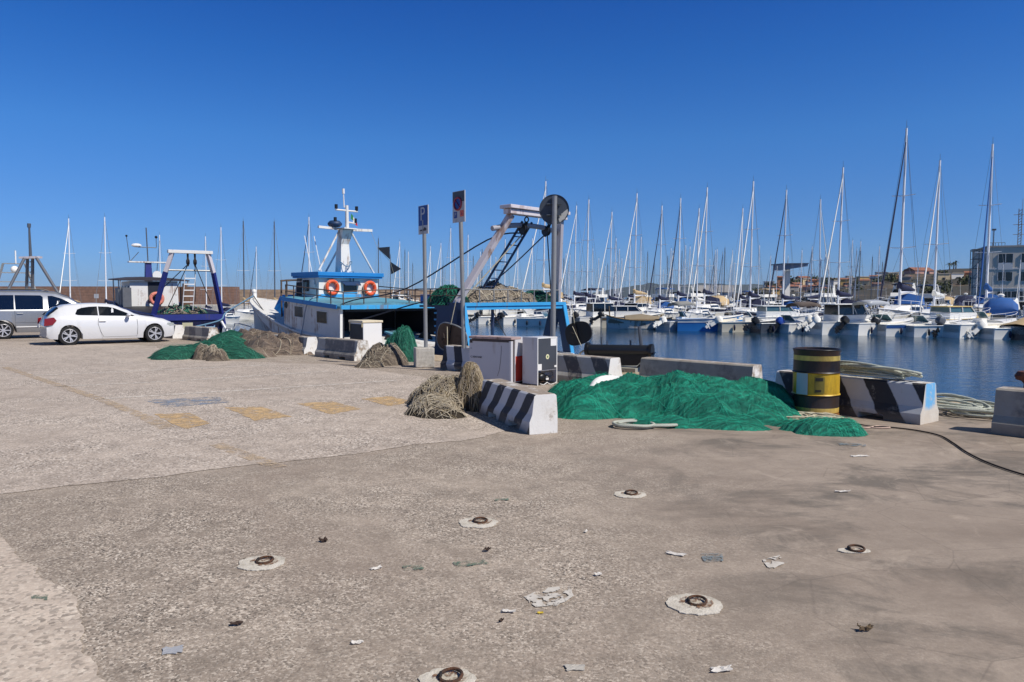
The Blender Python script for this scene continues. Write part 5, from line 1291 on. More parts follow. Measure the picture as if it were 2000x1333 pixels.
# net piled on the platform: its own heaps
def rel_heap(name, label, blobs, z, ang, seed, mats, res, amp, strands, group):
    hp = Heap(blobs, ang, seed, amp, .3); b = MB(); hp.mesh(b, res)
    for st in strands: hp.strands(b, **st)
    o = b.build(name, mats, recalc=False); o.data.polygons.foreach_set('use_smooth', [True] * len(o.data.polygons))
    M_ = Tm @ Vector((0, 0, z)); o.location = M_; o.rotation_euler = (0, 0, TA); return tag(o, label, 'fishing net', group)
WN = netmat('trawl_net_white', (206, 196, 178), (176, 162, 144), (110, 98, 84), 30)
NG2 = 'nets stowed on the stern platform of the trawler'
rel_heap('fishing_net', 'cream trawl net piled behind the rail of the blue trawler stern platform', [(.75, .2, .75, 1.35, 0, .42), (.7, -.8, .65, .7, 0, .36), (.7, 1.0, .6, .6, 0, .34), (.9, .0, .5, .5, 0, .50)], 2.43, 1.2, 61.0, [WN, BS1, BS2, BS3, TB_RED], .035, .75,
    [dict(n=110, r=.012, mats=[1, 1, 1, 2], step=.07, length=(5, 14), lift=.04, spread=.8)], NG2)
rel_heap('fishing_net', 'dark green net bundle at the near end of the trawler platform', [(.8, 1.95, .75, .42, 0, .5), (1.3, 1.9, .5, .35, 0, .4)], 2.43, .3, 64.0, [netmat('dark_green_net', (10, 84, 74), (14, 66, 60), (4, 36, 34)), TS2, GS3], .035, .3,
    [dict(n=120, r=.008, mats=[1, 2], step=.06, length=(5, 12), lift=.03, spread=.6)], NG2)
rel_heap('fishing_net', 'dark green net bundle at the far end of the trawler platform', [(.7, -1.75, .7, .5, 0, .42)], 2.43, .3, 66.0, [netmat('dark_green_net2', (10, 84, 74), (14, 66, 60), (4, 36, 34)), TS2, GS3], .035, .3,
    [dict(n=100, r=.008, mats=[1, 2], step=.06, length=(5, 12), lift=.03, spread=.6)], NG2)
# trawl doors hung outboard
def trawl_door(loc, rz, tilt, m, label, s=1.0):
    t = thing('trawl_door', label, 'trawl door', loc, rz, 'trawl doors hung from the gantry legs', s)
    t.rotation_euler = (0, tilt, rz)
    out = [(.55 * math.copysign(abs(math.cos(a)) ** .75, math.cos(a)), .40 * math.copysign(abs(math.sin(a)) ** .75, math.sin(a))) for a in [2 * PI * i / 36 for i in range(36)]]
    b = MB(); b.loft([[(x, -.03 + .12 * (x / .55) ** 2 + o_, z) for x, z in out] for o_ in (0, .03)], 0); b.build('plate', m, t, smooth=40)
    b = MB(); b.tube([(x, -.015 + .12 * (x / .55) ** 2, z) for x, z in out], .022, 6, closed=True); b.build('rim', GALV if m is RUSTY else BLKPAINT, t, smooth=50)
    b = MB(); b.bar((-.5, .10, .02), (.5, .10, .02), .03, .07); b.bar((0, -.02, -.38), (0, -.02, .38), .05, .03); b.tube([(-.2, -.06, .1), (0, -.22, .0), (-.2, -.06, -.1)], .02, 6); b.build('bracket', STEELD, t)
    b = MB(); b.tube([(0, -.03, .38), (.05, -.02, 1.1)], .014, 5); b.tube([(-.1, -.05, .3), (.2, -.2, -.5)], .012, 5); b.build('chain', ROPE_C, t)
    return t
pdoor = AT(878, 660, 20.55)
trawl_door(pdoor, math.atan2(-.68, .73) + .12, .2, RUSTY, 'rusty brown oval trawl door hanging left of the no parking sign pole', .98)
pdoor = AT(1127, 652, 23.6)
trawl_door(pdoor, math.atan2(-.68, .73) + .1, -.25, BLKPAINT, 'black oval trawl door hanging at the far gantry leg beside the small fridge', .88)

# ================================================================ dark blue trawler further along
TO2 = Vector((-16.9, 38.4, ZW)); TA2 = math.atan2(.80, -.60)
t2 = thing('fishing_trawler', 'dark blue fishing trawler with white topped A-frame moored behind the white car', 'trawler', TO2, TA2)
ST2 = [(-.8, 1.7, 1.75, 1.5), (2, 1.9, 1.85, 1.7), (6, 2.0, 2.0, 1.7), (9, 1.9, 2.2, 1.4), (12, 1.3, 2.6, .7), (14, .5, 3.0, .15), (14.8, .08, 3.2, .02)]
hull(ST2, t2, BLKPAINT, ROYAL, 1.0, TB_DARK, .06, ROYAL)
b = MB()
for sg in (1, -1):
    P = [(x, (hb + .012) * sg, zs - .12) for x, hb, zs, wl in ST2]
    for p_, q_ in zip(P, P[1:]): b.bar(p_, q_, .03, .30)
b.bar((-.83, 1.7, 1.62), (-.83, -1.7, 1.62), .03, .3); b.build('rubbing_band', ROYAL, t2)
for sg in (1, -1):
    a_ = Vector((-.3, 1.78 * sg, 1.2)); m_ = Vector((-.95, 1.14 * sg, 3.9)); t_ = Vector((-1.12, .86 * sg, 4.85))
    b = MB(); b.bar(a_, m_, .18, .2); gl = b.build('gantry_leg', ROYAL, t2, bevel=.01)
    b = MB(); b.bar(m_, t_, .18, .19); b.build('leg_top', TB_LILAC, gl, bevel=.01)
b = MB(); b.mm((-1.26, -1.06, 4.84), (-1.0, 1.06, 5.0)); b.build('top_beam', TB_WHITE, t2, bevel=.01)
b = MB(); b.cyl((-.95, -1.1, 4.0), (-.95, 1.1, 4.0), .045, n=8); b.build('crossbar', GALV, t2)
for y_ in (.12, -.22):
    b = MB(); b.lathe([(0, -.06), (.13, -.06), (.13, -.02), (.1, 0), (.13, .02), (.13, .06), (0, .06)], 14, (-1.1, y_, 4.42), axis='y'); b.bar((-1.1, y_, 4.85), (-1.1, y_, 4.2), .09, .04); b.build('trawl_block', STEELD, t2, smooth=40)
for P in ([(-1.1, .12, 4.3), (1.5, 1.3, 2.6)], [(-1.1, .12, 4.3), (-.2, .9, 2.2)], [(-1.1, -.22, 4.3), (-.6, -.3, 2.4)], [(-1.1, -.22, 4.3), (-.4, -1.1, 2.4)], [(-1.05, -1.0, 4.8), (-.2, -1.6, 1.9)]):
    b = MB(); b.tube(P, .022, 5); b.build('trawl_warp', ROPE_D, t2)
b = MB()
for y_ in (.35, -.15): b.tube([(-.7, y_, 2.0), (-1.0, y_ - .1, 3.8)], .022, 5)
for i in range(5): b.bar((-.75 - i * .055, .35 - i * .02, 2.4 + i * .3), (-.75 - i * .055, -.15 - i * .02, 2.4 + i * .3), .04, .05)
b.build('ladder', TRIMW, t2)
# wheelhouse with dark awning
b = MB(); b.loft(frust(7.6, 10.6, 1.35, 2.0, 3.6, .6), 0); w2 = b.build('wheelhouse', TB_WHITE, t2)
b = MB(); b.mm((7.585, -.35, 2.3), (7.6, .35, 3.55)); b.build('doorway', TB_DARK, w2)
b = MB()
for x_ in (8.0, 8.9, 9.7): b.mm((x_, 1.352, 2.75), (x_ + .6, 1.366, 3.3))
b.build('side_window', GLASS, w2)
aw = pm('awning_dark', (58, 54, 62), .85, var=.2)
rings = [[(x_, y_ * 1.95, 3.72 + .16 * (1 - y_ * y_) - .03 * (9 - x_)) for y_ in (1, .5, 0, -.5, -1)] + [(x_, -1.95, 3.66 - .03 * (9 - x_)), (x_, 1.95, 3.66 - .03 * (9 - x_))] for x_ in (7.35, 8, 9.5, 11)]
b = MB(); b.loft(rings, 0); b.build('awning', aw, t2)
b = MB()
for x_, y_ in ((7.4, 1.85), (7.4, -1.85), (9.5, 1.9), (9.5, -1.9), (7.8, 1.88)): b.cyl((x_, y_, 2.0), (x_, y_, 3.68), .03, n=6)
b.build('awning_post', GALV, t2)
b = MB(); b.mm((7.0, 1.35, 2.0), (9.6, 1.8, 3.2)); b.build('side_screen', pm('plastic_sheet', (98, 100, 104), .5, var=.25, vs=3), t2)
b = MB(); b.loft([[(9.2 - s_, -s_, z_), (9.2 + s_, -s_, z_), (9.2 + s_, s_, z_), (9.2 - s_, s_, z_)] for s_, z_ in ((.2, 3.6), (.16, 4.75))], 0); m2 = b.build('mast', ROYAL, t2)
b = MB(); b.mm((8.95, -1.1, 4.75), (9.45, 1.1, 4.83)); b.build('crosstree', TB_WHITE, m2)
b = MB(); b.tube([(9.2, 0, 4.8), (9.2, .05, 6.9)], .035, 6); b.tube([(9.2, .55, 5.7), (9.2, -.5, 5.7)], .03, 6); b.tube([(9.2, -.5, 5.7), (9.2, -.5, 6.3)], .02, 5); b.tube([(9.2, 1.0, 4.8), (9.2, 1.15, 6.3)], .02, 5); b.tube([(9.2, 1.0, 4.8), (9.2, .5, 5.4)], .02, 5); b.build('antenna', ALUD, m2)
b = MB(); b.sphere((9.2, -.5, 6.35), .09, 8); b.sphere((9.2, 1.15, 6.35), .07, 8); b.build('navigation_lamp', BLACKP, m2)
b = MB(); b.sphere((9.2, .62, 5.8), (.16, .3, .12), 10); b.lathe([(0, -.05), (.26, -.05), (.26, .05), (0, .05)], 20, (9.0, -.45, 4.0), axis='x'); b.build('radar', TRIMW, m2)
Tm2 = Matrix.Translation(TO2) @ Matrix.Rotation(TA2, 4, 'Z')
lifebuoy(Tm2 @ Vector((7.28, -.05, 2.55)), TA2, 'faded lifebuoy hung by the wheelhouse door of the dark blue trawler', .32, .1, m=pm('lifebuoy_faded', (216, 128, 110), .6, var=.15))
b = MB(); b.cyl((2.8, -.6, 1.9), (2.8, -.6, 3.2), .26, n=16); b.cyl((2.8, -.6, 3.2), (2.8, -.6, 3.4), .12, n=12); b.build('exhaust_stack', pm('stack_brown', (104, 78, 60), .8, var=.25), t2, smooth=50)
Tm_keep = Tm; Tm = Tm2; TA_keep = TA; TA = TA2
rel_heap('fishing_net', 'mixed cream and green net piled on the deck of the dark blue trawler', [(.9, .4, .9, .8, 0, .55), (1.0, -.6, .9, .8, 0, .5), (1.6, 0, 1.0, 1.2, 0, .5)], 1.55, .4, 71.0, [WN, TS2, GS3, BS2], .06, .6, [dict(n=120, r=.018, mats=[1, 1, 2, 3], step=.1, length=(5, 12), lift=.06, spread=.8)], 'nets stowed aboard the dark blue trawler')
Tm = Tm_keep; TA = TA_keep
b = MB(); b.mm((-.84, -.1, .3), (-.8, .4, 1.35)); b.build('fender_bundle', pm('fender_cream', (190, 184, 150), .8, var=.2), t2)
for y0_ in (-.15, .25): pass
b = MB()
for y_ in (-.7, -1.15): b.tube([(-.86, y_, 1.2), (-.9, y_, .2)], .035, 6)
for z_ in (.4, .75, 1.1): b.tube([(-.88, -.7, z_), (-.88, -1.15, z_)], .03, 6)
b.build('stern_ladder', pm('ladder_lightblue', (120, 160, 190), .5), t2)
b = MB(); b.bar((-.9, -1.5, 1.4), (-1.5, -1.9, .3), .12, .06); b.build('gangplank', TRIMW, t2)
# black stern platform boat in front of it
t3 = thing('work_boat', 'small black hulled work boat with white steel rails beyond the green net heap', 'boat', AT(415, 638, 33.5) * 1, math.atan2(.7, -.72))
t3.location.z = ZW
hull([(-2.2, .9, .75, .8), (0, 1.05, .8, .95), (1.6, .8, .95, .55), (2.6, .1, 1.15, .03)], t3, BLKPAINT, TB_DARK, .3, TB_DARK, .04, TRIMW)
b = MB()
for P in ([(-2.1, -.8, .75), (-2.1, -.8, 1.35), (-2.0, -.3, 1.5), (-1.6, -.3, 1.5), (-1.4, -.3, .8)], [(-1.9, .0, .75), (-1.9, 0, 1.3), (-1.4, 0, 1.3), (-1.3, 0, .8)]): b.tube(P, .03, 6)
b.build('guard_rail', TRIMW, t3)
# grey framed vessel behind the van with pyramid mast
TO3 = AT(60, 600, 46); TO3.z = ZW
t4 = thing('fishing_trawler', 'fishing boat with grey four legged mast frame rising behind the grey van', 'trawler', TO3, math.atan2(.8, -.6))
hull([(-2.5, 1.9, 1.4, 1.7), (2, 2.1, 1.5, 1.9), (6, 1.9, 1.8, 1.4), (9, .9, 2.3, .4), (10.4, .08, 2.6, .02)], t4, TB_WHITE, TB_WHITE, .9, TB_DARK, .05, TB_BLUE)
def at4(px, py, Y=46): return AT(px, py, Y) - TO3
M4 = Matrix.Rotation(-math.atan2(.8, -.6), 4, 'Z')
def L4(px, py, dY=0): return M4 @ (AT(px, py, 46 + dY) - TO3)
for (a_, c_, dy0, dy1) in (((48, 505), (12, 575), -.3, -1.2), ((72, 505), (117, 578), -.3, -1.2), ((54, 505), (52, 575), .3, .8), ((64, 505), (64, 575), .3, .8)):
    b = MB(); b.cyl(L4(*a_, dy0), L4(*c_, dy1), .09, n=8); b.build('frame_leg', pm('frame_grey', (104, 106, 112), .6, metal=.3, var=.15), t4)
b = MB(); b.bar(L4(42, 504), L4(78, 503), .5, .12); b.build('frame_head', TB_LILAC, t4)
b = MB(); b.tube([L4(60, 503), L4(57, 437)], .09, 8, r1=.05); b.tube([L4(57, 445), L4(57, 437)], .1, 6); b.build('mast', ALUD, t4)
b = MB()
for i in range(6): b.tube([L4(58, 512 + i * 10), L4(63, 512 + i * 10)], .03, 4)
b.build('rungs', ALUD, t4)
# white flybridge boat at the far left edge
TO4 = AT(30, 600, 58); TO4.z = ZW
t5 = thing('motor_yacht', 'white flybridge boat with radar arch showing over the roof of the grey van', 'motor yacht', TO4, 2.2)
hull([(-4, 1.6, 1.2, 1.4), (0, 1.8, 1.4, 1.6), (4, 1.2, 1.8, .6), (5.6, .1, 2.1, .03)], t5, WHITE, WHITE, 1.0, WHITE)
b = MB(); b.loft(frust(-2.5, 2.0, 1.45, 1.2, 2.6, .8), 0); s5 = b.build('cabin', WHITE, t5)
b = MB(); b.mm((-3.2, -1.3, 2.6), (1.2, 1.3, 3.1)); b.build('flybridge', WHITE, t5, bevel=.05)
b = MB()
for sg in (1, -1): b.bar((-2.2, 1.3 * sg, 3.0), (-1.2, .7 * sg, 5.2), .12, .12)
for z_ in (3.8, 4.5, 5.2): b.bar((-1.85 + (z_ - 3.8) * .45, 1.05 - (z_ - 3.8) * .26, z_), (-1.85 + (z_ - 3.8) * .45, -1.05 + (z_ - 3.8) * .26, z_), .1, .08)
b.build('radar_arch', GALV, t5)
b = MB(); b.sphere((-1.4, 0, 4.75), .28, 10); b.tube([(-1.3, -.1, 5.2), (-1.3, -.1, 6.2)], .05, 6); b.tube([(-1.9, 1.2, 4.0), (-1.9, 1.4, 7.2)], .03, 5); b.build('radar_dome', WHITE, t5, smooth=50)
# mooring rope from the trawler bow to the quay on the left
bow = Tm @ Vector((16.1, 0, 2.75))
rope_obj('mooring_rope', 'blue grey mooring rope running from the trawler bow down to the quay on the left', smooth_pts([bow, bow + Vector((-.9, -1.0, -.75)), (Vector(bow) + G(352, 655)) / 2 + Vector((0, 0, -.28)), G(352, 655) + Vector((0, .8, .25))], 8), .035, ROPE_B, 'rope')
b = MB(); b.tube(smooth_pts([(16.0, .1, 2.7), (13.8, 1.0, 2.3), (12.6, 1.4, 2.0)], 5), .02, 5); b.tube([(16.0, .1, 2.6), (14.2, .7, 1.6)], .015, 5); b.build('bow_line', ROPE_D, tw)
# dark roller boat moored under the quay, right of the small fridge
rb0, rb1 = AT(1148, 686, 15.9), AT(1272, 684, 15.3)
rdir = (rb1 - rb0).normalized()
rb = thing('roller_boat', 'low work boat with a thick black roller tube moored below the quay edge', 'boat', ((rb0 + rb1) / 2), math.atan2(rdir.y, rdir.x))
Lr = (rb1 - rb0).length
b = MB(); b.cyl((-Lr / 2, 0, 0), (Lr / 2, 0, .02), .115, n=20); b.build('roller_tube', pm('roller_black', (34, 37, 42), .35, var=.2), rb, smooth=50)
for x_ in (-Lr / 2, Lr / 2):
    b = MB(); b.cyl((x_ - .03, 0, 0), (x_ + .03, 0, 0), .16, n=20); b.build('roller_flange', BLACKP, rb, smooth=40)
b = MB(); b.prism([(Lr / 2 + .03, -.1, -.02), (Lr / 2 + .03, .1, -.02), (Lr / 2 - .3, .1, -.34), (Lr / 2 - .3, -.1, -.34)], (.05, 0, 0)); b.prism([(-Lr / 2, -.07, -.02), (Lr / 2, -.07, -.02), (Lr / 2 - .3, -.07, -.30), (-Lr / 2 + .1, -.07, -.34)], (0, .14, 0)); b.build('roller_bracket', BLACKP, rb)
b = MB(); b.loft([[(x_, -.35 * s_, -.34), (x_, .9 * s_ + .3, -.34), (x_, .6 * s_ + .3, -1.6 - ZW * 0), (x_, -.15 * s_, -1.6)] for x_, s_ in ((-Lr / 2 - .5, .8), (0, 1), (Lr / 2 - .25, .9))], 0); b.build('hull', pm('roller_hull', (152, 150, 136), .6, var=.15, dirt=(60, 92, 84), dirt_amt=.4, dirt_scale=2), rb)
b = MB(); b.mm((-Lr / 2 + .2, -.37, -.56), (Lr / 2 - .45, -.35, -.36)); b.build('panel', pm('roller_panel', (128, 122, 108), .7, var=.15), rb, bevel=.02)
b = MB(); b.cyl((.48, .05, .0), (.42, .05, .52), .04, n=8); b.cyl((.22, .1, 0), (.22, .1, .22), .02, n=6); b.cyl((-.42, .1, 0), (-.42, .1, .28), .02, n=6); b.cyl((-.3, .12, 0), (-.3, .12, .2), .015, n=6); b.build('post', ALUD, rb)
b = MB(); b.tube(smooth_pts([(-Lr / 2 + .12, -.06, .02), (-Lr / 2 - .1, -.12, -.05), (-Lr / 2 - .22, -.15, -.3), (-Lr / 2 - .2, -.1, -.6)], 5), .022, 6); b.build('hose', ROPE_C, rb, smooth=60)
# iron bollard at the right edge
bo = edge_pt(-4.1, -.42)
bq = G(2002, 792); bo = Vector((bq.x + .19, bq.y + .15, 0.012))
t = thing('mooring_bollard', 'rust brown iron bollard head cut by the right edge of the photo', 'bollard', bo)
b = MB(); b.lathe([(.17, 0), (.17, .04), (.11, .06), (.10, .28), (.13, .32), (.2, .34), (.22, .40), (.18, .46), (0, .48)], 24); b.build('body', pm('bollard_rust', (92, 54, 40), .8, var=.25, vs=8, bump=.3), t, smooth=50)
# ---------------------------------------------------------------- marina: boats
def outboard(parent, loc, m, tilt=.9, s=1.0, yaw=0.0):
    """engine cowl with its leg, tilted up out of the water, hung on the transom (x<0 is aft)"""
    R = Matrix.Rotation(tilt, 3, 'Y')                        # swings the leg aft and up
    def T(p): q = R @ Vector(p); return Vector((q.x * s, q.y * s, q.z * s)) + Vector(loc)
    b = MB(); rings = []
    for z, x0, x1, w in ((.0, -.30, .18, .13), (.12, -.38, .24, .19), (.34, -.36, .24, .19), (.46, -.28, .18, .14), (.50, -.18, .10, .07)):
        rings.append([T((x0, 0, z)), T((x0 + .07, w, z)), T((x1 - .05, w, z)), T((x1, 0, z)), T((x1 - .05, -w, z)), T((x0 + .07, -w, z))])
    b.loft(rings, 0); o = b.build('outboard_motor', m, parent, smooth=55)
    b = MB()
    b.loft([[T((-.16, .08, z)), T((.1, .08, z)), T((.1, -.08, z)), T((-.16, -.08, z))] for z in (0.0, -.55)], 0)
    b.loft([[T((-.28 - e, .035, z)), T((.02, .035, z)), T((.02, -.035, z)), T((-.28 - e, -.035, z))] for z, e in ((-.52, .05), (-.56, .12), (-.60, .0), (-.95, -.1))], 0)
    b.tube([T((-.34, 0, -.74)), T((.16, 0, -.74))], .06 * s, 8, r1=.04 * s)
    b.build('motor_leg', m if m in (WHITE, GREYW) else BLACKP, o)
    b = MB()
    for q in range(3):
        a = q * 2.09; b.add([T((-.36, .03 * math.cos(a), -.74 + .03 * math.sin(a))), T((-.39, .15 * math.cos(a + .35), -.74 + .15 * math.sin(a + .35))), T((-.35, .15 * math.cos(a - .35), -.74 + .15 * math.sin(a - .35)))], [(0, 1, 2)])
    b.build('propeller', ALUD, o); return o
def hullst(L, B, fb, flare=1.25):
    h = B / 2
    return [(0, h * .92, fb * .92, h * .86), (L * .25, h * .99, fb * .94, h * .92), (L * .5, h, fb * .98, h * .9), (L * .7, h * .86, fb * 1.05, h * .68), (L * .87, h * .5, fb * 1.15, h * .24), (L * .96, h * .2, fb * flare, h * .06), (L, .03, fb * flare * 1.03, .01)]
def stripe_band(parent, st, z0, z1, m, name='hull_stripe'):
    for sg in (1, -1):
        b = MB(); V = []
        for x, hb, zs, wl in st:
            for z in (z0, z1): 
                t = min(1, max(0, z * zs / zs)); w = wl + (hb - wl) * (t ** (1 / .55)); V.append((x, sg * (w + .014), z * zs))
        b.add(V, [(2 * i, 2 * i + 2, 2 * i + 3, 2 * i + 1) for i in range(len(st) - 1)]); b.build(name, m, parent)
def motorboat(name, label, loc, rz, L=5.5, B=2.1, fb=.75, hm=None, kind='open', ob=(), group=None, cat='motorboat', canopy=None, stripe=None, top=None, seed=0, fenders=2, winm=None):
    hm = hm or WHITE; top = top or WHITE; winm = winm or GLASS
    t = thing(name, label, cat, loc, rz, group)
    st = hullst(L, B, fb)
    big = kind in ('express', 'fly')
    hull(st, t, hm, top, fb * (.62 if big else .38), pm('cockpit_grey', (150, 150, 148), .6, var=.1), .035, top, wall=.12, n=4)
    if stripe: stripe_band(t, st, .70, .90, stripe)
    # foredeck
    b = MB(); V = []; F0 = L * (.48 if kind in ('cuddy', 'hardtop', 'express', 'fly', 'covered') else .62)
    xs = [F0 + (L * .985 - F0) * i / 6 for i in range(7)]
    def HB(x):
        for (a, A, *_), (c, C, *_2) in zip(st, st[1:]):
            if a <= x <= c: return A + (C - A) * (x - a) / (c - a)
        return .03
    def ZS(x):
        for (a, _, A, _1), (c, _2, C, _3) in zip(st, st[1:]):
            if a <= x <= c: return A + (C - A) * (x - a) / (c - a)
        return fb
    rise = .16 if not big else .3
    rows = []
    for x in xs:
        w = max(.02, HB(x) - .05); z = ZS(x)
        e = math.sin(PI * (x - F0) / (L - F0) * .5 + PI / 2) * rise
        rows.append([(x, y * w, z + e * (1 - y * y) + .005) for y in (1, .6, 0, -.6, -1)])
    for r in rows: V += r
    b.add(V, [(i * 5 + j, i * 5 + j + 1, (i + 1) * 5 + j + 1, (i + 1) * 5 + j) for i in range(6) for j in range(4)])
    b.add([rows[0][0], rows[0][2], rows[0][4], (F0, -B * .4, fb * .4), (F0, B * .4, fb * .4)], [(0, 1, 2, 3, 4)])
    b.build('foredeck', top, t, smooth=40)
    h = B / 2; zf = ZS(F0)
    if kind in ('open', 'cuddy'):
        x0 = F0 - (.0 if kind == 'cuddy' else .9); w = h * .75 if kind == 'cuddy' else .35
        if kind == 'open':
            b = MB(); b.loft([[(x0 - .3, .34, z), (x0 + .25 - z * .1, .34, z), (x0 + .25 - z * .1, -.34, z), (x0 - .3, -.34, z)] for z in (fb * .4, fb + .3)], 0); b.build('console', top, t)
        zb = zf + .12 if kind == 'cuddy' else fb + .3
        b = MB(); b.prism([(x0 + .3, w, zb), (x0 - .05, w * .86, zb + .42), (x0 - .05, -w * .86, zb + .42), (x0 + .3, -w, zb)], (-.03, 0, .0)); ws = b.build('windscreen', GLASSL, t)
        b = MB(); b.tube([(x0 + .3, w, zb), (x0 - .06, w * .86, zb + .43), (x0 - .06, -w * .86, zb + .43), (x0 + .3, -w, zb)], .025, 5); b.build('frame', ALU, ws)
        b = MB(); b.mm((x0 - 1.5, -h * .6, fb * .42), (x0 - 1.0, h * .6, fb * .85)); b.build('seat', top, t, bevel=.04)
    if kind == 'hardtop' or kind == 'cabin':
        x0, x1 = L * .22, L * .60; zt = fb + (1.15 if kind == 'hardtop' else .82)
        low = pm('cabin_white', (228, 228, 224), .4, var=.06)
        b = MB(); b.loft([[(x0, h * .72, z), (x1 + o_, h * .7, z), (x1 + o_, -h * .7, z), (x0, -h * .72, z)] for z, o_ in ((fb * .5, .25), (fb + .42, .2))], 0); cb = b.build('cabin', low, t)
        b = MB(); b.loft([[(x0 + .02, h * .69 * k_, z), (x1 + o_, h * .67 * k_, z), (x1 + o_, -h * .67 * k_, z), (x0 + .02, -h * .69 * k_, z)] for z, o_, k_ in ((fb + .45, .19, 1), (zt, -.28, .93))], 0); gl = b.build('window_band', winm, cb)
        b = MB()
        for sg in (1, -1):
            for xx in (x0 + .04, (x0 + x1) / 2, x1 - .1):
                b = MB(); b.bar((xx + .1 * (xx > L * .5), sg * h * .7, fb + .45), (xx - .22 * (xx > L * .5), sg * h * .66, zt), .07, .05); b.build('pillar', low, cb)
        b = MB(); b.loft([[(x0 - .3, h * .74, zt + z), (x1 - .2, h * .7, zt + z), (x1 - .2, -h * .7, zt + z), (x0 - .3, -h * .74, zt + z)] for z in (0, .07)], 0); b.build('roof', top, cb, bevel=.02)
        b = MB(); b.tube([(x0 + .3, h * .5, zt + .05), (x0 + .3, h * .5, zt + .5), (x0 + .3, -h * .5, zt + .5), (x0 + .3, -h * .5, zt + .05)], .02, 5); b.tube([(x0 + .4, .2, zt), (x0 + .2, .25, zt + 1.6)], .012, 4); b.build('roof_rack', ALU, t)
    if kind == 'express':
        x0, x1 = L * .30, L * .60
        b = MB(); b.loft([[(x0, h * .8, z), (x1 + o_, h * .62, z), (x1 + o_, -h * .62, z), (x0, -h * .8, z)] for z, o_ in ((fb * .6, .5), (fb + .35, .35))], 0); cb = b.build('superstructure', top, t)
        b = MB(); b.loft([[(x0 + .2, h * .76 * k_, z), (x1 + o_, h * .58 * k_, z), (x1 + o_, -h * .58 * k_, z), (x0 + .2, -h * .76 * k_, z)] for z, o_, k_ in ((fb + .35, .3, 1), (fb + .95, -.75, .86))], 0); b.build('windscreen', GLASS, cb)
        b = MB()
        for sg in (1, -1): b.bar((x0 - .5, sg * h * .82, fb + .1), (x0 + .25, sg * h * .66, fb + 1.45), .35, .1)
        b.bar((x0 + .25, h * .7, fb + 1.45), (x0 + .25, -h * .7, fb + 1.45), .35, .1); ar = b.build('radar_arch', top, t)
        b = MB(); b.sphere((x0 + .25, 0, fb + 1.68), (.25, .25, .14), 10); b.tube([(x0 + .2, h * .4, fb + 1.45), (x0 - .1, h * .45, fb + 3.2)], .014, 4); b.build('radar_dome', top, ar, smooth=50)
        if canopy:
            rings = []
            for x, zz, k_ in ((x0 - L * .17, .70, .74), (x0 - L * .1, 1.15, .8), (x0 + .1, 1.42, .84), (x0 + L * .12, 1.30, .74), (x0 + L * .2, .95, .62)):
                rings.append([(x, h * k_, fb + .15), (x, h * k_ * .96, fb + zz * .7), (x, h * k_ * .6, fb + zz), (x, 0, fb + zz * 1.06), (x, -h * k_ * .6, fb + zz), (x, -h * k_ * .96, fb + zz * .7), (x, -h * k_, fb + .15)])
            b = MB(); b.loft(rings, 0, closed=False, cap0=True, cap1=True); b.build('canopy', canopy, t, smooth=50)
    if kind == 'fly':
        x0, x1 = L * .16, L * .66
        b = MB(); b.loft([[(x0, h * .82, z), (x1 + o_, h * .62, z), (x1 + o_, -h * .62, z), (x0, -h * .82, z)] for z, o_ in ((fb * .6, .5), (fb + .55, .3))], 0); cb = b.build('superstructure', top, t)
        b = MB(); b.loft([[(x0 + .1, h * .8 * k_, z), (x1 + o_, h * .6 * k_, z), (x1 + o_, -h * .6 * k_, z), (x0 + .1, -h * .8 * k_, z)] for z, o_, k_ in ((fb + .55, .28, 1), (fb + 1.25, -.7, .9))], 0); b.build('window_band', GLASS, cb)
        b = MB()
        for sg in (1, -1):
            for q in range(4): xx = x0 + .1 + q * (x1 - x0) / 4; MB().bar((xx, sg * h * (.815 - .05 * q), fb + .5), (xx, sg * h * (.74 - .05 * q), fb + 1.3), .12, .06).build('pillar', top, cb)
        b = MB(); b.loft([[(x0 - .8, h * .84, z), (x1 - .7 - o_, h * .6, z), (x1 - .7 - o_, -h * .6, z), (x0 - .8, -h * .84, z)] for z, o_ in ((fb + 1.25, 0), (fb + 1.38, 0), (fb + 1.75, .3))], 0); b.build('flybridge', top, t, bevel=.03)
        b = MB(); b.prism([(x1 - 1.1, h * .5, fb + 1.75), (x1 - 1.45, h * .45, fb + 2.1), (x1 - 1.45, -h * .45, fb + 2.1), (x1 - 1.1, -h * .5, fb + 1.75)], (-.03, 0, 0)); b.build('windscreen', GLASS, t)
        b = MB()
        for sg in (1, -1): b.bar((x0 + .3, sg * h * .72, fb + 1.7), (x0 + .0, sg * h * .6, fb + 2.75), .3, .08)
        b.bar((x0, h * .62, fb + 2.75), (x0, -h * .62, fb + 2.75), .3, .08); b.build('radar_arch', top, t)
        if canopy:
            b = MB(); b.loft([[(x, h * .62, fb + 2.55 + z), (x, 0, fb + 2.75 + z), (x, -h * .62, fb + 2.55 + z), (x, -h * .62, fb + 2.5 + z), (x, 0, fb + 2.68 + z), (x, h * .62, fb + 2.5 + z)] for x, z in ((x0 - .6, 0), (x0 + 2.4, .05))], 0); b.build('bimini', canopy, t)
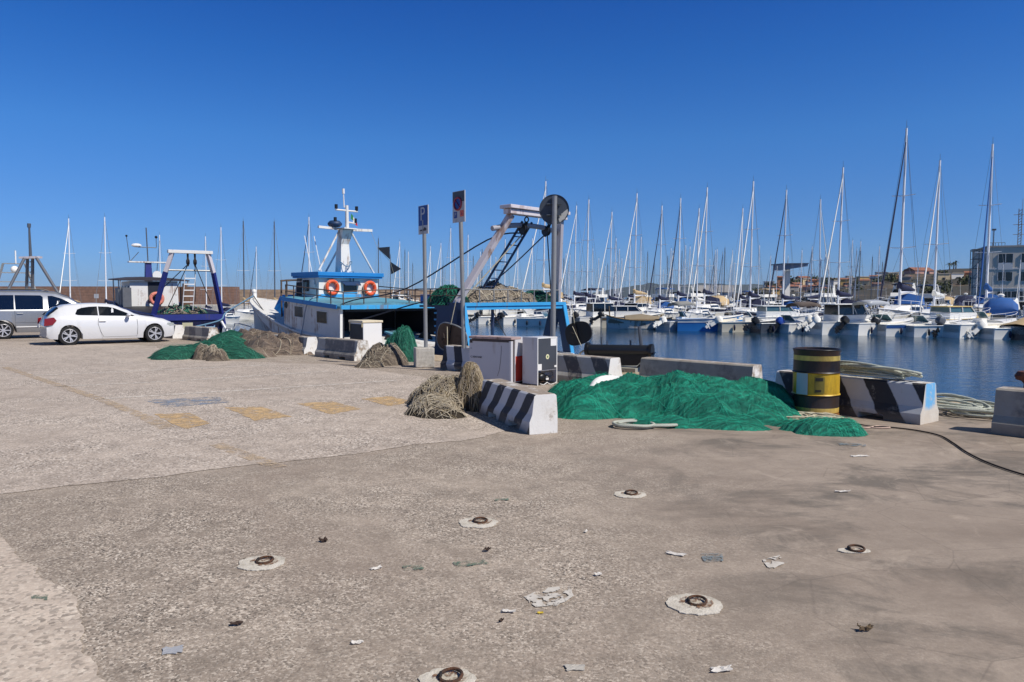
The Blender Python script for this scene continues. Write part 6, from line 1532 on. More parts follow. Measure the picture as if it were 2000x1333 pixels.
    if kind == 'covered' or (canopy and kind in ('open', 'cuddy', 'hardtop')):
        m = canopy or TAN
        if kind == 'covered':
            rings = []
            for x, zz, k_ in ((.05, .15, .95), (L * .2, .75, .97), (L * .42, 1.1, .95), (L * .6, .62, .8), (L * .8, .35, .5), (L * .95, .30, .16)):
                w = h * k_; z = ZS(x)
                rings.append([(x, w + .05, z - .15), (x, w + .03, z + .02), (x, w * .5, z + zz * .62 + .06 * math.sin(x * 3)), (x, 0, z + zz), (x, -w * .5, z + zz * .62), (x, -w - .03, z + .02), (x, -w - .05, z - .15)])
            b = MB(); b.loft(rings, 0, closed=False, cap0=False, cap1=False); b.build('tarpaulin', m, t, smooth=35)
        else:
            xa = F0 - 1.9; zz = fb + (1.45 if kind != 'hardtop' else .95)
            rings = [[(x, h * .72, zz - .25 + o_), (x, h * .6, zz + o_), (x, 0, zz + .1 + o_), (x, -h * .6, zz + o_), (x, -h * .72, zz - .25 + o_)] for x, o_ in ((xa, -.1), (xa + .5, 0), (xa + 1.5, .02), (xa + 2.0, -.08))]
            b = MB(); b.loft(rings, 0, closed=False, cap0=False, cap1=False); o = b.build('bimini', m, t, smooth=50); sd_ = o.modifiers.new('thick', 'SOLIDIFY'); sd_.thickness = .02
            b = MB()
            for x in (xa + .1, xa + 1.7):
                for sg in (1, -1): b.tube([(xa + .9, sg * h * .8, fb), (x, sg * h * .7, zz - .2)], .015, 4)
            b.build('bimini_frame', ALU, t)
    if not kind == 'covered':
        b = MB(); P = [(x, HB(x) * .92, ZS(x) + .42) for x in (F0 + .2, F0 + (L - F0) * .4, F0 + (L - F0) * .75)] + [(L * .985, 0, ZS(L * .98) + .46)]
        P = P + [(x, -y, z) for x, y, z in reversed(P[:-1])]
        b.tube(smooth_pts(P, 3), .014, 5)
        for x, y, z in P: b.tube([(x, y, z), (x, y * 1.0, z - .42)], .012, 4)
        b.build('pulpit_rail', ALU, t)
    R = random.Random(seed * 7 + 1)
    for q in range(fenders):
        x = L * (.18 + .3 * q) + R.uniform(-.1, .2); sg = -1
        b = MB(); w = HB(x) + .07; b.sphere((x, sg * w, fb * .42), (.085, .085, .24), 8); b.tube([(x, sg * (w - .06), fb * .62), (x, sg * (w - .1), ZS(x))], .008, 4); b.build('fender', R.choice((BLACKP, WHITE, NAVY)), t, smooth=50)
    for (y, m, tl) in ob: outboard(t, (-.12, y, fb * .92), m, tl, 1.0 if L < 7 else 1.25)
    return t

# ---------------------------------------------------------------- sailing yacht prototypes (13 m from water to masthead)
def sail_boat(cover, stay, hullm=None, stripe=None, boomcover=True, hood=None, two=True, cat_label='', furled=True, mastm=None):
    t = thing('sailing_yacht', cat_label, 'sailing yacht')
    L, B, fb = 9.6, 3.1, 1.05
    st = [(-4.2, .95, fb * .95, .75), (-2, 1.4, fb * .92, 1.2), (.2, 1.55, fb * .95, 1.3), (2.5, 1.2, fb * 1.05, .85), (4.2, .55, fb * 1.16, .3), (5.2, .06, fb * 1.25, .02)]
    hull(st, t, hullm or WHITE, WHITE, fb * .9, WHITE, .04, ALU, wall=.06, n=4)
    if stripe: stripe_band(t, st, .72, .88, stripe)
    b = MB(); b.loft([[(x, w, fb * .9), (x, w * .8, z), (x, -w * .8, z), (x, -w, fb * .9)] for x, w, z in ((-1.8, 1.0, fb + .42), (.6, .95, fb + .42), (2.2, .62, fb + .34), (3.0, .3, fb + .1))], 0); cb = b.build('cabin', WHITE, t, smooth=30)
    for sg in (1, -1):
        b = MB(); b.prism([(-1.4, sg * .93, fb + .12), (1.2, sg * .86, fb + .12), (1.0, sg * .80, fb + .30), (-1.3, sg * .86, fb + .30)], (0, sg * .02, 0)); b.build('cabin_window', GLASS, cb)
    mh = 13.0
    b = MB(); b.tube([(.6, 0, fb + .3), (.6 - .16, 0, 6.5), (.6 - .42, 0, mh)],  .09, 8, r1=.068); ms_ = b.build('mast', mastm or ALU, t, smooth=60)
    for z, w in ((5.2, .85), (8.6, .7)) if two else ((6.5, .85),):
        b = MB(); b.tube([(.6 - (z / mh) ** 1.6 * .42, w, z + .06), (.6 - (z / mh) ** 1.6 * .42, 0, z), (.6 - (z / mh) ** 1.6 * .42, -w, z + .06)], .026, 5); b.build('spreader', ALU, ms_)
    b = MB(); b.tube([(.18, 0, mh), (.18, 0, mh + .5)], .012, 4); b.tube([(.18, 0, mh + .12), (-.25, 0, mh + .18)], .012, 4); b.build('wind_vane', ALUD, ms_)
    b = MB(); b.tube([(.6, 0, fb + 1.25), (-3.0, 0, fb + 1.35)], .07, 7); bm_ = b.build('boom', ALU, t)
    if boomcover:
        b = MB(); b.tube([(.75, 0, fb + 1.9), (.55, 0, fb + 1.62), (-.6, 0, fb + 1.56), (-1.8, 0, fb + 1.5), (-2.9, 0, fb + 1.42)], [.10, .22, .20, .17, .09], 9); b.build('sail_cover', cover, bm_, smooth=60)
    b = MB(); b.tube([(5.1, 0, fb * 1.3), (3.9, 0, fb + 2.9), (.25, 0, mh - .9)], [.04, .06, .03] if furled else [.012] * 3, 7 if furled else 4); b.build('furled_foresail' if furled else 'forestay', stay if furled else WIRE, t, smooth=60)
    b = MB()
    for sg in (1, -1):
        zz, w = (5.2, .85) if two else (6.5, .85)
        b.tube([(.5, sg * 1.42, fb * .97), (.55, sg * w, zz + .06), (.2, sg * .04, mh - .3)], .011, 3, caps=False); b.tube([(.1, sg * 1.42, fb * .97), (.5, 0, zz)], .009, 3, caps=False)
    b.tube([(-4.1, 0, fb), (.15, 0, mh)], .011, 3, caps=False); b.build('rigging', WIRE, t)
    if hood:
        b = MB(); b.loft([[(x, w, fb + .4), (x, w * .9, fb + .4 + z * .75), (x, 0, fb + .4 + z), (x, -w * .9, fb + .4 + z * .75), (x, -w, fb + .4)] for x, w, z in ((-2.1, .9, .75), (-1.6, .9, .8), (-1.0, .8, .1))], 0, closed=False, cap1=False); b.build('sprayhood', hood, t, smooth=50)
    b = MB()
    P = [(-4.15, .85, fb + .65), (-2, 1.38, fb + .6), (.2, 1.5, fb + .6), (2.5, 1.16, fb + .7), (4.2, .5, fb + .8), (5.15, 0, fb + .95)]; P = P + [(x, -y, z) for x, y, z in reversed(P[:-1])]
    b.tube(P, .011, 4)
    for x, y, z in P: b.tube([(x, y, z), (x, y, z - .65)], .014, 4)
    b.build('guard_rail', ALU, t)
    return t
protos = [sail_boat(NAVY, WHITE, hood=NAVY, stripe=NAVY), sail_boat(NAVY, NAVY, hood=BLUECAN), sail_boat(TAN, WHITE, hood=TAN), sail_boat(BLUECAN, BLUECAN, hood=BLUECAN, hullm=CREAM), sail_boat(WHITE, WHITE, two=False), sail_boat(NAVY, WHITE, hullm=pm('hull_navy', (28, 34, 66), .3, var=.1), hood=NAVY, two=False), sail_boat(NAVY, WHITE, furled=False, hood=NAVY), sail_boat(TAN, WHITE, furled=False, mastm=ALUD, two=False)]
used = [False] * len(protos)

PA, PB = G(1950, 662, ZW), G(1000, 633, ZW)
MD = (PB - PA).normalized(); MN = Vector((-MD.y, MD.x, 0)); MN = MN if MN.y > 0 else -MN
MC = MN.dot(PA)
def row_pt(px, off):
    u = (px - 1000) / F_PX
    Y = (MC + off) / (MN.x * u + MN.y); return Vector((u * Y, Y, ZW))
HOUT = math.atan2(MN.y, MN.x)
ROWS = {2: 15.5, 3: 28, 4: 43, 5: 56, 6: 71, 7: 84, 8: 100}
taken = {r: [] for r in ROWS}
def sail_at(px, ytop, row, kind, label, group=None, flip=False, dpx=0, turn=0.0):
    p = row_pt(px, ROWS[row]) if row else AT(px, 600, dpx); p.z = ZW
    top = AT(px, ytop, p.y).z - ZW
    i = kind
    o = protos[i] if not used[i] else copy_tree(protos[i])
    used[i] = True
    s = top / 13.0
    rz = HOUT + (0 if flip else PI) + random.uniform(-.05, .05) + (.18 if px < 1500 and row and not flip else 0)
    if not row: rz = math.atan2(-p.y, -p.x) - random.uniform(.2, .38)
    # keep the foot of the mast (x = .6 in the boat) on the row point
    o.location = p - Vector((math.cos(rz), math.sin(rz), 0)) * .4 * s; o.rotation_euler = (0, 0, rz); o.scale = (s, s, s)
    tag(o, label, 'sailing yacht')
    if group: o['group'] = group
    elif 'group' in o: del o['group']
    if row: taken[row].append((p, 1.9 * s))
    return o
ORD = ['first', 'second', 'third', 'fourth', 'fifth', 'sixth', 'seventh', 'eighth', 'ninth', 'tenth', 'eleventh']
main = [(1123, 402, 3, 0), (1147, 390, 2, 6), (1192, 414, 2, 0), (1240, 378, 3, 2), (1289, 402, 2, 1), (1325, 387, 3, 1), (1361, 407, 2, 4), (1376, 366, 3, 0), (1446, 407, 3, 5), (1465, 354, 2, 0), (1529, 371, 2, 1)]
GP = 'sailing yachts along the marina pontoons'
for i, (px, yt, r, kd) in enumerate(main):
    look = {0: 'white yacht with navy sail cover', 1: 'white yacht with dark furled foresail', 2: 'white yacht with tan sail cover', 4: 'white yacht with single spreaders', 6: 'white yacht without furled foresail', 5: 'navy hulled yacht'}[kd]
    sail_at(px, yt, r, kd, look + ', mast ' + ORD[i] + ' tall one right of the round sign', GP)
sail_at(1598, 390, 3, 5, 'navy hulled yacht, its mast just right of the slanted canopy roof', GP, flip=True)
sail_at(1637, 327, 2, 0, 'white yacht, its mast rising right of the crossing stays beyond the slanted canopy', GP)
sail_at(1757, 250, 2, 1, 'large white yacht carrying the tallest mast in the marina', GP)
sail_at(1824, 313, 2, 4, 'white yacht with white foresail between tallest mast and grey building', GP)
sail_at(1925, 281, 3, 3, 'cream yacht with bright blue furled foresail, mast before the corner of the grey building', GP)
sail_at(1063, 354, 4, 2, 'tan covered yacht whose mast rises from behind the round sign', GP)
# left side of the basin
for px, yt, D_, kd, lb in ((139, 427, 78, 2, 'yacht whose thin twin stayed mast stands right of the four legged mast frame'), (209, 424, 74, 6, 'yacht with tall white mast, alone left of the dark blue trawler wheelhouse'),
    (404, 462, 70, 6, 'yacht with white mast seen inside the A-frame of the dark blue trawler'), (434, 444, 72, 6, 'yacht with white mast and wide spreaders just right of the dark blue trawler A-frame'),
    (478, 432, 84, 7, 'yacht with grey mast above the bow line of the blue trawler'), (538, 433, 84, 7, 'yacht with dark mast rising just left of the trawler ladder hoops'), (605, 424, 80, 1, 'yacht with dark raked mast behind the trawler whip antennas')):
    o = sail_at(px, yt, 0, kd, lb, GP, dpx=D_)
FL = ('small distant yacht with thin mast between wheelhouse and stern gantry of the trawler', 'distant yachts behind the blue trawler')
for px, yt, D_ in ((740, 466, 112), (781, 472, 118), (798, 492, 124), (841, 481, 116), (861, 475, 120), (880, 446, 108), (914, 459, 110), (938, 492, 128), (958, 470, 116), (986, 468, 112), (1011, 480, 120), (1039, 466, 112)):
    sail_at(px, yt, 0, random.choice((6, 7, 6, 4)), *FL, dpx=D_)
for px, yt, D_ in ((315, 459, 96), (502, 482, 104)):
    sail_at(px, yt, 0, 1, 'distant yacht with thin mast alone over the %s' % ('dark blue trawler' if px < 400 else 'breakwater left of the trawler'), GP, dpx=D_)
FR = ('distant yacht in the outer marina rows with a thin mast between the tall nearer masts', 'distant yachts in the outer marina rows')
for k_, (px, yt) in enumerate(((1100, 505), (1112, 498), (1156, 486), (1168, 505), (1181, 520), (1201, 466), (1213, 505), (1229, 456), (1250, 463), (1263, 492), (1276, 508), (1302, 500), (1312, 490), (1345, 482), (1384, 506), (1396, 520), (1413, 484), (1428, 489), (1502, 500), (1515, 520), (1582, 482), (1608, 497), (1660, 470), (1676, 472), (1700, 502), (1720, 512), (1789, 512), (1905, 515), (1988, 508), (1955, 512))):
    sail_at(px, yt, (4, 5, 6, 7, 5, 6)[k_ % 6] if px < 1560 else (3, 4, 5)[k_ % 3], random.choice((6, 7, 6, 6, 4, 1)), *FR)

RM = random.Random(21)
for k_ in range(34):
    px = RM.uniform(1095, 1720); yt = RM.uniform(478, 528)
    if any(abs(px - m_[0]) < 4 for m_ in main): px += 7
    sail_at(px, yt, (6, 7, 8, 5)[k_ % 4] if px < 1560 else (4, 5, 3)[k_ % 3], RM.choice((6, 7, 6, 1, 6)), *FR, turn=0)
for k_ in range(12):
    sail_at(RM.uniform(742, 1045), RM.uniform(486, 520), 0, RM.choice((6, 7, 6, 7)), *FL, dpx=RM.uniform(118, 140))
# ---------------------------------------------------------------- first row of motorboats, sterns towards us
G1 = 'small boats moored along the front of the marina'
def r1(px, y, *a, dr=0.0, **k):
    p = G(px, y, ZW); k.setdefault('group', G1); dr = dr - .66 + random.Random(px).uniform(-.16, .14); k['B'] = k.get('B', 2.1) * .92
    return motorboat('motorboat', a[0], p, HOUT + dr, **k)
r1(932, 633, 'white cuddy boat with raised outboards seen under the gantry beam, left one', L=5.6, B=2.1, kind='cuddy', ob=((.35, WHITE, 1.0), (-.35, BLACKP, .9)), seed=1)
r1(978, 634, 'white boat with two black outboards seen under the middle of the gantry beam', L=5.2, B=2.0, kind='open', ob=((.3, BLACKP, 1.05), (-.3, BLACKP, .9)), seed=2)
r1(1016, 637, 'low white motorboat lying side on under the gantry beam', L=5.0, B=2.0, fb=.75, kind='cuddy', seed=3, dr=-.6, fenders=3)
r1(1078, 637, 'small boat with a dark upright outboard just left of the far gantry leg', L=4.8, B=1.9, kind='open', ob=((0, BLACKP, .9),), hm=GREYW, seed=4)
r1(1124, 638, 'white hardtop boat partly hidden behind the black trawl door', L=6.2, B=2.3, fb=.9, kind='hardtop', ob=((0, BLACKP, .8),), seed=5)
r1(1174, 640, 'cream cabin boat with lit side and black outboard beside the old grey gozzo', L=5.4, B=2.2, fb=1.0, kind='cabin', hm=CREAM, ob=((.5, BLACKP, 1.0),), stripe=pm('stripe_brown', (110, 90, 60), .5), seed=7, dr=-.15)
# old double ended gozzo, side on
pz = G(1248, 643, ZW)
gz = thing('wooden_boat', 'old grey white wooden gozzo with flaking bow and worn deck cover', 'boat', pz, HOUT + 2.2, G1)
hull([(-2.7, .05, .95, .02), (-2.2, .5, .85, .3), (-1, 1.0, .76, .88), (.8, 1.0, .78, .88), (2.0, .55, .95, .3), (2.7, .05, 1.15, .03)], gz, pm('gozzo_paint', (206, 203, 194), .6, var=.1, dirt=(130, 114, 92), dirt_amt=.4, dirt_scale=2, streak=(120, 96, 70)), pm('gozzo_in', (120, 110, 92), .8), .5, None, .05, pm('gozzo_rail', (150, 124, 88), .7))
b = MB(); b.loft([[(x, w, .85), (x, w * .6, z), (x, -w * .6, z), (x, -w, .85)] for x, w, z in ((-1.9, .7, 1.0), (-.2, .85, 1.25), (1.2, .7, 1.1))], 0); b.build('deck_cover', pm('cover_brown', (140, 126, 104), .9, var=.2), gz, smooth=30)
b = MB(); b.cyl((2.4, 0, .9), (2.5, 0, 1.9), .05); b.build('stem_post', pm('post_brown', (106, 86, 62), .8), gz)
r1(1294, 646, 'white boat with a raised white outboard left of the bright blue boat', L=4.8, B=1.9, kind='open', ob=((0, WHITE, 1.1),), hm=GREYW, seed=8, canopy=pm('canvas_grey', (140, 138, 132), .9, var=.2), dr=.25)
pb = G(1322, 646, ZW)
motorboat('motorboat', 'bright blue hulled boat with white cabin and white boot line', pb, HOUT - 1.05, L=5.0, B=2.1, fb=1.0, hm=pm('hull_bright_blue', (44, 122, 192), .4, var=.08), kind='cuddy', group=G1, seed=9, fenders=0, stripe=WHITE)
r1(1404, 648, 'white open boat with white outboard just right of the bright blue boat', L=5.0, B=2.1, fb=.8, kind='open', ob=((.2, WHITE, 1.0),), hm=CREAM, seed=10, dr=-.3)
r1(1474, 650, 'dark boat with a big black outboard right of the cream open boat', L=5.4, B=2.1, kind='cuddy', hm=pm('hull_slate', (70, 76, 84), .4), ob=((0, BLACKP, .95),), seed=12, dr=.15)
r1(1526, 651, 'white boat with dark cockpit cover and bright blue outboard', L=5.6, B=2.2, kind='cuddy', ob=((.2, pm('outboard_blue', (24, 70, 160), .4), .8),), canopy=pm('canvas_brown', (96, 84, 76), .9), seed=13)
r1(1588, 653, 'white hardtop boat with two white outboards right of the bright blue outboard', L=6.4, B=2.5, fb=.95, kind='hardtop', ob=((.5, WHITE, .95), (-.3, WHITE, .8)), seed=14)
r1(1656, 655, 'white boat with grey canvas bimini and dark round outboard below the navy hulled cruiser', L=6.0, B=2.3, fb=.9, kind='cuddy', canopy=GREYW, ob=((.3, BLACKP, .7),), seed=16)
r1(1716, 656, 'white cuddy boat with tall dark outboard below the navy canopied cruiser', L=5.8, B=2.2, fb=.85, kind='cuddy', ob=((.3, BLACKP, .45),), stripe=BLUECAN, seed=18)
r1(1774, 658, 'low white dinghy with black fenders in front of the yellow canopied boat', L=4.6, B=1.9, fb=.8, kind='open', seed=19, dr=-.2, fenders=3)
pb = row_pt(1806, 4.5)
motorboat('motorboat', 'white cabin boat with yellow canvas canopy and green tinted windows', pb, HOUT - .55, L=6.4, B=2.4, fb=1.1, kind='cabin', group=G1, seed=20, winm=GLASSL, top=pm('canvas_yellow', (212, 184, 120), .8, var=.12), fenders=0)
r1(1850, 660, 'white boat with grey upright outboard and lettered lit side', L=5.8, B=2.4, fb=.95, kind='open', ob=((.5, pm('outboard_grey', (84, 88, 96), .4), .35),), seed=21)
r1(1922, 662, 'boat with big white raised outboard beside the tan tarpaulin boat', L=5.6, B=2.2, kind='cuddy', ob=((.3, WHITE, .8),), seed=23)
r1(1982, 664, 'dark hulled boat under a tan tarpaulin at the right edge', L=6.2, B=2.5, fb=.9, kind='covered', hm=pm('hull_black_white', (56, 56, 62), .4), stripe=WHITE, canopy=TAN, ob=(), seed=24)
r1(2046, 666, 'white cuddy boat cut off by the right edge of the marina', L=5.6, B=2.2, kind='cuddy', ob=((0, BLACKP, .8),), seed=25)
pb = row_pt(1455, 3.5)
motorboat('motorboat', 'white cabin cruiser with pale side windows behind the cream open boat', pb, HOUT - .75, L=6.4, B=2.4, fb=1.05, kind='cabin', group=G1, seed=11, winm=GLASSL, fenders=0)
# ---------------------------------------------------------------- second and later rows
MARKS = [(1123, 'first tall mast'), (1192, 'third tall mast'), (1240, 'fourth tall mast'), (1289, 'fifth tall mast'), (1325, 'sixth tall mast'), (1376, 'eighth tall mast'), (1446, 'ninth tall mast'), (1465, 'tenth tall mast'), (1529, 'slanted canopy mast'), (1598, 'crossing stays'), (1637, 'mast right of the crossing stays'), (1757, 'tallest mast'), (1824, 'mast with white foresail'), (1925, 'mast with blue foresail')]
KIND = {'fly': 'white flybridge yacht', 'express': 'white sports cruiser', 'hardtop': 'white hardtop boat', 'covered': 'tarpaulin covered boat', 'cabin': 'white cabin boat'}
seen_lab = set()
def fill(row, px, kind, dr=0.0, label=None, bow_in=False, **k):
    p = row_pt(px, ROWS[row])
    L = k.get('L', 8)
    if any((p - q).length < (k.get('B', 2.8) * .5 + w * .75) for q, w in taken[row]): return None
    taken[row].append((p, k.get('B', 2.8) * .5 + .2))
    d = Vector((math.cos(HOUT), math.sin(HOUT), 0)); rz = HOUT + (PI if bow_in else 0) + dr
    loc = p - Vector((math.cos(rz), math.sin(rz), 0)) * L * .5
    if label is None:
        if row <= 3:
            mk = min(MARKS, key=lambda m: abs(m[0] - px)); side = 'right' if px >= mk[0] else 'left'
            label = KIND[kind] + ' in ' + ('second' if row == 2 else 'third') + ' row just ' + side + ' of ' + mk[1]
            if label in seen_lab: label = label.replace('just ', 'farther ')
            if label in seen_lab: label = label.replace('farther ', 'well ')
            seen_lab.add(label); g = 'motor yachts in the second and third marina rows'
        else:
            label = 'far ' + KIND[kind] + ' in the outer marina rows, only its top showing'; g = KIND[kind] + 's in the outer marina rows'
    else: g = 'motor yachts in the second and third marina rows'
    return motorboat('motor_yacht', label, loc, rz, kind=kind, group=g, cat='motor yacht', **k)
HN = pm('hull_navy', (28, 34, 66), .3, var=.1)
fill(2, 1708, 'express', label='navy hulled sports cruiser with large navy canopy left of the tallest mast', dr=.3, bow_in=True, L=10.5, B=3.4, fb=1.45, hm=HN, canopy=NAVY, fenders=0)
fill(2, 1560, 'fly', label='white flybridge yacht with dark window band below the slanted canopy', L=10, B=3.4, fb=1.3, canopy=NAVY, bow_in=True, fenders=0)
fill(2, 1950, 'express', label='white boat with blue canvas canopy in front of the grey building', L=7.5, B=2.8, fb=1.1, canopy=BLUECAN, dr=.2, fenders=0)
fill(2, 1505, 'express', label='white sports cruiser with dark windscreen left of the slanted canopy mast', L=9.5, B=3.3, fb=1.4, bow_in=True, dr=-.2, fenders=2)
R_ = random.Random(5)
for row, step in ((2, 27), (3, 24), (4, 27), (5, 27), (6, 34), (7, 36), (8, 42)):
    px = 1092 if row < 4 else 905
    if row >= 6: px = 760
    end = 2030 if row <= 4 else (1900 if row == 5 else 1560)
    while px < end:
        kind = R_.choice(('fly', 'express', 'hardtop', 'express', 'covered', 'cabin', 'fly')) if row > 2 else R_.choice(('express', 'hardtop', 'cabin', 'express', 'covered'))
        big = kind in ('fly', 'express')
        L = R_.uniform(8, 10.5) if big else R_.uniform(6.5, 8)
        o = fill(row, px, kind, dr=R_.uniform(-.1, .1), bow_in=R_.random() < (.6 if row > 2 else .35), L=L, B=L * .34, fb=(1.3 if big else 1.05) * R_.uniform(.9, 1.1), hm=R_.choice((WHITE, WHITE, WHITE, CREAM, HN, GREYW)), canopy=R_.choice((NAVY, NAVY, BLUECAN, None, TAN, None)) if kind != 'covered' else R_.choice((NAVY, TAN, GREYW, BLUECAN)), fenders=1 if row < 4 else 0, seed=int(px))
        px += step * R_.uniform(.55, 1.15)
# pontoons
for off in (8.6, 35.5, 63.5):
    b = MB(); a_, c_ = PA - MD * 25 + MN * off, PA + MD * 95 + MN * off
    b.bar(a_ + Vector((0, 0, .42)), c_ + Vector((0, 0, .42)), 1.8, .22); o = b.build('pontoon', pm('pontoon_deck', (150, 134, 112), .9, var=.15, vs=2))
    tag(o, {8.6: 'long grey brown floating pontoon behind the front row of boats', 35.5: 'floating pontoon between third and fourth marina rows', 63.5: 'outermost floating pontoon of the marina'}[off], 'pontoon', 'floating pontoons')
# ---------------------------------------------------------------- breakwater, far shore, houses
def brick(name, a, b_, mortar, sc):
    k = N(name); x, y, z = k.sep()
    n1 = k.noise(.12, 6, .65, co=k.mapping((1, 1, 3))); n2 = k.noise(1.4, 6, .7)
    c = k.mix(n1, lin(a), lin(b_)); c = k.mix(k.ramp(n2, [(.4, .5), (.65, 0)]), c, lin(mortar))
    ln = k.ramp(k.math('FRACT', k.math('MULTIPLY', z, sc)), [(0, .6), (.14, 0), (.9, 0), (1, .6)])
    c = k.mix(ln, c, lin(mortar)); _M[name] = k.set(c, .9, k.bump(n2, .5, .1)); return _M[name]
BW = brick('breakwater_brick', (162, 124, 102), (136, 102, 84), (104, 80, 68), 1.6)
BW2 = brick('breakwater_stone', (186, 160, 132), (160, 134, 110), (120, 98, 80), 1.2)
def wallrun(name, label, pts, z0, z1, th, m, group=None):
    b = MB(); V = []; P = [Vector((p.x, p.y, 0)) for p in pts]
    rings = []
    for i, p in enumerate(P):
        d = (P[min(i + 1, len(P) - 1)] - P[max(0, i - 1)]).normalized(); n_ = Vector((-d.y, d.x, 0)) * th / 2
        rings.append([p - n_ + Vector((0, 0, z0)), p - n_ * .9 + Vector((0, 0, z1)), p + n_ * .9 + Vector((0, 0, z1)), p + n_ + Vector((0, 0, z0))])
    b.loft(rings, 0); o = b.build(name, m); return tag(o, label, 'wall', group)
zt = AT(200, 560, 165).z
wallrun('breakwater_wall', 'long reddish brown brick breakwater wall behind the boats on the left', [AT(-500, 580, 160), AT(-100, 580, 163), AT(240, 580, 166), AT(466, 580, 170)], ZW - 1, zt, 3, BW)
wallrun('breakwater_wall', 'lower pale stone breakwater continuing behind the blue trawler to the gantry', [AT(440, 580, 186), AT(660, 580, 192), AT(900, 580, 200)], ZW - 1, AT(500, 566, 188).z, 4, BW2)
b = MB(); V = []
def quayrun(pts, w, z, m, name):
    b = MB(); rings = []
    for p in pts: rings.append([(p.x, p.y, ZW - 1), (p.x, p.y, z), (p.x + w[0], p.y + w[1], z), (p.x + w[0], p.y + w[1], ZW - 1)])
    b.loft(rings, 0); return setting(b.build(name, m))
quayrun([AT(-520, 600, 138), AT(200, 600, 142), AT(470, 600, 146), AT(640, 600, 150)], (-2, 14), -.1, CONCP, 'breakwater_quay')
for px, py in ((189, 579), (232, 577)):
    p = AT(px, py + 12, 148); h_ = .9
    t = thing('notice_board', 'small white notice board on a post before the breakwater, %s one' % ('left' if px < 200 else 'right'), 'sign', (p.x, p.y, -.1), 0, 'notice boards on the breakwater quay')
    zc = AT(px, py, 148).z + .1
    b = MB(); b.cyl((0, 0, 0), (0, 0, zc), .05, n=6); b.build('post', GALV, t)
    b = MB(); b.mm((-.45, -.06, zc - .4), (.45, -.02, zc + .45)); b.build('board', SIGNW, t)
# land on the right: heightfield
SCRUB = pm('scrub_land', (60, 56, 44), .95, var=.5, vs=.09, dirt=(120, 98, 76), dirt_amt=.45, dirt_scale=.05, bump=.9, bs=.5)
HT = [(1380, 576), (1450, 574), (1480, 566), (1520, 553), (1560, 549), (1600, 547), (1650, 545), (1700, 540), (1745, 533), (1780, 528), (1830, 530), (1880, 526), (1930, 521), (2000, 518), (2100, 514), (2300, 505)]
def hz(px, Y): 
    y = lerp_tab([(a, float(v)) for a, v in HT], px); return AT(px, y, Y).z
b = MB(); V = []; nx, ny = 110, 26
for j in range(ny):
    for i in range(nx):
        px = 1380 + (2320 - 1380) * i / (nx - 1); D = 175 + 320 * (j / (ny - 1)) ** 1.2
        t_ = j / (ny - 1); p = AT(px, 580, D)
        # ground climbs from a low shore to the skyline at two thirds depth
        prof = 0 if t_ < .06 else (t_ - .06) / .5 if t_ < .56 else 1.0
        prof = prof ** .9; edge_ = max(0, min(1, i / 6))
        z = (-.3 + (hz(px, D) + .3) * prof * edge_) + noise.noise(Vector((p.x * .03, p.y * .03, 3))) * 2.0 * prof * edge_ + noise.noise(Vector((p.x * .11, p.y * .11, 3))) * .8 * prof
        if prof >= 1: z = hz(px, D) * (1 - .15 * (t_ - .56)) + noise.noise(Vector((p.x * .05, p.y * .05, 8))) * 1.2
        if j == 0 or i == 0: z = ZW - 1
        V.append((p.x, p.y, z))
b.add(V, [(j * nx + i, j * nx + i + 1, (j + 1) * nx + i + 1, (j + 1) * nx + i) for j in range(ny - 1) for i in range(nx - 1)])
terr = setting(b.build('hillside_terrain', SCRUB, smooth=60))
GV = V
def ground_z(px, D):
    i = min(nx - 2, max(0, (px - 1380) / 940 * (nx - 1))); t_ = max(0, (D - 175) / 320) ** (1 / 1.2); j = min(ny - 2, t_ * (ny - 1))
    return GV[int(j) * nx + int(i)][2]
# far blue hills across the bay
b = MB(); V = []; m_ = 80
for i in range(m_):
    px = 1120 + 480 * i / (m_ - 1); yy = 580 - (24 + 7 * noise.noise(Vector((px * .012, 0, 1))) + 3 * noise.noise(Vector((px * .05, 0, 4)))) * min(1, (px - 1115) / 130)
    p = AT(px, yy, 5200); V += [(p.x, p.y, -5), (p.x, p.y, p.z), (p.x * 1.15, p.y + 900, p.z * .7), (p.x * 1.15, p.y + 900, -5)]
b.add(V, [(4 * i + k_, 4 * i + k_ + 1, 4 * i + k_ + 5, 4 * i + k_ + 4) for i in range(m_ - 1) for k_ in range(3)])
setting(b.build('far_hills', pm('far_hill_scrub', (84, 92, 80), .95, var=.2, vs=.002), smooth=60))
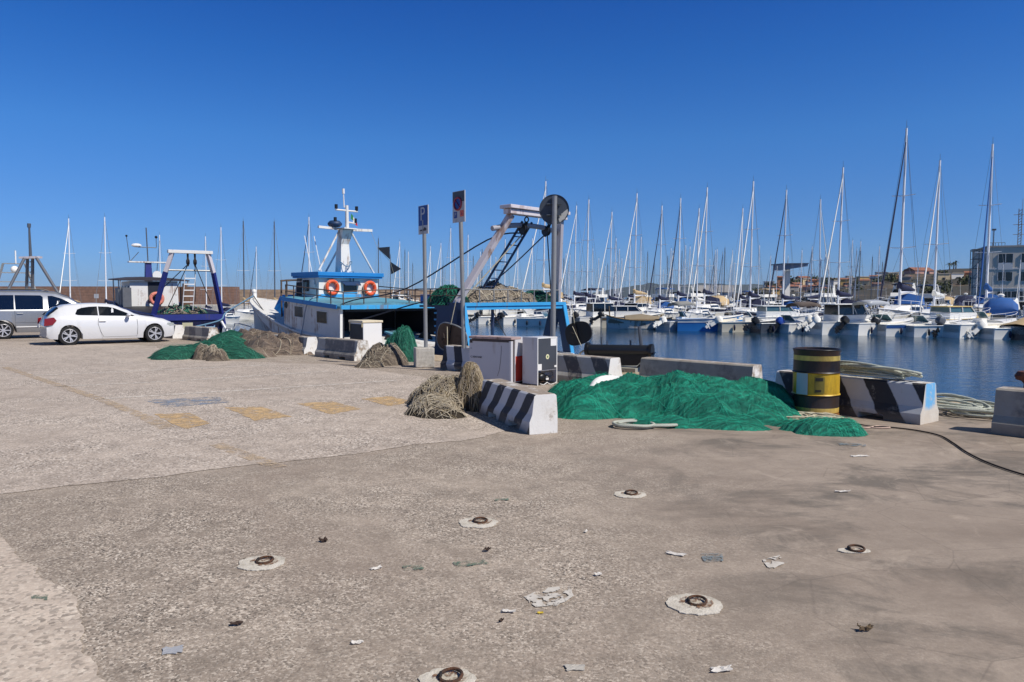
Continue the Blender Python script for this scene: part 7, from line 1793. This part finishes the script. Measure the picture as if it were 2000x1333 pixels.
# houses
HC = [pm('house_white', (222, 216, 206), .85, var=.06), pm('house_cream', (214, 192, 152), .85, var=.08), pm('house_orange', (196, 132, 92), .85, var=.08), pm('house_ochre', (206, 168, 104), .85, var=.08), pm('house_pink', (196, 152, 136), .85, var=.08), pm('house_grey', (150, 146, 140), .85, var=.1)]
HN_ = ['white', 'cream', 'orange', 'ochre', 'pinkish', 'grey']
ROOFS = [pm('roof_tile', (142, 94, 74), .9, var=.2, vs=.6), pm('roof_flat', (170, 160, 146), .9, var=.1)]
WINM = pm('house_window', (40, 42, 46), .4, var=.3)
def house(px, py_base, D, wpx, hpx, ci, roof, label, group='houses on the far hillside'):
    w = wpx * D / F_PX; h = hpx * D / F_PX; D = 490
    for q in range(0, 300, 3):
        dd = 185 + q; 
        if AT(px, py_base, dd).z <= ground_z(px, dd): D = dd; break
    w = wpx * D / F_PX; h = hpx * D / F_PX; p = AT(px, py_base, D); gz_ = min(ground_z(px, D), p.z)
    t = thing('house', label, 'house', (p.x, p.y, gz_ - .5), random.uniform(-.5, .3), group)
    z0 = p.z - gz_ + .5
    b = MB(); b.mm((-w / 2, 0, 0), (w / 2, w * .7, z0 + h)); b.build('wall', HC[ci], t)
    if roof == 0:
        b = MB(); b.prism([(-w * .54, -.3, z0 + h), (-w * .54, w * .7 + .3, z0 + h), (-w * .54, w * .35, z0 + h + w * .16)], (w * 1.08, 0, 0)); b.build('roof', ROOFS[0], t)
    else:
        b = MB(); b.mm((-w * .52, -.2, z0 + h), (w * .52, w * .72, z0 + h + .35)); b.build('roof', ROOFS[1], t)
    n = max(1, int(w / 3.2)); fl = max(1, int(h / 3))
    for f_ in range(fl):
        for q in range(n):
            x = -w / 2 + (q + .5) * w / n; z = z0 + h - 1.9 - f_ * 2.9
            b = MB(); b.mm((x - .5, -.06, z - .6), (x + .5, -.01, z + .6)); b.build('window', WINM, t)
hs = [(1503, 557, 330, 18, 6, 0, 1), (1527, 560, 330, 16, 18, 2, 0), (1555, 560, 340, 14, 12, 0, 1), (1572, 556, 350, 22, 13, 4, 0), (1592, 560, 330, 16, 12, 2, 0), (1612, 556, 350, 20, 12, 1, 1), (1634, 560, 330, 14, 11, 0, 1), (1650, 558, 340, 16, 12, 3, 0), (1668, 553, 350, 20, 9, 5, 1), (1688, 556, 330, 20, 14, 3, 1), (1706, 548, 350, 14, 8, 0, 0), (1722, 541, 360, 18, 8, 0, 1), (1744, 543, 340, 22, 9, 1, 1), (1768, 552, 320, 20, 10, 5, 1), (1805, 541, 330, 42, 12, 4, 0), (1843, 549, 320, 22, 13, 1, 1), (1870, 547, 330, 24, 12, 0, 1), (1895, 545, 335, 20, 12, 2, 0), (1910, 556, 320, 18, 16, 0, 1), (1548, 572, 300, 24, 12, 5, 0), (1603, 573, 300, 20, 10, 1, 0), (1660, 570, 300, 18, 10, 1, 0)]
RH = random.Random(11)
for q in range(30):
    px_ = RH.uniform(1500, 1915); sk_ = lerp_tab([(a, float(v)) for a, v in HT], px_)
    hs.append((px_, RH.uniform(sk_ + 6, sk_ + 26), 330, RH.uniform(9, 20), RH.uniform(7, 13), RH.choice((0, 0, 1, 1, 2, 3, 4, 5)), RH.choice((0, 0, 1))))
cnt = {}
for i_h, q in enumerate(hs):
    near = min([(1540, 'slanted canopy column'), (1600, 'crossing stays'), (1640, 'mast beside the crossing stays'), (1705, 'navy canopied cruiser'), (1762, 'tallest mast'), (1826, 'mast with white foresail'), (1905, 'grey harbour building')], key=lambda m: abs(m[0] - q[0]))
    lab = '%s %s house on the hillside %s of %s' % (('wide ' if q[3] > 21 else 'small ') + HN_[q[5]], 'tiled' if q[6] == 0 else 'flat roofed', 'left' if q[0] < near[0] else 'right', near[1])
    cnt[lab] = cnt.get(lab, 0) + 1
    if cnt[lab] > 1: lab = lab.replace('on the hillside', 'lower down')
    if i_h >= 22: lab = 'small pale or earth coloured house scattered over the far hillside'
    house(*q, lab)
# long white warehouse with grey pitched roof behind the masts
p = AT(1398, 581, 205)
t = thing('warehouse', 'long white quay building with a pale grey pitched roof among the masts', 'building', (p.x, p.y, ZW + .3), -.25)
w = 60 * 205 / F_PX
b = MB(); b.mm((-w / 2, 0, 0), (w / 2, 8, 3.6)); b.build('wall', HC[0], t)
b = MB(); b.prism([(-w / 2 - .5, -.6, 3.6), (-w / 2 - .5, 8.6, 3.6), (-w / 2 - .5, 4, 5.6)], (w + 1, 0, 0)); b.build('roof', pm('roof_grey', (150, 146, 142), .8, var=.1), t)
for q in range(5):
    b = MB(); x = -w / 2 + 1.2 + q * (w - 2) / 5; b.mm((x, -.08, 1.4), (x + .9, -.01, 2.5)); b.build('window', WINM, t)
# slanted canopy on a white column
p = AT(1535, 577, 118)
t = thing('canopy_tower', 'white column carrying a slanted grey blue canopy roof above the yachts', 'canopy', (p.x, p.y, -.4), .1)
k_ = 118 / F_PX; zc = AT(1535, 522, 118).z + .4
b = MB(); b.loft([[(-.42, -.42, z), (.42, -.42, z), (.42, .42, z), (-.42, .42, z)] for z in (0, zc)], 0); b.build('column', HC[0], t)
b = MB(); b.loft([[(-1.5, -1.6, zc - .55), (-1.5, 1.6, zc - .55), (-1.5, 1.6, zc + .35), (-1.5, -1.6, zc + .35)], [(2.3, -2.4, zc + .02), (2.3, 2.4, zc + .02), (2.3, 2.4, zc + .4), (2.3, -2.4, zc + .4)]], 0); b.build('canopy_roof', pm('canopy_bluegrey', (108, 122, 142), .5, var=.1), t)
b = MB(); b.loft([[(-1.55, -2.3, zc + .352), (-1.55, 2.3, zc + .352), (-1.55, 2.3, zc + .5), (-1.55, -2.3, zc + .5)], [(2.4, -2.5, zc + .402), (2.4, 2.5, zc + .402), (2.4, 2.5, zc + .55), (2.4, -2.5, zc + .55)]], 0); b.build('roof_edge', pm('canopy_edge', (54, 70, 96), .5), t)
# grey harbour building at the right edge
D = 135.0
pL = AT(1926, 580, D)
zt = AT(1926, 484, D).z
gb_ = thing('harbour_building', 'three storey pale grey harbour building with ribbon windows at the right edge', 'building', (pL.x, pL.y, -.3), -.38)
H = zt + .3; Wd = 34
GW = pm('building_grey', (214, 202, 184), .85, var=.06, vs=.3); GB_ = pm('building_band', (168, 160, 150), .85, var=.06, vs=.3); WH_ = pm('building_panel', (206, 206, 204), .8, var=.05)
b = MB(); b.mm((0, 0, 0), (Wd, 14, H)); b.build('wall', GW, gb_)
b = MB(); b.mm((-.15, -.15, H), (Wd + .1, 14.1, H + .3)); b.build('roof', GB_, gb_)
for z in (H * .30, H * .63):
    b = MB(); b.mm((-.04, -.06, z), (Wd, -.001, z + .22)); b.build('string_course', WH_, gb_)
for fl, z in enumerate((H * .745, H * .44, H * .12)):
    x = 1.6; q = 0
    while x < Wd - 3:
        wd = (2.3, 1.3, 2.6, 2.0)[q % 4] if fl < 2 else 5.5; hh = 1.55 if fl < 2 else 1.5
        b = MB(); b.mm((x, -.10, z), (x + wd, -.02, z + hh)); wn = b.build('window', GLASS, gb_)
        b = MB()
        for i in range(int(wd / 1.1) + 1): xx = x + i * wd / max(1, int(wd / 1.1)); b.mm((xx - .05, -.13, z), (xx + .05, -.101, z + hh))
        b.build('frame', WH_, wn)
        if fl == 0: b = MB(); b.mm((x, -.09, z - 1.3), (x + wd, -.03, z - .05)); b.build('panel', WH_, gb_)
        x += wd + (1.2 if fl < 2 else 1.5); q += 1
b = MB(); b.mm((13.2, -.3, H * .66), (16.5, -.15, H * .86)); b.build('sign_panel', pm('sign_panel_white', (220, 224, 220), .6), gb_)
b = MB(); b.mm((12.2, -.3, H * .66), (13.19, -.15, H * .86)); b.build('sign_panel', pm('sign_panel_green', (30, 150, 104), .6), gb_)
b = MB(); zt2 = AT(1980, 406, D).z + .3
for dx in (0, .5): b.tube([(5.4 + dx, 4, H), (5.4 + dx, 4, zt2)], .07, 5)
for i in range(14): b.tube([(5.4, 4, H + i * (zt2 - H) / 14), (5.9, 4, H + (i + .7) * (zt2 - H) / 14)], .05, 4)
b.tube([(5.9, 4, zt2), (5.95, 4, zt2 + 1.8)], .03, 4)
for z in (.35, .6, .85): b.tube([(4.6, 4, H + (zt2 - H) * z), (6.4, 4, H + (zt2 - H) * z)], .05, 4)
b.build('radio_mast', pm('radio_mast_grey', (120, 108, 104), .7), gb_)
b = MB(); b.tube([(1.2, 2, H), (1.2, 2, H + 3.2)], .09, 6); b.mm((.9, 1.7, H + 3.2), (1.5, 2.3, H + 3.5)); b.build('roof_lamp', ALUD, gb_)
b = MB()
for i in range(6): b.tube([(.3 + i * .5, 1, H + .3), (.3 + i * .5, 1, H + .9)], .04, 4)
b.tube([(.3, 1, H + .9), (2.8, 1, H + .9)], .04, 4); b.build('roof_rail', ALUD, gb_)
# scaffold stair tower
t = thing('stair_tower', 'open steel stair tower standing against the left side of the grey building', 'stair tower', (pL.x - 1.7, pL.y + 1.5, -.3), -.33)
b = MB()
for x, y in ((0, 0), (1.4, 0), (0, 2), (1.4, 2)): b.tube([(x, y, 0), (x, y, H * .98)], .07, 5)
for i in range(7):
    z = H * .98 * i / 6; b.tube([(0, 0, z), (1.4, 0, z), (1.4, 2, z), (0, 2, z), (0, 0, z)], .05, 4); b.mm((0, 0, z - .04), (1.4, 2, z + .02))
    if i: b.tube([(0, 0, z - H * .16), (1.4, 0, z)], .05, 4)
b.build('steel_frame', pm('stair_grey', (110, 108, 108), .7), t)
# palms and scrub trees on the skyline
FR_ = pm('palm_green', (64, 74, 44), .8, var=.3, vs=.5); TRK = pm('palm_trunk', (96, 80, 64), .9, var=.2, vs=1)
def palm(px, ytop, D, label):
    p = AT(px, ytop, D); g = ground_z(px, D); h = max(4, p.z - g)
    t = thing('palm_tree', label, 'palm tree', (p.x, p.y, g - .3), random.uniform(0, 6), 'palms on the far skyline')
    b = MB(); b.tube([(0, 0, 0), (.2, .1, h * .5), (.1, 0, h)], .28, 7, r1=.2); b.build('trunk', TRK, t, smooth=60)
    b = MB(); R = random.Random(int(px))
    for q in range(26):
        a = q * 2.4; el = R.uniform(-.5, 1.1); Lf = R.uniform(1.6, 2.3); c0 = Vector((.1, 0, h)); prev = c0
        dr = Vector((math.cos(a) * math.cos(el), math.sin(a) * math.cos(el), math.sin(el))); sd = Vector((-math.sin(a), math.cos(a), 0)); V = []
        for i in range(5):
            f = i / 4; pt = c0 + dr * Lf * f + Vector((0, 0, -1.2 * f * f)); w = .22 * (1 - f) + .03
            V += [pt + sd * w, pt - sd * w]
        b.add(V, [(2 * i, 2 * i + 1, 2 * i + 3, 2 * i + 2) for i in range(4)])
    b.build('crown', FR_, t, recalc=False)
for i, (px, yt) in enumerate(((1854, 516), (1862, 513), (1867, 511), (1902, 515), (1909, 514), (1916, 515))):
    palm(px, yt, 345, 'thin palm on the skyline, %s of the %s' % (('left', 'middle', 'right')[i % 3] + ' one', 'free standing trio' if i < 3 else 'cluster next to the grey building'))
def bush(px, D, s, label):
    p = AT(px, 580, D); g = ground_z(px, D)
    t = thing('scrub_tree', label, 'tree', (p.x, p.y, g - .2), 0, 'scrub trees on the far hillside')
    b = MB(); b.tube([(0, 0, 0), (.1, 0, s * .5)], .18, 5); b.build('trunk', TRK, t)
    b = MB(); R = random.Random(int(px * 3))
    for q in range(170):
        v = Vector((R.gauss(0, .42), R.gauss(0, .42), R.gauss(.62, .22))) * s; n_ = Vector((R.gauss(0, 1), R.gauss(0, 1), R.gauss(0, 1))).normalized(); u = n_.orthogonal().normalized() * s * .13; w = n_.cross(u)
        b.add([v + u, v + w, v - u, v - w], [(0, 1, 2, 3)])
    b.build('crown', pm('scrub_green', (70, 76, 46), .9, var=.4, vs=.8), t, recalc=False)
RB = random.Random(3)
for i in range(34):
    px = RB.uniform(1470, 1990); bush(px, RB.uniform(200, 330), RB.uniform(1.6, 3.2), 'dark green scrub tree among the houses of the far hillside')

# ---------------------------------------------------------------- air
b = MB(); b.mm((-6500, -150, -6), (6500, 6800, 175)); hzo = b.build('haze', [])
hm_ = bpy.data.materials.new('haze_air'); hm_.use_nodes = True; nt = hm_.node_tree
for n_ in list(nt.nodes):
    if n_.type == 'BSDF_PRINCIPLED': nt.nodes.remove(n_)
pv = nt.nodes.new('ShaderNodeVolumePrincipled'); pv.inputs['Color'].default_value = (.72, .84, 1, 1); pv.inputs['Density'].default_value = .00006; pv.inputs['Anisotropy'].default_value = .2
nt.links.new(pv.outputs[0], [n_ for n_ in nt.nodes if n_.type == 'OUTPUT_MATERIAL'][0].inputs['Volume'])
hzo.data.materials.append(hm_); setting(hzo, 'stuff')
